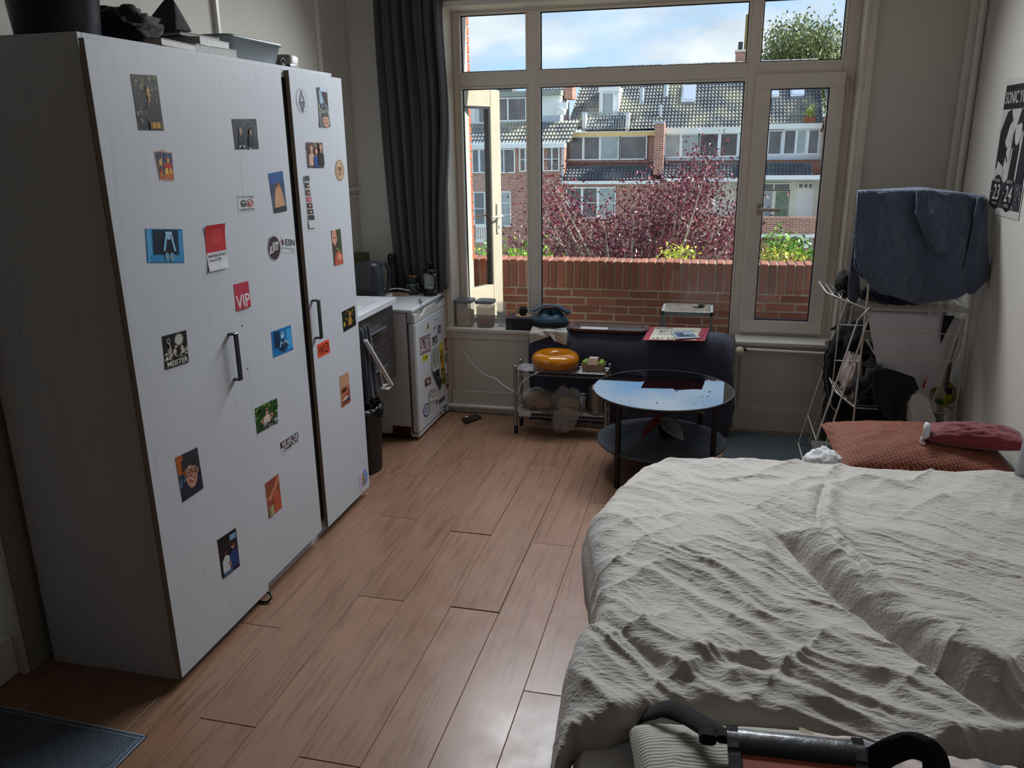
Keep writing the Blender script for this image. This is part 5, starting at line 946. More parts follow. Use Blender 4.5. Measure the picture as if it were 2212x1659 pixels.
# ================================================================ COFFEE TABLE AND PLANT
TC = (-.213, 4.40); tz = .50
ctb = thing('coffee_table', (*TC, 0), 'round black coffee table with a glass top and lower shelf', 'table')
dmetal = mat('dark metal', '#1f1c1d', .5, metal=.3)
M().lathe([(0, tz-.006), (.383, tz-.006), (.387, tz-.003), (.386, tz), (0, tz)], (*TC, 0), 96).build('glass_top', mat('black mirror glass', '#0b0e12', .015, spec=1.0, coat=1, ior=2.0, var=.2), ctb, smooth=False)
M().tube([(TC[0]+.384*math.cos(a), TC[1]+.384*math.sin(a), tz-.003) for a in np.linspace(0, 2*PI, 96, endpoint=False)], .0035, 6, closed=True).build('glass_edge', mat('glass edge', '#6f7f88', .2), ctb)
M().tube([(TC[0]+.365*math.cos(a), TC[1]+.365*math.sin(a), tz-.015) for a in np.linspace(0, 2*PI, 64, endpoint=False)], .008, 8, closed=True).build('ring_frame', dmetal, ctb)
M().lathe([(0, .19), (.36, .19), (.362, .2), (.355, .203), (0, .2)], (*TC, 0), 72).build('lower_shelf', mat('shelf grey', '#4a4d52', .45, var=.08), ctb)
lp = at(1322, 880, Z=.48); a0 = math.atan2(lp[1]-TC[1], lp[0]-TC[0])
for k in range(4):
    a = a0+k*PI/2; M().box(-.011, .011, -.011, .011, 0, tz-.01, c=.002)
    m = M(); m.T = Matrix.Translation((TC[0]+.358*math.cos(a), TC[1]+.358*math.sin(a), 0)) @ Matrix.Rotation(a, 4, 'Z'); m.box(-.011, .011, -.013, .013, 0, tz-.01, c=.002); m.build('leg', dmetal, ctb)
r = random.Random(4)
for k in range(16):
    x, y = TC[0]+r.uniform(-.3, .3), TC[1]+r.uniform(-.3, .05); s = r.uniform(.002, .006)
    M().lathe([(0, 0), (s, 0), (s*.5, s*.4), (0, s*.5)], (x, y, tz+.0002), 6).build('crumb', mat('crumb', '#4a3a2c', .9), label='dark crumb lying on the glass table top', cat='crumb', group='crumbs on the glass table')
pc = at(1440, 940, Z=.21); pc = (float(pc[0]), float(pc[1]), .204)
pl = thing('potted_plant', pc, 'small potted rubber plant on the lower shelf of the coffee table', 'plant')
M().lathe([(0, 0), (.04, 0), (.055, .07), (.057, .075), (.052, .075), (.045, .06), (0, .06)], pc, 28).build('pot', mat('pot navy', '#15181e', .35), pl)
M().lathe([(0, .062), (.047, .062)], pc, 20).build('soil', mat('soil', '#1c130e', .95, bump=.5, bs=90), pl)
stm = mat('plant stem', '#5a4030', .7)
M().tube(catmull([(pc[0], pc[1], pc[2]+.05), (pc[0]-.02, pc[1], pc[2]+.12), (pc[0]-.035, pc[1]+.01, pc[2]+.2), (pc[0]-.02, pc[1]+.02, pc[2]+.26)], 5), .005, 8).build('stem', stm, pl)
def leaf(par, base, tip, width, m_, bend=.02, up=(0, 0, 1), nm='leaf', n=12, cup_=.25):
    b = Vector(base); d = Vector(tip)-b; L_ = d.length; d.normalize(); s = d.cross(Vector(up)).normalized(); nrm = s.cross(d)
    G = []
    for i in range(n+1):
        t = i/n; w = width*(math.sin(PI*t**.8))**.75*(1-.25*t); c = b+d*L_*t+nrm*bend*math.sin(PI*t)
        G.append([tuple(c+s*w*k/3+nrm*abs(k/3)**1.4*w*cup_) for k in range(-3, 4)])
    return M().grid(np.array(G)).build(nm, m_, par, solid=.0008)
sil = mat('silver green leaf', '#5d6662', .32, var=.1, vs=10, coat=.3); redl = mat('red brown leaf', '#6a2a24', .5, var=.2, vs=20)
pt = lambda x, y, Y: tuple(at(x, y, Y=Y))
leaf(pl, pt(1432, 902, 4.33), pt(1477, 952, 4.25), .050, sil, .02, (0, -.8, .5)); leaf(pl, (pc[0]-.03, pc[1]-.02, pc[2]+.14), pt(1386, 945, 4.30), .026, redl, -.02, (.3, -.8, .5))
leaf(pl, (pc[0]-.02, pc[1], pc[2]+.24), pt(1525, 898, 4.42), .038, sil, .03, (0, -.6, .8)); leaf(pl, (pc[0]-.03, pc[1], pc[2]+.24), pt(1345, 882, 4.42), .036, sil, .03, (0, -.4, .9)); leaf(pl, (pc[0]-.03, pc[1], pc[2]+.16), pt(1388, 905, 4.5), .02, redl, .02, (0, -.6, .8))
leaf(pl, pt(1392, 938, 4.29), pt(1384, 956, 4.27), .016, redl, .0, (1, 0, .2))
# mats
gmat = mat('grey felt mat', '#3a4144', .9, var=.15, vs=60, bump=.3, bs=160)
M().box(.14, .775, 4.45, 5.165, .0005, .007, c=.002).build('floor_mat', gmat, label='plain grey felt mat on the floor by the window, behind the bed', cat='mat')
a, b = at(318, 1589, Z=.008), at(60, 1532, Z=.008); m = M()
m.T = Matrix.Translation((a[0], a[1], 0)) @ Matrix.Rotation(-.03, 4, 'Z'); m.box(-.7, 0, -.9, 0, .0005, .007, c=.002)
fm_ = thing('door_mat', (a[0], a[1], 0), 'slate grey mat with a pale stitched border in the near left corner', 'mat'); m.build('mat_body', mat('slate mat', '#4a5461', .9, var=.2, vs=70, bump=.5, bs=180), fm_)
m = M(); m.T = Matrix.Translation((a[0], a[1], 0)) @ Matrix.Rotation(-.03, 4, 'Z'); m.box(-.7, 0, -.006, 0, .007, .0085).box(-.006, 0, -.9, 0, .007, .0085).box(-.7, -.012, -.020, -.017, .007, .0082).box(-.020, -.017, -.9, -.012, .007, .0082).build('border', mat('mat border', '#7e8894', .8), fm_)
# ================================================================ BED THINGS
pilm = mat('striped pillow cotton', '#a9a49a', .85, var=.04); wave_bump(pilm, 'Y', 190, .35)
def cushion(name, label, cat, c, sx, sy, h, mats, rz=0, tilt=0, n=34, seed=2, wr=.006, pw=3.2, roll=0):
    u = np.linspace(-1, 1, n); U, V = np.meshgrid(u, u)
    e = np.clip((1-np.abs(U)**pw)*(1-np.abs(V)**pw), 0, 1)**.42
    pin = 1-.07*(np.abs(U)**2*np.abs(V)**2)*-1-.08*(1-np.abs(U*V))
    w = wr*(ridge(U*4+5, V*4+5, seed)-.5)*e
    Xc = U*sx/2*(1-.05*(1-V**2)*np.abs(U)**3); Yc_ = V*sy/2*(1-.05*(1-U**2)*np.abs(V)**3)
    m = M(); m.T = Matrix.Translation(c) @ Matrix.Rotation(rz, 4, 'Z') @ Matrix.Rotation(tilt, 4, 'X') @ Matrix.Rotation(roll, 4, 'Y')
    m.grid(np.stack([Xc, Yc_, h*.5*e+w], -1)); m.grid(np.stack([Xc, Yc_, -h*.5*e*.8], -1)[::-1])
    return m.build(name, mats, label=label, cat=cat, smooth=True)
cushion('pillow', 'grey-beige pillow with woven stripes at the near left of the bed', 'pillow', (.14, 1.36, .555), .46, .50, .13, pilm, .15, -.06, seed=3)
cushion('pillow', 'plain beige pillow showing at the bottom right under the duvet edge', 'pillow', (.86, 1.33, .54), .50, .42, .11, mat('beige cotton', '#9a9286', .85), -.2, 0, seed=4)
pat = mat('patterned sheet', '#a39a98', .85, var=.1, bump=.2, bs=18); t = pat.node_tree; b = bsdf(pat); tcn = t.nodes.new('ShaderNodeTexCoord'); n = nn(t, 'ShaderNodeTexNoise', _Scale=9, _Detail=1); t.links.new(tcn.outputs['Object'], n.inputs[0])
r_ = ramp(t, n.outputs[0], [(.40, lin('#77787f')), (.46, lin('#b7aaa2')), (.54, lin('#b9a7a4')), (.60, lin('#8f8a74'))]); t.links.new(r_, b.inputs['Base Color'])
q = lambda x, y, z: at(x, y, Z=z)
n1 = 60; U, V = np.meshgrid(np.linspace(0, 1, n1), np.linspace(0, 1, 30)); X_ = .20+.52*U+.05*V; Y_ = 1.22+.38*V-.03*U; Z_ = .585+.012*(ridge(X_*14, Y_*9, 5)-.5)+.03*np.sin(V*PI)*np.sin(U*PI)-.012
M().grid(np.stack([X_, Y_, Z_], -1)).build('printed_sheet', pat, solid=.006, label='sheet printed with grey, pink and olive blotches under the duvet edge', cat='sheet')
# shoulder bag
bgo = mat('orange tarpaulin', '#9a4322', .5, var=.1, bump=.1, bs=14); bgb = mat('black trim leather', '#1c1e24', .3, var=.1, bump=.15, bs=40, coat=.2); web = mat('black webbing', '#08080a', .9, bump=.5, bs=300)
zb = .70; TLb, TRb = q(1574, 1568, zb), q(1858, 1612, zb-.015); ux = (TRb-TLb); Lb = np.linalg.norm(ux[:2]); ang_ = math.atan2(ux[1], ux[0])
sb_ = thing('shoulder_bag', ((TLb[0]+TRb[0])/2, TLb[1]-.08, .62), 'orange and black tarpaulin shoulder bag lying on the pillow, bottom of the bed', 'bag')
Tb = Matrix.Translation((TLb[0], TLb[1], zb-.012)) @ Matrix.Rotation(ang_, 4, 'Z') @ Matrix.Rotation(.18, 4, 'X')
m = M(); m.T = Tb; m.box(0, Lb, -.20, 0, -.055, -.004, c=.012); m.build('body', bgb, sb_)
m = M(); m.T = Tb; pr2 = [(0.006, .004), (-.012, .013), (-.048, .012), (-.058, .004)]
m.grid(np.array([[(x, a, b) for a, b in pr2] for x in np.linspace(-.004, Lb+.004, 12)])); m.box(-.004, .022, -.20, -.02, .0, .009, c=.003).box(Lb-.022, Lb+.004, -.20, -.02, .0, .009, c=.003); m.box(-.005, .018, -.05, .008, .002, .0125, c=.002).box(Lb-.018, Lb+.005, -.05, .008, .002, .0125, c=.002); m.build('flap_trim', bgb, sb_)
m = M(); m.T = Tb; m.box(.018, Lb-.018, -.20, -.05, -.003, .005); m.build('flap_panel', bgo, sb_)
m = M(); m.T = Tb; m.box(.02, Lb-.02, -.0995, -.098, .005, .0056); m.build('stitch_line', mat('stitch', '#5a2a1a', .8), sb_)
m = M(); m.T = Tb; m.box(Lb*.36, Lb*.52, -.2, -.148, .005, .0075); m.build('label_patch', bgb, sb_)
m = M(); m.T = Tb; m.box(Lb*.38, Lb*.50, -.2, -.153, .0075, .0085); m.build('label_face', mat('pale label', '#8d9080', .6), sb_)
def strap(pts, w, nm='strap', nrm=(0, -.4, 1)):
    P = catmull(pts, 8); G = []; N = Vector(nrm).normalized()
    for i, p in enumerate(P):
        d = (P[min(i+1, len(P)-1)]-P[max(i-1, 0)]).normalized(); s = d.cross(N).normalized(); G.append([tuple(p-s*w/2), tuple(p), tuple(p+s*w/2)])
    return M().grid(np.array(G)).build(nm, web, sb_, solid=.0035)
strap([q(1385, 1548, .545), q(1412, 1538, .585), q(1440, 1532, .615), q(1480, 1545, .63), q(1520, 1568, .645), q(1555, 1590, .655)], .045)
m = M(); m.T = Matrix.Translation(q(1547, 1590, .655)) @ Matrix.Rotation(ang_, 4, 'Z'); m.box(-.035, .0, -.022, .022, -.012, .014, c=.006).box(0, .045, -.016, .018, -.008, .012, c=.005); m.build('strap_keeper', web, sb_)
strap([q(1850, 1640, .64), q(1885, 1643, .65), q(1925, 1622, .67), q(1965, 1610, .68), q(2005, 1622, .68), q(2022, 1650, .66), q(2018, 1690, .63), q(2000, 1740, .61)], .05, nrm=(0, -.7, .7))
# cushions and cloths at the foot of the bed
wov = mat('rust woven cushion', '#70291a', .8, var=.1); t = wov.node_tree; b = bsdf(wov); tcn = t.nodes.new('ShaderNodeTexCoord'); mpn = t.nodes.new('ShaderNodeMapping'); mpn.inputs['Rotation'].default_value = (0, 0, .5); t.links.new(tcn.outputs['Object'], mpn.inputs[0])
bk = nn(t, 'ShaderNodeTexBrick', _Scale=1, _Mortar_Size=.0022, _Mortar_Smooth=.3, _Brick_Width=.022, _Row_Height=.012); bk.inputs['Color1'].default_value = (*lin('#6e2a1a'), 1); bk.inputs['Color2'].default_value = (*lin('#521c12'), 1); bk.inputs['Mortar'].default_value = (*lin('#8c5a42'), 1)
t.links.new(mpn.outputs[0], bk.inputs[0]); t.links.new(bk.outputs[0], b.inputs['Base Color']); bp = nn(t, 'ShaderNodeBump', _Strength=.8, _Distance=.006, invert=True); t.links.new(bk.outputs[1], bp.inputs['Height']); t.links.new(bp.outputs[0], b.inputs['Normal'])
fb = thing('storage_bench', (.93, 3.62, 0), 'low dark bench at the foot of the bed carrying the cushions', 'bench')
M().box(.52, 1.345, 3.40, 3.88, .40, .44, c=.004).build('bench_top', mat('bench dark', '#2a2522', .7), fb)
for x in (.56, 1.305):
    for y in (3.44, 3.84): M().box(x-.02, x+.02, y-.02, y+.02, 0, .40).build('leg', mat('bench dark', '#2a2522', .7), fb)
cushion('woven_cushion', 'large rust red cushion of open basket weave behind the duvet', 'cushion', (.92, 3.64, .505), .72, .48, .17, wov, .02, .10, seed=6, wr=.01, pw=2.0)
rp = mat('crimson cotton', '#6d141f', .75, var=.1, bump=.15, bs=14, sheen=.3)
bol = cushion('bolster', 'crimson red bolster lying on the woven cushion beside the right wall', 'cushion', (1.14, 3.60, .605), .38, .17, .10, rp, -.10, .05, seed=8, wr=.012, pw=2.2)
p = at(1999, 957, Y=3.55); m = M(); m.T = Matrix.Translation((.935, 3.565, .630)) @ Matrix.Rotation(PI/2, 4, 'Y') @ Matrix.Rotation(.4, 4, 'X'); m.lathe([(.036, -.005), (.038, 0), (.034, .012), (.022, .02), (.018, .01), (0, .012)], n=20); m.T = None; m.tube([(.925, 3.55, .61), (.915, 3.54, .59), (.93, 3.53, .58)], .006, 6); m.build('end_knot', sheet, bol, label='white knotted end')
crumple('white_cloth', 'white crumpled cloth bundle left of the rust woven cushion', 'cloth', (.53, 3.49, .441), (.085, .08, .065), 33, sheet, amp=.22)
m = cushion('white_pillow', 'white pillow standing against the right wall at the picture edge', 'pillow', (1.318, 3.24, .715), .36, .27, .07, mat('cool white cotton', '#b9bac4', .8), PI/2, .0, seed=9, roll=PI/2-.12)
# ================================================================ DRYING RACK
wire = mat('white coated wire', '#c3bcb2', .4, var=.03)
DX_0, DX_1, DY0, DY1 = .825, 1.33, 4.56, 4.98
dr = thing('drying_rack', (1.07, 4.74, 0), 'tall white wire drying rack loaded with laundry in the right corner', 'drying rack')
for x in (DX_0, DX_1):
    for y in (DY0, DY1): M().tube([(x, y, .012), (x, y, 1.52)], .0055, 8).build('post', wire, dr)
M().tube([(DX_0, DY0, 1.52), (DX_1, DY0, 1.52)], .0055, 8).tube([(DX_0, DY0, .03), (DX_1, DY0, .03)], .004, 8).build('rail', wire, dr)
M().tube([(DX_0, DY1, 1.52), (DX_1, DY1, 1.52)], .0055, 8).tube([(DX_0, DY1, .03), (DX_1, DY1, .03)], .004, 8).build('rail', wire, dr)
for z, wx in ((.955, .625), (.40, .725)):
    m = M()
    for k in range(9): y = DY0+(DY1-DY0)*k/8; m.tube([(DX_0, y, z), (DX_1, y, z)], .0026 if 0 < k < 8 else .004, 6)
    m.tube([(DX_0, DY0, z), (DX_0, DY1, z)], .004, 6).tube([(DX_1, DY0, z), (DX_1, DY1, z)], .004, 6).tube([(DX_0, DY0, z-.12), (DX_1, DY0, z-.12)], .003, 6); m.build('wire_tier', wire, dr)['kind'] = 'stuff'
    m = M(); zz = z+.075
    m.tube([(DX_0, DY0, z), (wx, DY0+.03, zz), (wx, DY1-.03, zz), (DX_0, DY1, z)], .0045, 6)
    for k in range(1, 5): u = k/5; m.tube([(DX_0+(wx-DX_0)*u, DY0+.03*u, z+(zz-z)*u), (DX_0+(wx-DX_0)*u, DY1-.03*u, z+(zz-z)*u)], .0026, 6)
    m.build('folding_wing', wire, dr)['kind'] = 'stuff'
for y in (DY0-.008, DY1+.008):
    M().tube([(DX_0+.03, y, .93), (DX_0+.02, y, .97), (.79, y, .90), (.60, y, .01)], .005, 8).tube([(.845, y, .93), (.66, y, .01)], .005, 8).build('splayed_leg', wire, dr)
    M().tube([(DX_1-.03, y, .93), (1.20, y, .40), (1.10, y, .01)], .005, 8).build('splayed_leg', wire, dr)
M().tube([(.60, DY0-.01, .012), (.60, DY1+.01, .012)], .005, 8).tube([(.64, DY0-.01, .20), (.64, DY1+.01, .20)], .003, 6).build('foot_bar', wire, dr)
M().tube(catmull([(.835, 4.50, .80), (.86, 4.50, .76), (.885, 4.50, .72)], 4)+[Vector((1.28, 4.50, .70)), Vector((1.30, 4.50, .74))], .004, 8).build('hanging_rail', wire, dr)
M().tube([(.70, 4.58, 1.03), (.70, 4.58, .40), (.74, 4.58, .36)], .003, 6).build('side_wire', wire, dr)
M().tube([(.71, 4.96, 1.03), (.71, 4.96, .40)], .003, 6).build('side_wire', wire, dr)
for z in (.66, .86): M().tube([(.70, 4.58, z), (.825, 4.58, z)], .003, 6).build('side_wire', wire, dr)
# blue waffle blanket
blu = mat('slate blue waffle blanket', '#4f5f78', .9, var=.08, vs=20, sheen=.35); wave_bump(blu, 'X', 420, .9, True)
q = lambda x, y, Y=4.47: at(x, y, Y=Y)
bk_ = thing('waffle_blanket', (1.07, 4.6, .9), 'large slate blue waffle blanket thrown over the top of the drying rack', 'blanket')
cloth('front_drape', blu, [[q(1856, 424, 4.86), q(1990, 418, 4.86), (1.355, 4.86, 1.42)], [q(1853, 412, 4.70), q(1990, 405, 4.70), (1.350, 4.70, 1.535)], [q(1852, 416, 4.50), q(1920, 412, 4.50), q(2000, 411, 4.50), q(2080, 418, 4.50), q(2128, 428, 4.50)],
  [q(1851, 470), q(1920, 480), q(1990, 480), q(2080, 480), q(2131, 490)], [q(1848, 540), q(1915, 545), q(1985, 550), q(2070, 548), q(2130, 560)],
  [q(1848, 575), q(1900, 600), (q(1980, 615)), (q(2060, 600)), q(2136, 602)], [q(1862, 600), q(1905, 628), (q(1985, 662)), (q(2065, 640)), q(2134, 607)]], parent=bk_, fold=.028, freq=2.2, seed=2, nu=90, nv=90, solid=.008, wr=.012)
cloth('overlap_fold', blu, [[q(1853, 413, 4.485), q(1900, 411, 4.485), q(1925, 413, 4.485)], [q(1847, 500, 4.45), q(1900, 500, 4.43), q(1938, 520, 4.45)], [q(1846, 545, 4.45), q(1890, 560, 4.42), q(1944, 565, 4.44)], [q(1856, 585, 4.45), q(1895, 605, 4.43), q(1938, 610, 4.44)], [q(1885, 622, 4.45), q(1905, 636, 4.44), q(1926, 638, 4.45)]], parent=bk_, fold=.008, freq=1, seed=4, nu=44, nv=50, solid=.009, wr=.006)
cloth('overlap_fold', blu, [[q(1980, 411, 4.485), q(2010, 410, 4.485), q(2060, 425, 4.485)], [q(1978, 460, 4.44), q(2020, 465, 4.43), q(2078, 470, 4.45)], [q(1995, 505, 4.44), q(2025, 512, 4.43), q(2085, 500, 4.45)], [q(2012, 540, 4.44), q(2030, 548, 4.44), q(2092, 518, 4.45)]], parent=bk_, fold=.010, freq=1.4, seed=6, nu=44, nv=40, solid=.009, wr=.008)
cloth('overlap_fold', blu, [[q(2112, 425, 4.485), q(2122, 426, 4.485), q(2131, 430, 4.485)], [q(2098, 510, 4.44), q(2112, 515, 4.43), q(2134, 515, 4.45)], [q(2080, 590, 4.44), q(2108, 585, 4.43), q(2137, 583, 4.45)], [q(2076, 625, 4.44), q(2102, 612, 4.43), q(2136, 603, 4.45)], [q(2098, 637, 4.45), q(2101, 634, 4.44), q(2104, 632, 4.45)]], parent=bk_, fold=.006, freq=1, seed=8, nu=30, nv=44, solid=.009, wr=.006)
cloth('side_tail', blu, [[q(1853, 420, 4.55), q(1858, 416, 4.7)], [q(1843, 540, 4.6), q(1852, 540, 4.75)], [q(1833, 620, 4.6), q(1856, 610, 4.8)], [q(1836, 662, 4.62), q(1858, 640, 4.8)]], parent=bk_, fold=.01, freq=1, seed=9, nu=20, nv=40, solid=.008)
dkc = mat('dark laundry', '#15161c', .92, var=.15, bump=.25, bs=40, sheen=.2); nvl = mat('navy laundry', '#1b2437', .9, bump=.2, bs=40, sheen=.2)
crumple('dark_garment', 'dark navy garment folded under the blue blanket on the upper tier', 'clothing', (1.0, 4.76, .960), (.18, .16, .075), 41, nvl, amp=.3)
crumple('olive_hat', 'dark olive rounded hat on the left wing of the drying rack', 'clothing', (.735, 4.80, 1.015), (.045, .07, .07), 42, mat('olive dark', '#22241f', .8), amp=.2)
crumple('dark_garment', 'black garment bunched under the olive cap on the left wing', 'clothing', (.745, 4.80, .97), (.055, .10, .04), 43, dkc, amp=.45)
q = lambda x, y, Y=4.62: at(x, y, Y=Y)
sh = thing('white_shirt', (1.07, 4.62, .5), 'white shirt with black side panels hanging from the upper tier', 'shirt'); shm = mat('white jersey', '#d6d4d8', .8, bump=.08, bs=14)
cloth('shirt_front', shm, [[q(1873, 674), q(1950, 676), q(2035, 682), q(2086, 690)], [q(1885, 740), q(1960, 745), q(2030, 750), q(2075, 755)], [q(1896, 790), q(1960, 800), q(2030, 800), q(2056, 800)], [q(1925, 830), q(1975, 850), q(2020, 860), q(2045, 850)], [q(1960, 860), q(1990, 885), q(2020, 890), q(2035, 880)]], parent=sh, fold=.012, freq=2, seed=3, wr=.004)
Yp = 4.585; q = lambda x, y: at(x, y, Y=Yp)
def patch(pts, mm, nm='black_panel'): m = M(); m.add([tuple(p) for p in pts]+[(p[0], p[1]+.002, p[2]) for p in pts], [tuple(range(len(pts)))]+[(i, (i+1) % len(pts), (i+1) % len(pts)+len(pts), i+len(pts)) for i in range(len(pts))]); m.build(nm, mm, sh)
patch([q(2039, 681), q(2063, 683), q(2050, 706), q(2031, 745), q(2033, 718)], dkc); patch([q(2071, 712), q(2066, 745), q(2056, 775), q(2050, 790), q(2064, 745)], dkc)
patch([q(2048, 790), q(2057, 778), q(2050, 830), q(2040, 838)], mat('grey panel', '#4a4845', .8), 'grey_panel'); patch([q(2072, 722), q(2069, 735), q(2064, 745)], mat('red panel', '#8a2218', .8), 'red_panel')
TZ3 = .405
crumple('dark_garment', 'large black garment heaped on the lower tier of the rack', 'clothing', (.955, 4.70, TZ3), (.16, .16, .16), 44, dkc, amp=.45)
crumple('pink_cloth', 'pale pink cloth peeping out behind the black garment heap', 'clothing', (.82, 4.74, TZ3), (.055, .13, .17), 45, mat('pale pink cotton', '#a89793', .85), amp=.35)
q = lambda x, y, Y=4.47: at(x, y, Y=Y)
cloth('black_sleeve', dkc, [[q(1885, 800), q(1915, 795), q(1975, 815)], [q(1885, 840), q(1925, 850), q(1985, 840)], [q(1893, 880), q(1925, 880), q(1962, 870)], [q(1915, 905), q(1935, 912), q(1958, 905)]], 'black garment sleeve hanging over the front of the lower tier', 'clothing', fold=.012, freq=2, seed=12, nu=34, nv=34)
cloth('white_garment', shm, [[q(1965, 852), q(1985, 849), q(2003, 858)], [q(1958, 880), q(1985, 880), q(2012, 885)], [q(1958, 905), q(1985, 905), q(2022, 905)], [q(1972, 922), q(1990, 928), q(2012, 930)]], 'white garment spilling from the front of the lower tier', 'clothing', fold=.012, freq=1.5, seed=15, nu=34, nv=34)
M().tube([at(1994, 838, Y=4.6), at(1998, 826, Y=4.6), at(2003, 812, Y=4.6)], [.006, .005, .001], 6).build('red_tip', mat('red plastic', '#a02a20', .5), label='small red pointed tag in front of the white shirt', cat='tag')
crumple('white_sock', 'small white cloth with a dark rim left of the toy ball', 'clothing', (1.235, 4.70, TZ3), (.035, .04, .055), 47, sheet, amp=.3)
# ball: truncated icosahedron panels
import bmesh
bm = bmesh.new(); bmesh.ops.create_icosphere(bm, subdivisions=1, radius=1)
iv = [v.co.copy() for v in bm.verts]; ifc = [[v.index for v in f.verts] for f in bm.faces]; bm.free()
bc = Vector((1.328-.055, 4.66, TZ3+.078)); R_ = .075
ball = thing('toy_ball', (bc.x, bc.y, bc.z-R_), 'small football with black, white, yellow and green panels on the rack', 'ball')
from collections import defaultdict
bp_ = {k: mat('ball '+k, v, .45) for k, v in dict(white='#a5a287', black='#17191a', green='#2a6a3a', yellow='#8f8f22', olive='#6b6a20').items()}
def sphere_poly(pts, m, k=4):
    c = sum(pts, Vector())/len(pts); n = len(pts)
    for i in range(n):
        a, b_ = pts[i], pts[(i+1) % n]; G = []
        for r1 in range(k+1):
            G.append([tuple(bc+(c+(a+(b_-a)*s/k-c)*r1/k).normalized()*(R_ if r1 < k else R_*.985)) for s in range(k+1)])
        m.grid(np.array(G))
adj = defaultdict(set)
for f in ifc:
    for i in range(3): adj[f[i]].update((f[(i+1) % 3], f[(i+2) % 3]))
rb = random.Random(3)
for v in range(12):
    nb = list(adj[v]); ax = iv[v].normalized(); ref = (iv[nb[0]]-iv[v]); ref -= ax*ref.dot(ax); ref.normalize(); sd = ax.cross(ref)
    nb.sort(key=lambda j: math.atan2((iv[j]-iv[v]).dot(sd), (iv[j]-iv[v]).dot(ref)))
    m = M(); sphere_poly([(iv[v]*2+iv[j])/3 for j in nb], m); m.build('panel', bp_[['black', 'olive', 'green'][v % 3]], ball)
for f in ifc:
    P6 = []
    for i in range(3): a, b_ = iv[f[i]], iv[f[(i+1) % 3]]; P6 += [(a*2+b_)/3, (a+b_*2)/3]
    m = M(); sphere_poly(P6, m); m.build('panel', bp_['yellow' if rb.random() < .25 else 'white'], ball)
# black mesh hamper with jacket
hm_ = mat('black mesh', '#0c0c0f', .6, bump=.8, bs=260); hp_ = thing('black_hamper', (.98, 5.04, 0), 'tall black mesh hamper standing behind the drying rack', 'hamper')
loft(M(), [(rrect(.985, 5.06, .48, .28, .05), .005), (rrect(.985, 5.06, .50, .29, .05), .60), (rrect(.985, 5.06, .51, .30, .05), .615)], cap=(True, True)).build('mesh_body', hm_, hp_)
M().tube([(p[0], p[1], .615) for p in rrect(.985, 5.06, .515, .305, .05)], .009, 8, closed=True).build('rim', mat('glossy black', '#101014', .15, coat=.5), hp_)
q = lambda x, y, Y=4.93: at(x, y, Y=Y) if False else at(x, y, Y=4.895)
cloth('black_jacket', dkc, [[(.74, 5.16, .70), (.86, 5.16, .72), (1.0, 5.16, .70)], [at(1815, 700, Y=5.0), at(1840, 692, Y=5.0), at(1870, 690, Y=5.0)], [q(1795, 740), q(1825, 735), q(1868, 735)], [q(1780, 770), q(1800, 775), q(1835, 775)], [q(1779, 820), q(1793, 820), q(1808, 815)], [q(1786, 855), q(1797, 857), q(1801, 855)]], 'black jacket slung over the left corner of the mesh hamper', 'jacket', fold=.014, freq=2, seed=21, nu=40, nv=50, solid=.008, wr=.012)
# ================================================================ POSTER ON THE RIGHT WALL
PX = XR-.002
pc_ = [at(2171, 178, X=PX), at(2212, 166, X=PX), at(2199, 478, X=PX), at(2136, 459, X=PX)]
yA, zt, zb_ = pc_[0][1]-.0, (pc_[0][2]), (pc_[3][2]); yA = (pc_[0][1]+pc_[3][1])/2; yB = yA-.46
BLK, WHT = '#17171b', '#a9a6a2'
decal('band_poster', 'black and white concert poster with dates 23 and 24 on the right wall', 'poster', [(PX, yA, zt+.01), (PX, yB, zt+.01), (PX, yB, zb_), (PX, yA, zb_)],
  [('r', .03, .06, .97, .96, WHT), ('r', .03, .78, .97, .955, BLK), ('t', 'SONIC YOUTH', .06, .82, .94, .91, WHT),
   ('p', [(.06, .46), (.06, .62), (.2, .76), (.32, .78), (.38, .68), (.34, .5), (.3, .36), (.06, .34)], BLK), ('e', .34, .60, .10, .10, WHT), ('p', [(.18, .52), (.3, .78), (.40, .70), (.33, .66), (.26, .55)], BLK), ('p', [(.06, .24), (.12, .40), (.3, .36), (.34, .24)], WHT), ('l', [(.24, .5), (.34, .44), (.40, .40)], .008, BLK),
   ('p', [(.44, .28), (.48, .6), (.6, .72), (.7, .5), (.68, .28)], BLK), ('e', .62, .62, .09, .1, WHT), ('p', [(.55, .66), (.62, .78), (.74, .76), (.76, .6), (.68, .68)], BLK), ('p', [(.42, .24), (.5, .5), (.53, .5), (.50, .24)], WHT), ('p', [(.74, .24), (.78, .66), (.96, .74), (.96, .24)], BLK),
   ('r', .03, .06, .97, .25, '#3a3a3e'), ('n', 3, 60, .05, .07, .95, .24, .012, ['#8d8b88', '#1a1a1e']),
   ('e', .22, .17, .17, .13, BLK), ('e', .60, .17, .17, .13, BLK), ('t', '23', .12, .11, .33, .23, WHT, .02), ('t', '24', .50, .11, .71, .23, WHT, .02), ('t', 'PORTLAND', .13, .245, .31, .268, WHT), ('t', 'SEATTLE', .52, .245, .69, .268, WHT), ('t', 'AUGUST', .07, .16, .13, .175, WHT), ('t', 'AUGUST', .45, .16, .50, .175, WHT), ('t', 'MELODY BALLROOM', .15, .075, .30, .095, WHT), ('t', 'MOORE THEATRE', .53, .07, .68, .095, WHT)], base='#b5b3b0')
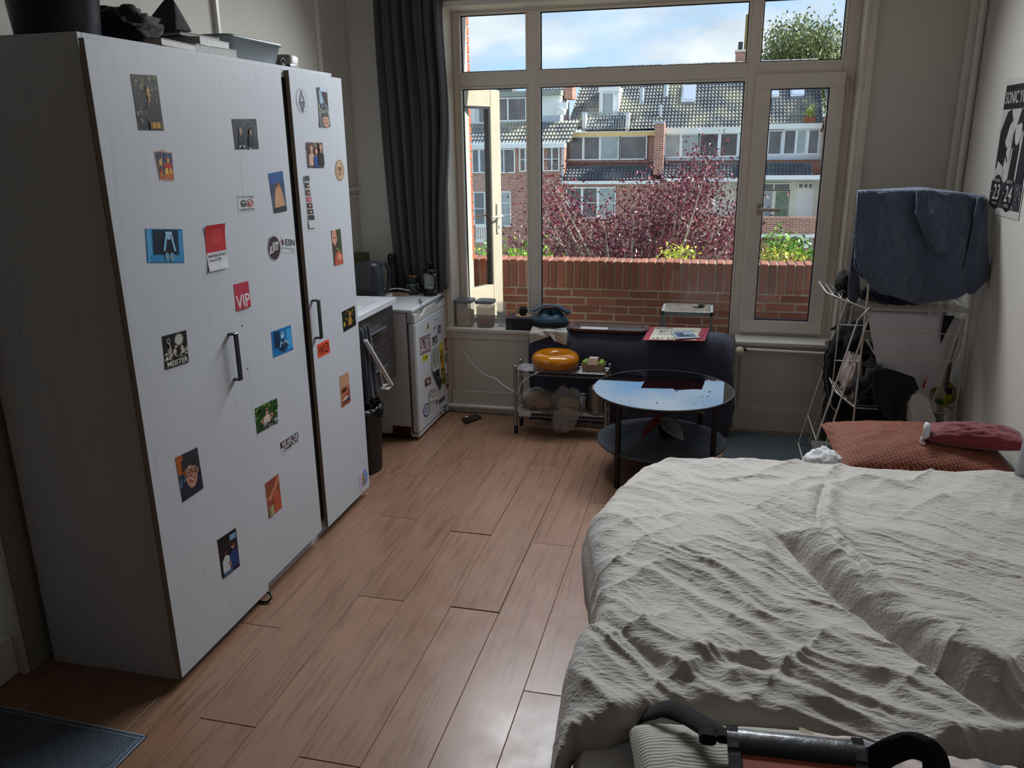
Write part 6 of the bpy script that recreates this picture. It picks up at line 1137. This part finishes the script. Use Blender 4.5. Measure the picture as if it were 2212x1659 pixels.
# ================================================================ OUTSIDE: BALCONY
def brickmat(key, c, rnd=.22): return mat(key, c, .85, var=.12, vs=20, bump=.35, bs=60, rnd=rnd)
bR = brickmat('balcony brick', '#94604f'); mort = mat('mortar', '#b5a898', .95, bump=.4, bs=80); bO = brickmat('orange brick', '#c0603c', .10)
wb = M().box(-1.95, 2.3, 6.1535, 6.34, -.1, .945).build('wall_balcony', mort, kind='structure')
B1 = M().box(-.105, .105, 0, .10, 0, .051, c=.003); B1 = centred(B1); B1.materials.append(bR)
rr_ = random.Random(11)
for r_ in range(11):
    z = .735-.062*(r_+1)+.0
    for k in range(18):
        x = -1.80+.221*k+(.11 if r_ % 2 else 0)
        if x > 2.1: continue
        inst(B1, 'brick', wb, (x, 6.15+rr_.uniform(-.003, .003), z+rr_.uniform(-.002, .002)), (0, rr_.uniform(-.006, .006), 0))
B2 = M().box(-.0255, .0255, 0, .205, 0, .215, c=.004); B2 = centred(B2); B2.materials.append(bR)
for k in range(64):
    x = -1.92+.0625*k
    inst(B2, 'brick', wb, (x, 6.146+rr_.uniform(-.004, .004), .738+rr_.uniform(-.004, .004)), (0, rr_.uniform(-.012, .012), 0))
wp = M().box(-2.2, -1.796, 5.74, 6.10, .0, 3.4).build('wall_neighbour', mort, kind='structure')
B3 = centred(M().box(0, .10, -.105, .105, 0, .051, c=.003)); B3.materials.append(bO); B4 = centred(M().box(0, .10, -.050, .050, 0, .051, c=.003)); B4.materials.append(bO)
for r_ in range(30):
    z = .955+.0625*r_
    if r_ % 2: inst(B3, 'brick', wp, (-1.886, 5.995, z)); inst(B4, 'brick', wp, (-1.886, 5.83, z))
    else: inst(B4, 'brick', wp, (-1.886, 6.05, z)); inst(B3, 'brick', wp, (-1.886, 5.885, z))
M().box(-2.2, 2.3, 5.55, 6.35, -.25, -.05).build('floor_balcony', mat('concrete', '#8b8780', .9, bump=.3, bs=30), kind='structure')
# garden table on the balcony
gt_ = thing('balcony_table', (-.14, 5.87, -.05), 'small square metal table with a glass top on the balcony', 'table'); gm_ = mat('grey painted steel', '#7a8288', .5); x0, x1, y0, y1, zt_ = -.315, .045, 5.78, 6.09, .655
m = M(); m.box(x0, x1, y0, y0+.018, zt_-.025, zt_).box(x0, x1, y1-.018, y1, zt_-.025, zt_).box(x0, x0+.018, y0, y1, zt_-.025, zt_).box(x1-.018, x1, y0, y1, zt_-.025, zt_).build('frame', gm_, gt_)
M().box(x0+.018, x1-.018, y0+.018, y1-.018, zt_-.008, zt_-.002).build('glass_top', mat('dusty glass', '#6d6a66', .25, var=.25, vs=14, spec=.8), gt_)
for x in (x0+.009, x1-.009):
    for y in (y0+.009, y1-.009): M().box(x-.009, x+.009, y-.009, y+.009, -.05, zt_-.025).build('leg', gm_, gt_)
ap = (-.035, 5.98, zt_+.001); M().lathe([(0, 0), (.02, 0), (.034, .022), (.03, .022), (.02, .006), (0, .008)], ap, 20).build('ashtray', mat('dark ceramic', '#20241c', .4), label='small dark bowl on the balcony table', cat='bowl')
# open balcony door of the neighbour room
d1 = thing('door_1', (-1.77, 5.50, 0), kind='structure'); A_ = Vector((-1.775, 5.46, 0)); B_ = Vector((at(1074, 300, Y=5.99)[0], 5.99, 0)); dv_ = B_-A_; Ld = dv_.length; Td = Matrix.Translation(A_) @ Matrix.Rotation(math.atan2(dv_.y, dv_.x), 4, 'Z')
cream = mat('cream door', '#b8b19e', .4, bump=.03, bs=40); m = M(); m.T = Td; z0, z1 = -.04, 2.185; w = .115
m.box(Ld-w, Ld, -.03, .03, z0, z1, c=.004).box(0, w, -.03, .03, z0, z1, c=.004).box(w, Ld-w, -.03, .03, z1-w, z1, c=.004).box(w, Ld-w, -.03, .03, z0, .80, c=.004); m.build('door_leaf', cream, d1)
m = M(); m.T = Td; m.box(w, Ld-w, -.004, .002, .80, z1-w); m.build('pane', glass, d1)
m = M(); m.T = Td; m.box(w, w+.012, -.022, .022, .80, z1-w).box(Ld-w-.012, Ld-w, -.022, .022, .80, z1-w).box(w, Ld-w, -.022, .022, z1-w-.012, z1-w); m.build('gasket', gasket, d1)
hz = at(1070, 465, Y=5.97)[2]; m = M(); m.T = Td; xh = Ld-.055
m.box(xh-.016, xh+.016, -.042, -.03, hz-.13, hz+.09, c=.004).tube([(xh, -.035, hz), (xh, -.075, hz), (xh-.02, -.08, hz), (xh-.13, -.08, hz)], .009, 8).tube([(xh, .035, hz), (xh, .075, hz), (xh-.02, .08, hz), (xh-.13, .08, hz)], .009, 8); m.build('handle', mat('cream handle', '#c9c4b2', .35), d1)
m = M(); m.T = Td; m.box(xh-.004, xh+.004, -.0435, -.041, hz-.095, hz-.07); m.build('keyhole', gasket, d1)
M().box(-14, 12, 6.6, 60, -6.2, -6).build('ground', mat('garden ground', '#7a8060', .95), kind='structure')
# ================================================================ HOUSES OPPOSITE
def facade_brick(key, c1, c2, mo, s=1):
    m = mat(key, c1, .9); t = m.node_tree; b = bsdf(m); tcn = t.nodes.new('ShaderNodeTexCoord'); mpn = t.nodes.new('ShaderNodeMapping'); mpn.inputs['Rotation'].default_value = (PI/2, 0, 0); t.links.new(tcn.outputs['Object'], mpn.inputs[0])
    k = nn(t, 'ShaderNodeTexBrick', _Scale=1, _Mortar_Size=.009, _Brick_Width=.22*s, _Row_Height=.068*s); k.inputs['Color1'].default_value = (*lin(c1), 1); k.inputs['Color2'].default_value = (*lin(c2), 1); k.inputs['Mortar'].default_value = (*lin(mo), 1)
    t.links.new(mpn.outputs[0], k.inputs[0]); t.links.new(k.outputs[0], b.inputs['Base Color']); return m
fbr = facade_brick('house brick', '#b97c6c', '#9c6558', '#d0c2b4', 1.1); fbo = facade_brick('orange house brick', '#d08660', '#c07854', '#d8c8b4', 1.1)
whp = mat('white house paint', '#eceeea', .6, var=.05, vs=2); crp = mat('cream house paint', '#ecead8', .6, var=.05, vs=2); wpf = mat('white window frame', '#f0f3f5', .5)
wgl = mat('house window glass', '#5c5a5c', .12, spec=1, var=.4, vs=1.6); wgc = mat('curtained glass', '#a3acad', .15, spec=.8, var=.2, vs=2); zinc = mat('zinc', '#b4bec8', .45, metal=.3)  # wgl base colour lifted to stand in for reflected sky and houses
def tmat(key, c, c2):
    m = mat(key, c, .35, var=.2, vs=2, spec=.7, det=5); t = m.node_tree; b = bsdf(m); base = b.inputs['Base Color'].links[0].from_socket; g = t.nodes.new('ShaderNodeNewGeometry'); n = nn(t, 'ShaderNodeTexNoise', _Scale=.8, _Detail=5); t.links.new(g.outputs[0], n.inputs[0])
    r = ramp(t, n.outputs[0], [(.45, (0, 0, 0)), (.62, (1, 1, 1))]); x = nn(t, 'ShaderNodeMix', data_type='RGBA'); t.links.new(r, x.inputs[0]); t.links.new(base, x.inputs[6]); x.inputs[7].default_value = (*lin(c2), 1); t.links.new(x.outputs[2], b.inputs['Base Color']); return m
tile = tmat('roof tile', '#84878a', '#b5b2a2'); tiled = tmat('dark roof tile', '#6c7076', '#8a8d90')
def Rr(x0, y0, x1, y1, Y):
    xc, yc = (x0+x1)/2, (y0+y1)/2; return at(x0, yc, Y=Y)[0], at(x1, yc, Y=Y)[0], at(xc, y1, Y=Y)[2], at(xc, y0, Y=Y)[2]
def pbox(x0, y0, x1, y1, Y, d, name, mm, par, proud=0, **k):
    a, b, c, e = Rr(x0, y0, x1, y1, Y); return M().box(a, b, Y-proud, Y+d, c, e).build(name, mm, par, **k)
def win(par, x0, y0, x1, y1, Y, panes, fr=wpf, gl_=wgl, t=.05, rows=1, name='window'):
    """window with its own frame bars and one pane per light; panes: pixel spans"""
    a, b, c, e = Rr(x0, y0, x1, y1, Y); m = M(); d0, d1 = Y-.06, Y+.04
    m.box(a, b, d0, d1, c, c+t).box(a, b, d0, d1, e-t, e).box(a, a+t, d0, d1, c+t, e-t).box(b-t, b, d0, d1, c+t, e-t)
    sp = [(at(p[0], (y0+y1)/2, Y=Y)[0], at(p[1], (y0+y1)/2, Y=Y)[0]) for p in panes]
    for (p, q_), (r, s) in zip(sp[:-1], sp[1:]): m.box(q_, r, d0, d1, c+t, e-t)
    for k in range(1, rows):
        z = c+(e-c)*k/rows; m.box(a+t, b-t, d0+.01, d1-.01, z-t*.3, z+t*.3)
    f = m.build(name, fr, par)
    for i, (p, q_) in enumerate(sp):
        g = gl_[i] if isinstance(gl_, list) else gl_; M().box(p-.01, q_+.01, Y-.03, Y-.015, c+t*.8, e-t*.8).build('pane', g, f)
    return f
def roof(par, X0, X1, Y0, z0, Y1, z1, mm, pitch=.146, course=.235, skew0=0, skew1=0, name='roof_tiles', holes=()):
    Ls = math.hypot(Y1-Y0, z1-z0); nc = max(1, int(Ls/course)); dy, dz = (Y1-Y0)/Ls, (z1-z0)/Ls; ny, nz = -dz, dy
    nx = int((X1-X0)/pitch*6)+1; m = M(); xs = np.linspace(X0, X1, nx); ph = (xs-X0)/pitch*2*PI; wv = .034*np.sin(ph)+.014*np.sin(2*ph+.8); rows = []
    for c in range(nc):
        for s, lift in ((c*course, .07), ((c+1)*course, .0)):
            f = s/Ls; xa = X0+skew0*f; xb = X1+skew1*f; x = xa+(xb-xa)*(xs-X0)/(X1-X0)
            rows.append(np.stack([x, Y0+dy*s+ny*(lift+wv), z0+dz*s+nz*(lift+wv)], -1))
    G = np.array(rows)
    m.grid(G, sm=False); return m.build(name, mm, par, kind='stuff')
YA, YB = 35.0, 36.0
# house A (left)
hA = thing('row_house', (at(1110, 400, Y=YA)[0], YA, -6), 'left brick house with a wide white flat dormer, partly behind the open door', 'house', 'houses across the gardens')
a, b, c, e = Rr(985, 318, 1218, 560, YA); M().box(a, b, YA, YA+6, -6, e).build('brick_wall', fbr, hA)
pbox(985, 311, 1221, 320, YA, .3, 'gutter', wpf, hA, .25); zA0 = at(1100, 311, Y=YA-.1)[2]; zA1 = at(1100, 262, Y=YA+1.0)[2]
roof(hA, a, b+.3, YA-.1, zA0, YA+1.0, zA1, tile, skew1=.25)
pbox(990, 201, 1211, 268, YA+.9, 2.2, 'dormer', whp, hA); pbox(990, 198, 1213, 209, YA+.9, 2.4, 'dormer_roof_edge', mat('stained zinc', '#9a9f96', .6), hA, .2)
win(hA, 1024, 226, 1049, 267, YA+.85, [(1036, 1046)]); win(hA, 1074, 211, 1138, 262, YA+.85, [(1077, 1096), (1099, 1133)])
pbox(1172, 250, 1209, 264, YA+.88, .1, 'grey_panel', zinc, hA); pbox(1205, 221, 1224, 235, YA+.7, .3, 'step_flashing', wpf, hA); pbox(1203, 237, 1218, 248, YA+.6, .3, 'step_flashing', wpf, hA)
roof(hA, at(1160, 220, Y=YA+1.5)[0], at(1226, 220, Y=YA+1.5)[0], YA+1.2, at(1190, 224, Y=YA+1.2)[2], YA+3.0, at(1190, 190, Y=YA+3)[2], tiled)
pbox(1219, 186, 1236, 214, YA+1.4, 1, 'chimney', fbr, hA); pbox(1073, 189, 1106, 199, YA+4, 1, 'rear_roof', tiled, hA)
win(hA, 1020, 321, 1051, 374, YA, [(1024, 1034), (1038, 1050)]); win(hA, 1081, 321, 1113, 374, YA, [(1084, 1088), (1090, 1109)]); win(hA, 1122, 318, 1146, 371, YA, [(1128, 1134), (1137, 1144)], rows=2); win(hA, 1173, 317, 1209, 370, YA, [(1183, 1191), (1194, 1203)], rows=2)
win(hA, 1024, 414, 1049, 486, YA, [(1027, 1046)], rows=2); win(hA, 1082, 413, 1104, 489, YA, [(1084, 1100)], gl_=wgc, rows=3); win(hA, 1140, 412, 1149, 490, YA, [(1142, 1147)])
pbox(1212, 314, 1216, 560, YA-.1, .08, 'downpipe', zinc, hA)
a, b, c, e = Rr(1028, 487, 1058, 523, YA-1); m = M().box(a, b, YA-1.05, YA-.98, e-.08, e).box(a, b, YA-1.05, YA-.98, c, c+.12); m.build('balcony_rail', wpf, hA)
for k in range(6): x = a+(b-a)*(k+.5)/6; M().box(x-.025, x+.025, YA-1.03, YA-1.0, c+.1, e-.07).build('baluster', wpf, hA)
# houses B and C share one long roof
hB = thing('row_house', (at(1318, 400, Y=YB)[0], YB, -6), 'middle brick house with a yellow wooden fascia and a roof door', 'house', 'houses across the gardens')
hC = thing('row_house', (at(1600, 400, Y=YB)[0], YB, -6), 'right brick house with white fascia, skylights and a white walled balcony', 'house', 'houses across the gardens')
XA, XM, XE = at(1222, 300, Y=YB)[0], at(1424, 300, Y=YB)[0], at(1776, 300, Y=YB)[0]
zg = at(1500, 279, Y=YB)[2]; YT = 39.6; ztp = at(1500, 141, Y=YT)[2]
def house_shell(h, xa, xb): 
    M().box(xa, xb, YB, YB+8, -6, zg-.05).build('brick_wall', fbr, h)
house_shell(hB, XA, XM); house_shell(hC, XM, XE)
roof(hB, XA, XM, YB, zg, YT, ztp, tile, skew0=.35); roof(hC, XM, XE, YB, zg, YT, ztp, tile)
for h, xa, xb in ((hB, XA+.35, XM), (hC, XM, XE)):
    m = M()
    n_ = int((xb-xa)/.38)
    for k in range(n_): m.tube([(xa+k*.38, YT, ztp+.02), (xa+k*.38+.34, YT, ztp+.02)], .085, 8)
    m.build('ridge_tiles', tile, h, kind='stuff'); M().box(xa, xb, YT, YT+.05, zg, ztp).build('roof_back', tiled, h)
pbox(1224, 285, 1415, 294, YB-.3, .35, 'wooden_fascia', mat('yellow timber', '#ecc98e', .6, var=.1), hB)
pbox(1222, 295, 1398, 347, YB-.1, .1, 'bay_wall', whp, hB)
win(hB, 1222, 294, 1340, 346, YB-.12, [(1225, 1258), (1263, 1294), (1299, 1332)], gl_=[wgl, wgl, wgc]); win(hB, 1338, 293, 1398, 345, YB-.12, [(1342, 1394)])
pbox(1400, 292, 1413, 350, YB-.1, .1, 'brick_pier', fbr, hB); pbox(1222, 346, 1400, 352, YB-.14, .1, 'brick_band', mat('weathered brick', '#9a7468', .9, var=.3, vs=6), hB)
zl0, zl1 = at(1320, 391, Y=YB-1.3)[2], at(1320, 351, Y=YB-.1)[2]
roof(hB, XA, XM-.2, YB-1.3, zl0, YB-.1, zl1, tiled); zc0, zc1 = at(1520, 385, Y=YB-1.3)[2], at(1520, 347, Y=YB-.1)[2]; roof(hC, XM+.2, XE-.35, YB-1.3, zc0, YB-.1, zc1, tiled)
pbox(1214, 391, 1425, 398, YB-1.45, .3, 'gutter', wpf, hB); M().box(XA, XM, YB-1.3, YB, -6, zl0-.1).build('lower_wall', fbr, hB)
pbox(1413, 266, 1433, 378, YB-1.0, 1.0, 'chimney_breast', fbr, hB); pbox(1412, 262, 1434, 267, YB-1.05, 1.05, 'chimney_cap', zinc, hB)
win(hB, 1223, 404, 1330, 472, YB-1.32, [(1228, 1255), (1260, 1289), (1294, 1325)], gl_=[wgl, wgl, wgc], rows=2)
# roof door with railing
Yd = YB+.9; 
pbox(1294, 190, 1336, 281, Yd, 1.6, 'roof_door_box', whp, hB); pbox(1293, 188, 1338, 198, Yd-.1, 1.8, 'roof_door_lintel', wpf, hB); win(hB, 1300, 199, 1326, 280, Yd-.02, [(1305, 1321)], gl_=wgc, name='roof_door')
a, b, c, e = Rr(1258, 243, 1357, 283, YB+.05); M().box(a, b, YB+.03, YB+.06, e-.03, e).build('railing', zinc, hB)
for k in range(20): x = a+(b-a)*k/19; M().box(x-.008, x+.008, YB+.035, YB+.055, c, e-.03).build('baluster', zinc, hB)
for x_ in (1260, 1354): pbox(x_-3, 243, x_+5, 284, YB+.05, .5, 'side_screen', wpf, hB)
for x_, y0_, y1_, h in ((1386, 190, 224, hB), (1438, 180, 208, hC), (1426, 226, 262, hB)):
    p = at(x_, y1_, Y=YB+.7); p2 = at(x_, y0_, Y=YB+.7); M().tube([(p[0], p[1], p[2]), (p[0], p[1], p2[2])], .09 if x_ != 1426 else .05, 8).build('vent_pipe', zinc, h)
def on_roof(x, y):
    d = RM.T @ np.array([(x-1106)/F, (y-829.5)/F, 1]); k = (ztp-zg)/(YT-YB)   # sight line meets the roof plane
    t = (zg-EYE[2]-k*(YB-EYE[1]))/(d[2]-k*d[1]); return Vector(EYE+t*d)
def skylight(x0, y0, x1, y1):
    nr = Vector((0, -(ztp-zg), YT-YB)).normalized(); up = Vector((0, YT-YB, ztp-zg)).normalized(); bl_ = on_roof((x0+x1)/2, y1); W_ = (on_roof(x1, y1)-on_roof(x0, y1)).length/2; H_ = (on_roof((x0+x1)/2, y0)-bl_).length
    def slab(x, a, b, h0, h1, mm, nm, par): P = [bl_+Vector((sx*x, 0, 0))+up*v for sx, v in ((-1, a), (1, a), (1, b), (-1, b))]; return M().add([p+nr*h for h in (h0, h1) for p in P], [(3, 2, 1, 0), (4, 5, 6, 7), (0, 1, 5, 4), (1, 2, 6, 5), (2, 3, 7, 6), (3, 0, 4, 7)]).build(nm, mm, par)
    fr = slab(W_, 0, H_, -.05, .16, zinc, 'skylight', hC); slab(W_*.78, H_*.12, H_*.86, .16, .175, mat('skylight glass', '#a9b4d0', .15, spec=.8), 'pane', fr)
for q_ in ((1471, 190, 1501, 226), (1655, 188, 1682, 216), (1707, 188, 1737, 214)): skylight(*q_)
pbox(1434, 275, 1608, 288, YB-.3, .35, 'white_fascia', whp, hC); pbox(1608, 267, 1776, 279, YB-.3, .35, 'white_fascia', whp, hC)
pbox(1435, 288, 1775, 341, YB-.1, .1, 'bay_wall', whp, hC)
win(hC, 1436, 289, 1511, 341, YB-.12, [(1441, 1468), (1474, 1505)], gl_=[wgc, wgc]); win(hC, 1508, 287, 1595, 339, YB-.12, [(1514, 1550), (1557, 1590)]); win(hC, 1658, 281, 1691, 335, YB-.12, [(1662, 1685)]); win(hC, 1692, 279, 1770, 334, YB-.12, [(1696, 1717), (1722, 1740), (1747, 1766)], gl_=[wgl, wgc, wgl])
pbox(1436, 340, 1775, 346, YB-.14, .1, 'lead_flashing', zinc, hC)
pbox(1433, 385, 1606, 392, YB-1.45, .3, 'gutter', wpf, hC); pbox(1600, 379, 1777, 388, YB-1.45, .3, 'gutter', wpf, hC)
M().box(XM, XE, YB-1.3, YB, -6, at(1700, 505, Y=YB-1.3)[2]).build('lower_wall', fbr, hC)
a, b, c, e = Rr(1500, 386, 1776, 470, YB-.5); M().box(a, b, YB-.5, YB, c-.2, zc0).build('rendered_wall', crp, hC); M().box(XM, a, YB-1.3, YB-.5, c-.2, zc0-.05).build('brick_wall', fbr, hC); pbox(1591, 396, 1600, 470, YB-.6, .1, 'brick_pier', fbo, hC)
win(hC, 1648, 395, 1708, 412, YB-.55, [(1652, 1670), (1673, 1704)], fr=crp); win(hC, 1648, 410, 1708, 470, YB-.55, [(1650, 1667), (1674, 1701)], fr=crp, gl_=[wgc, mat('green curtain glass', '#7d8a74', .3, var=.3, vs=5)]); win(hC, 1723, 394, 1757, 408, YB-.55, [(1726, 1734), (1737, 1744), (1747, 1754)], fr=crp)
pbox(1719, 408, 1757, 470, YB-.52, .1, 'boarded_panel', whp, hC)
a, b, c, e = Rr(1500, 469, 1768, 505, YB-2.2); M().box(a, b, YB-2.2, YB-2.0, c, e).build('balcony_parapet', fbr, hC); M().box(a, b, YB-2.25, YB-1.3, c-.12, c).build('balcony_slab', wpf, hC)
ac = thing('air_conditioner', (at(1730, 536, Y=YB-1.6)[0], YB-1.6, at(1730, 536, Y=YB-1.6)[2]), 'white outdoor air conditioning unit on the wall under the far balcony', 'air conditioner'); pbox(1713, 513, 1747, 536, YB-1.7, .35, 'casing', wpf, ac)
p = at(1724, 525, Y=YB-1.72); m = M(); m.T = Matrix.Translation((p[0], YB-1.705, p[2])) @ Matrix.Rotation(PI/2, 4, 'X'); m.lathe([(0, 0), (.19, 0), (.19, .01), (0, .012)], n=24); m.build('fan_grille', mat('fan grey', '#5a5552', .7), ac)
m = M(); m.T = Matrix.Translation((p[0], YB-1.718, p[2])) @ Matrix.Rotation(PI/2, 4, 'X'); m.lathe([(0, 0), (.045, 0), (0, .01)], n=12); m.build('fan_hub', wpf, ac); pbox(1737, 520, 1744, 526, YB-1.71, .05, 'label_plate', mat('fan grey', '#5a5552', .7), ac)
pbox(1749, 508, 1753, 560, YB-1.5, .1, 'downpipe', zinc, hC); pbox(1660, 514, 1702, 540, YB-1.34, .1, 'ground_window', wgl, hC)
hD = thing('row_house', (at(1810, 300, Y=YB)[0], YB, -6), 'sliver of brick house at the right edge of the casement view', 'house', 'houses across the gardens'); M().box(XE, XE+4, YB-1.2, YB+5, -6, at(1780, 250, Y=YB-1.2)[2]).build('brick_wall', fbr, hD); roof(hD, XE, XE+4, YB-1.2, at(1780, 250, Y=YB-1.2)[2], YT, ztp, tile)
pbox(1589, 110, 1616, 145, YT+.3, 1, 'ridge_chimney', fbr, hC); pbox(1588, 107, 1616, 111, YT+.25, 1.1, 'chimney_cap', crp, hC)
p = at(1599, 108, Y=YT+.5); M().tube([(p[0], p[1], p[2]), (p[0], p[1], p[2]+.33)], .1, 10).build('chimney_pot', mat('clay dark', '#4a4440', .8), hC); p = at(1612, 108, Y=YT+.5); M().tube([(p[0], p[1], p[2]), (p[0], p[1], p[2]+1.45)], .11, 10).build('flue_pipe', mat('yellow flue', '#8f7a48', .6, metal=.3), hC)
pt_ = at(1748, 265, Y=YB-.2); fpt = thing('potted_plant', (pt_[0], pt_[1], pt_[2]), 'terracotta trough with a yellow green plant on the far roof edge', 'plant'); M().box(pt_[0]-.2, pt_[0]+.2, pt_[1]-.1, pt_[1]+.1, pt_[2], pt_[2]+.22).build('trough', mat('terracotta', '#9a5a3e', .8), fpt); TROUGH = (pt_, fpt)
# ================================================================ TREES AND SHRUBS
def leafmat(key, cols, rough=.35, spec=.6):
    m = mat(key, cols[0], rough, spec=spec); t = m.node_tree; b = bsdf(m); g = t.nodes.new('ShaderNodeNewGeometry'); r = ramp(t, g.outputs['Random Per Island'], [(i/(len(cols)-1)*.9+.05, lin(c)) for i, c in enumerate(cols)])
    t.links.new(r, b.inputs['Base Color']); b.inputs['Transmission Weight'].default_value = 0; return m
def in_poly(x, y, P):
    c = False; j = len(P)-1
    for i in range(len(P)):
        if (P[i][1] > y) != (P[j][1] > y) and x < (P[j][0]-P[i][0])*(y-P[i][1])/(P[j][1]-P[i][1])+P[i][0]: c = not c
        j = i
    return c
def leaves(name, par, pts, size, mm, seed, droop=0, asp=.55, group=None, label=None, cat=None):
    r = np.random.default_rng(seed); n = len(pts); P = np.array(pts); d = r.normal(size=(n, 3)); d[:, 2] -= droop; d /= np.linalg.norm(d, axis=1)[:, None]; e = np.cross(d, r.normal(size=(n, 3))); e /= np.linalg.norm(e, axis=1)[:, None]; nn_ = np.cross(d, e)
    s = size*r.uniform(.6, 1.25, (n, 1)); w = s*asp
    V = np.stack([P-d*s*.5, P+e*w*.5+nn_*w*.18, P+d*s*.5, P-e*w*.5+nn_*w*.18], 1).reshape(-1, 3)
    me = bpy.data.meshes.new(name); k = np.arange(n)*4; F_ = np.concatenate([np.stack([k, k+1, k+2], 1), np.stack([k, k+2, k+3], 1)]); me.from_pydata(V.tolist(), [], F_.tolist()); me.materials.append(mm)
    ob = bpy.data.objects.new(name, me); COL.objects.link(ob); o = WORLD[par.name]; me.transform(Matrix.Translation(-o)); ob.parent = par; ob['kind'] = 'stuff'; return ob
def bush(name, label, cat, poly, Y, dY, n, size, cols, seed, root, twigs=40, group=None, bark='#8d8072', clump=.16, per=None, dens=1, droop=0, tr=.05):
    r = random.Random(seed); bx = at(root[0], root[1], Y=Y); tr_ = thing(name, (bx[0], bx[1], bx[2]), label, cat, group); xs = [p[0] for p in poly]; ys = [p[1] for p in poly]
    m = M(); pts = []; per = per or n//twigs
    for _ in range(twigs):
        while True:
            x, y = r.uniform(min(xs), max(xs)), r.uniform(min(ys), max(ys))
            if in_poly(x, y, poly): break
        e = Vector(at(x, y, Y=Y+r.uniform(-dY, dY))); s = Vector(bx)+Vector((r.uniform(-.2, .2), 0, 0)); mid = s.lerp(e, .55)+Vector((r.uniform(-.3, .3), r.uniform(-.3, .3), r.uniform(-.1, .35)))*(e-s).length*.25
        c = catmull([s, mid, e], 7); k = len(c); m.tube(c, [max(.004, tr*(1-i/k)**1.5*.5) for i in range(k)], 5, cap=False)
        for _ in range(per):
            u = r.random()**.6; q_ = c[min(k-1, int(k*(.35+.65*u)))]; pts.append((q_.x+r.gauss(0, clump), q_.y+r.gauss(0, clump), q_.z+r.gauss(0, clump)-droop*abs(r.gauss(0, clump*2))))
    m.build('branches', mat('bark '+bark, bark, .8), tr_); leaves('foliage', tr_, pts, size, leafmat('leaf '+name+str(seed), cols), seed, droop=droop); return tr_
plum = [(1165, 385), (1195, 372), (1215, 420), (1250, 440), (1290, 410), (1330, 420), (1380, 375), (1420, 385), (1470, 395), (1500, 340), (1515, 300), (1530, 300), (1545, 350), (1570, 400), (1600, 430), (1640, 450), (1640, 600), (1100, 600), (1085, 550), (1100, 490), (1150, 470), (1130, 410)]
bush('purple_plum_tree', 'wide purple-leaved plum tree beyond the balcony wall', 'tree', plum, 13.0, 1.3, 26000, .062, ['#4a1c28', '#6a2634', '#8a3038', '#5a2438', '#a8707a'], 5, (1390, 760), twigs=150, bark='#a89c88', clump=.17, tr=.11)  # palest leaf colour paints in whitish glints
bush('green_shrub', 'bright green shrub below the far balcony, right side', 'shrub', [(1650, 530), (1665, 505), (1690, 515), (1720, 540), (1745, 545), (1765, 560), (1765, 600), (1640, 600)], 16, .6, 3200, .10, ['#4f7a2a', '#7fae3a', '#9cc04a', '#3d6424'], 6, (1700, 700), twigs=46, clump=.14)
bush('yellow_shrub', 'yellow-leaved shrub just over the wall at the right', 'shrub', [(1640, 552), (1680, 545), (1700, 556), (1740, 556), (1768, 562), (1768, 600), (1630, 600)], 11, .4, 2000, .065, ['#b0a82a', '#d0c84a', '#8a9a2a', '#7a2a30'], 7, (1700, 680), twigs=34, clump=.09)
bush('yellow_shrub', 'small yellow-leaved shrub under the plum tree, middle of the wall', 'shrub', [(1425, 545), (1450, 536), (1500, 548), (1510, 600), (1420, 600)], 10.5, .3, 900, .06, ['#c0c02a', '#d8d84a', '#8a9a2a'], 8, (1465, 680), twigs=20, clump=.07)
bush('green_shrub', 'bright green shrub over the wall at the far left', 'shrub', [(1025, 540), (1055, 535), (1110, 545), (1200, 550), (1200, 590), (1020, 590)], 11, .4, 2200, .075, ['#5f8a2a', '#8fbe3a', '#a8c44a'], 9, (1080, 680), twigs=32, clump=.10)
birch = [(1652, 80), (1665, 55), (1690, 50), (1700, 38), (1735, 22), (1760, 40), (1790, 30), (1815, 50), (1822, 100), (1822, 150), (1640, 150), (1645, 110)]
bush('birch_tree', 'tall drooping birch rising behind the ridge at the right', 'tree', birch, 50, 2, 20000, .20, ['#5a6a3a', '#7f8a4a', '#4a5a38', '#98a060'], 12, (1712, 300), twigs=120, bark='#7d8078', clump=.36, droop=1.4, tr=.3)
rt = random.Random(2); leaves('foliage', fpt, [(pt_[0]+rt.gauss(0, .1), pt_[1]+rt.gauss(0, .05), pt_[2]+.25+abs(rt.gauss(0, .2))) for _ in range(160)], .09, leafmat('trough leaf', ['#a0b040', '#c8cc60', '#7f9a34']), 3)
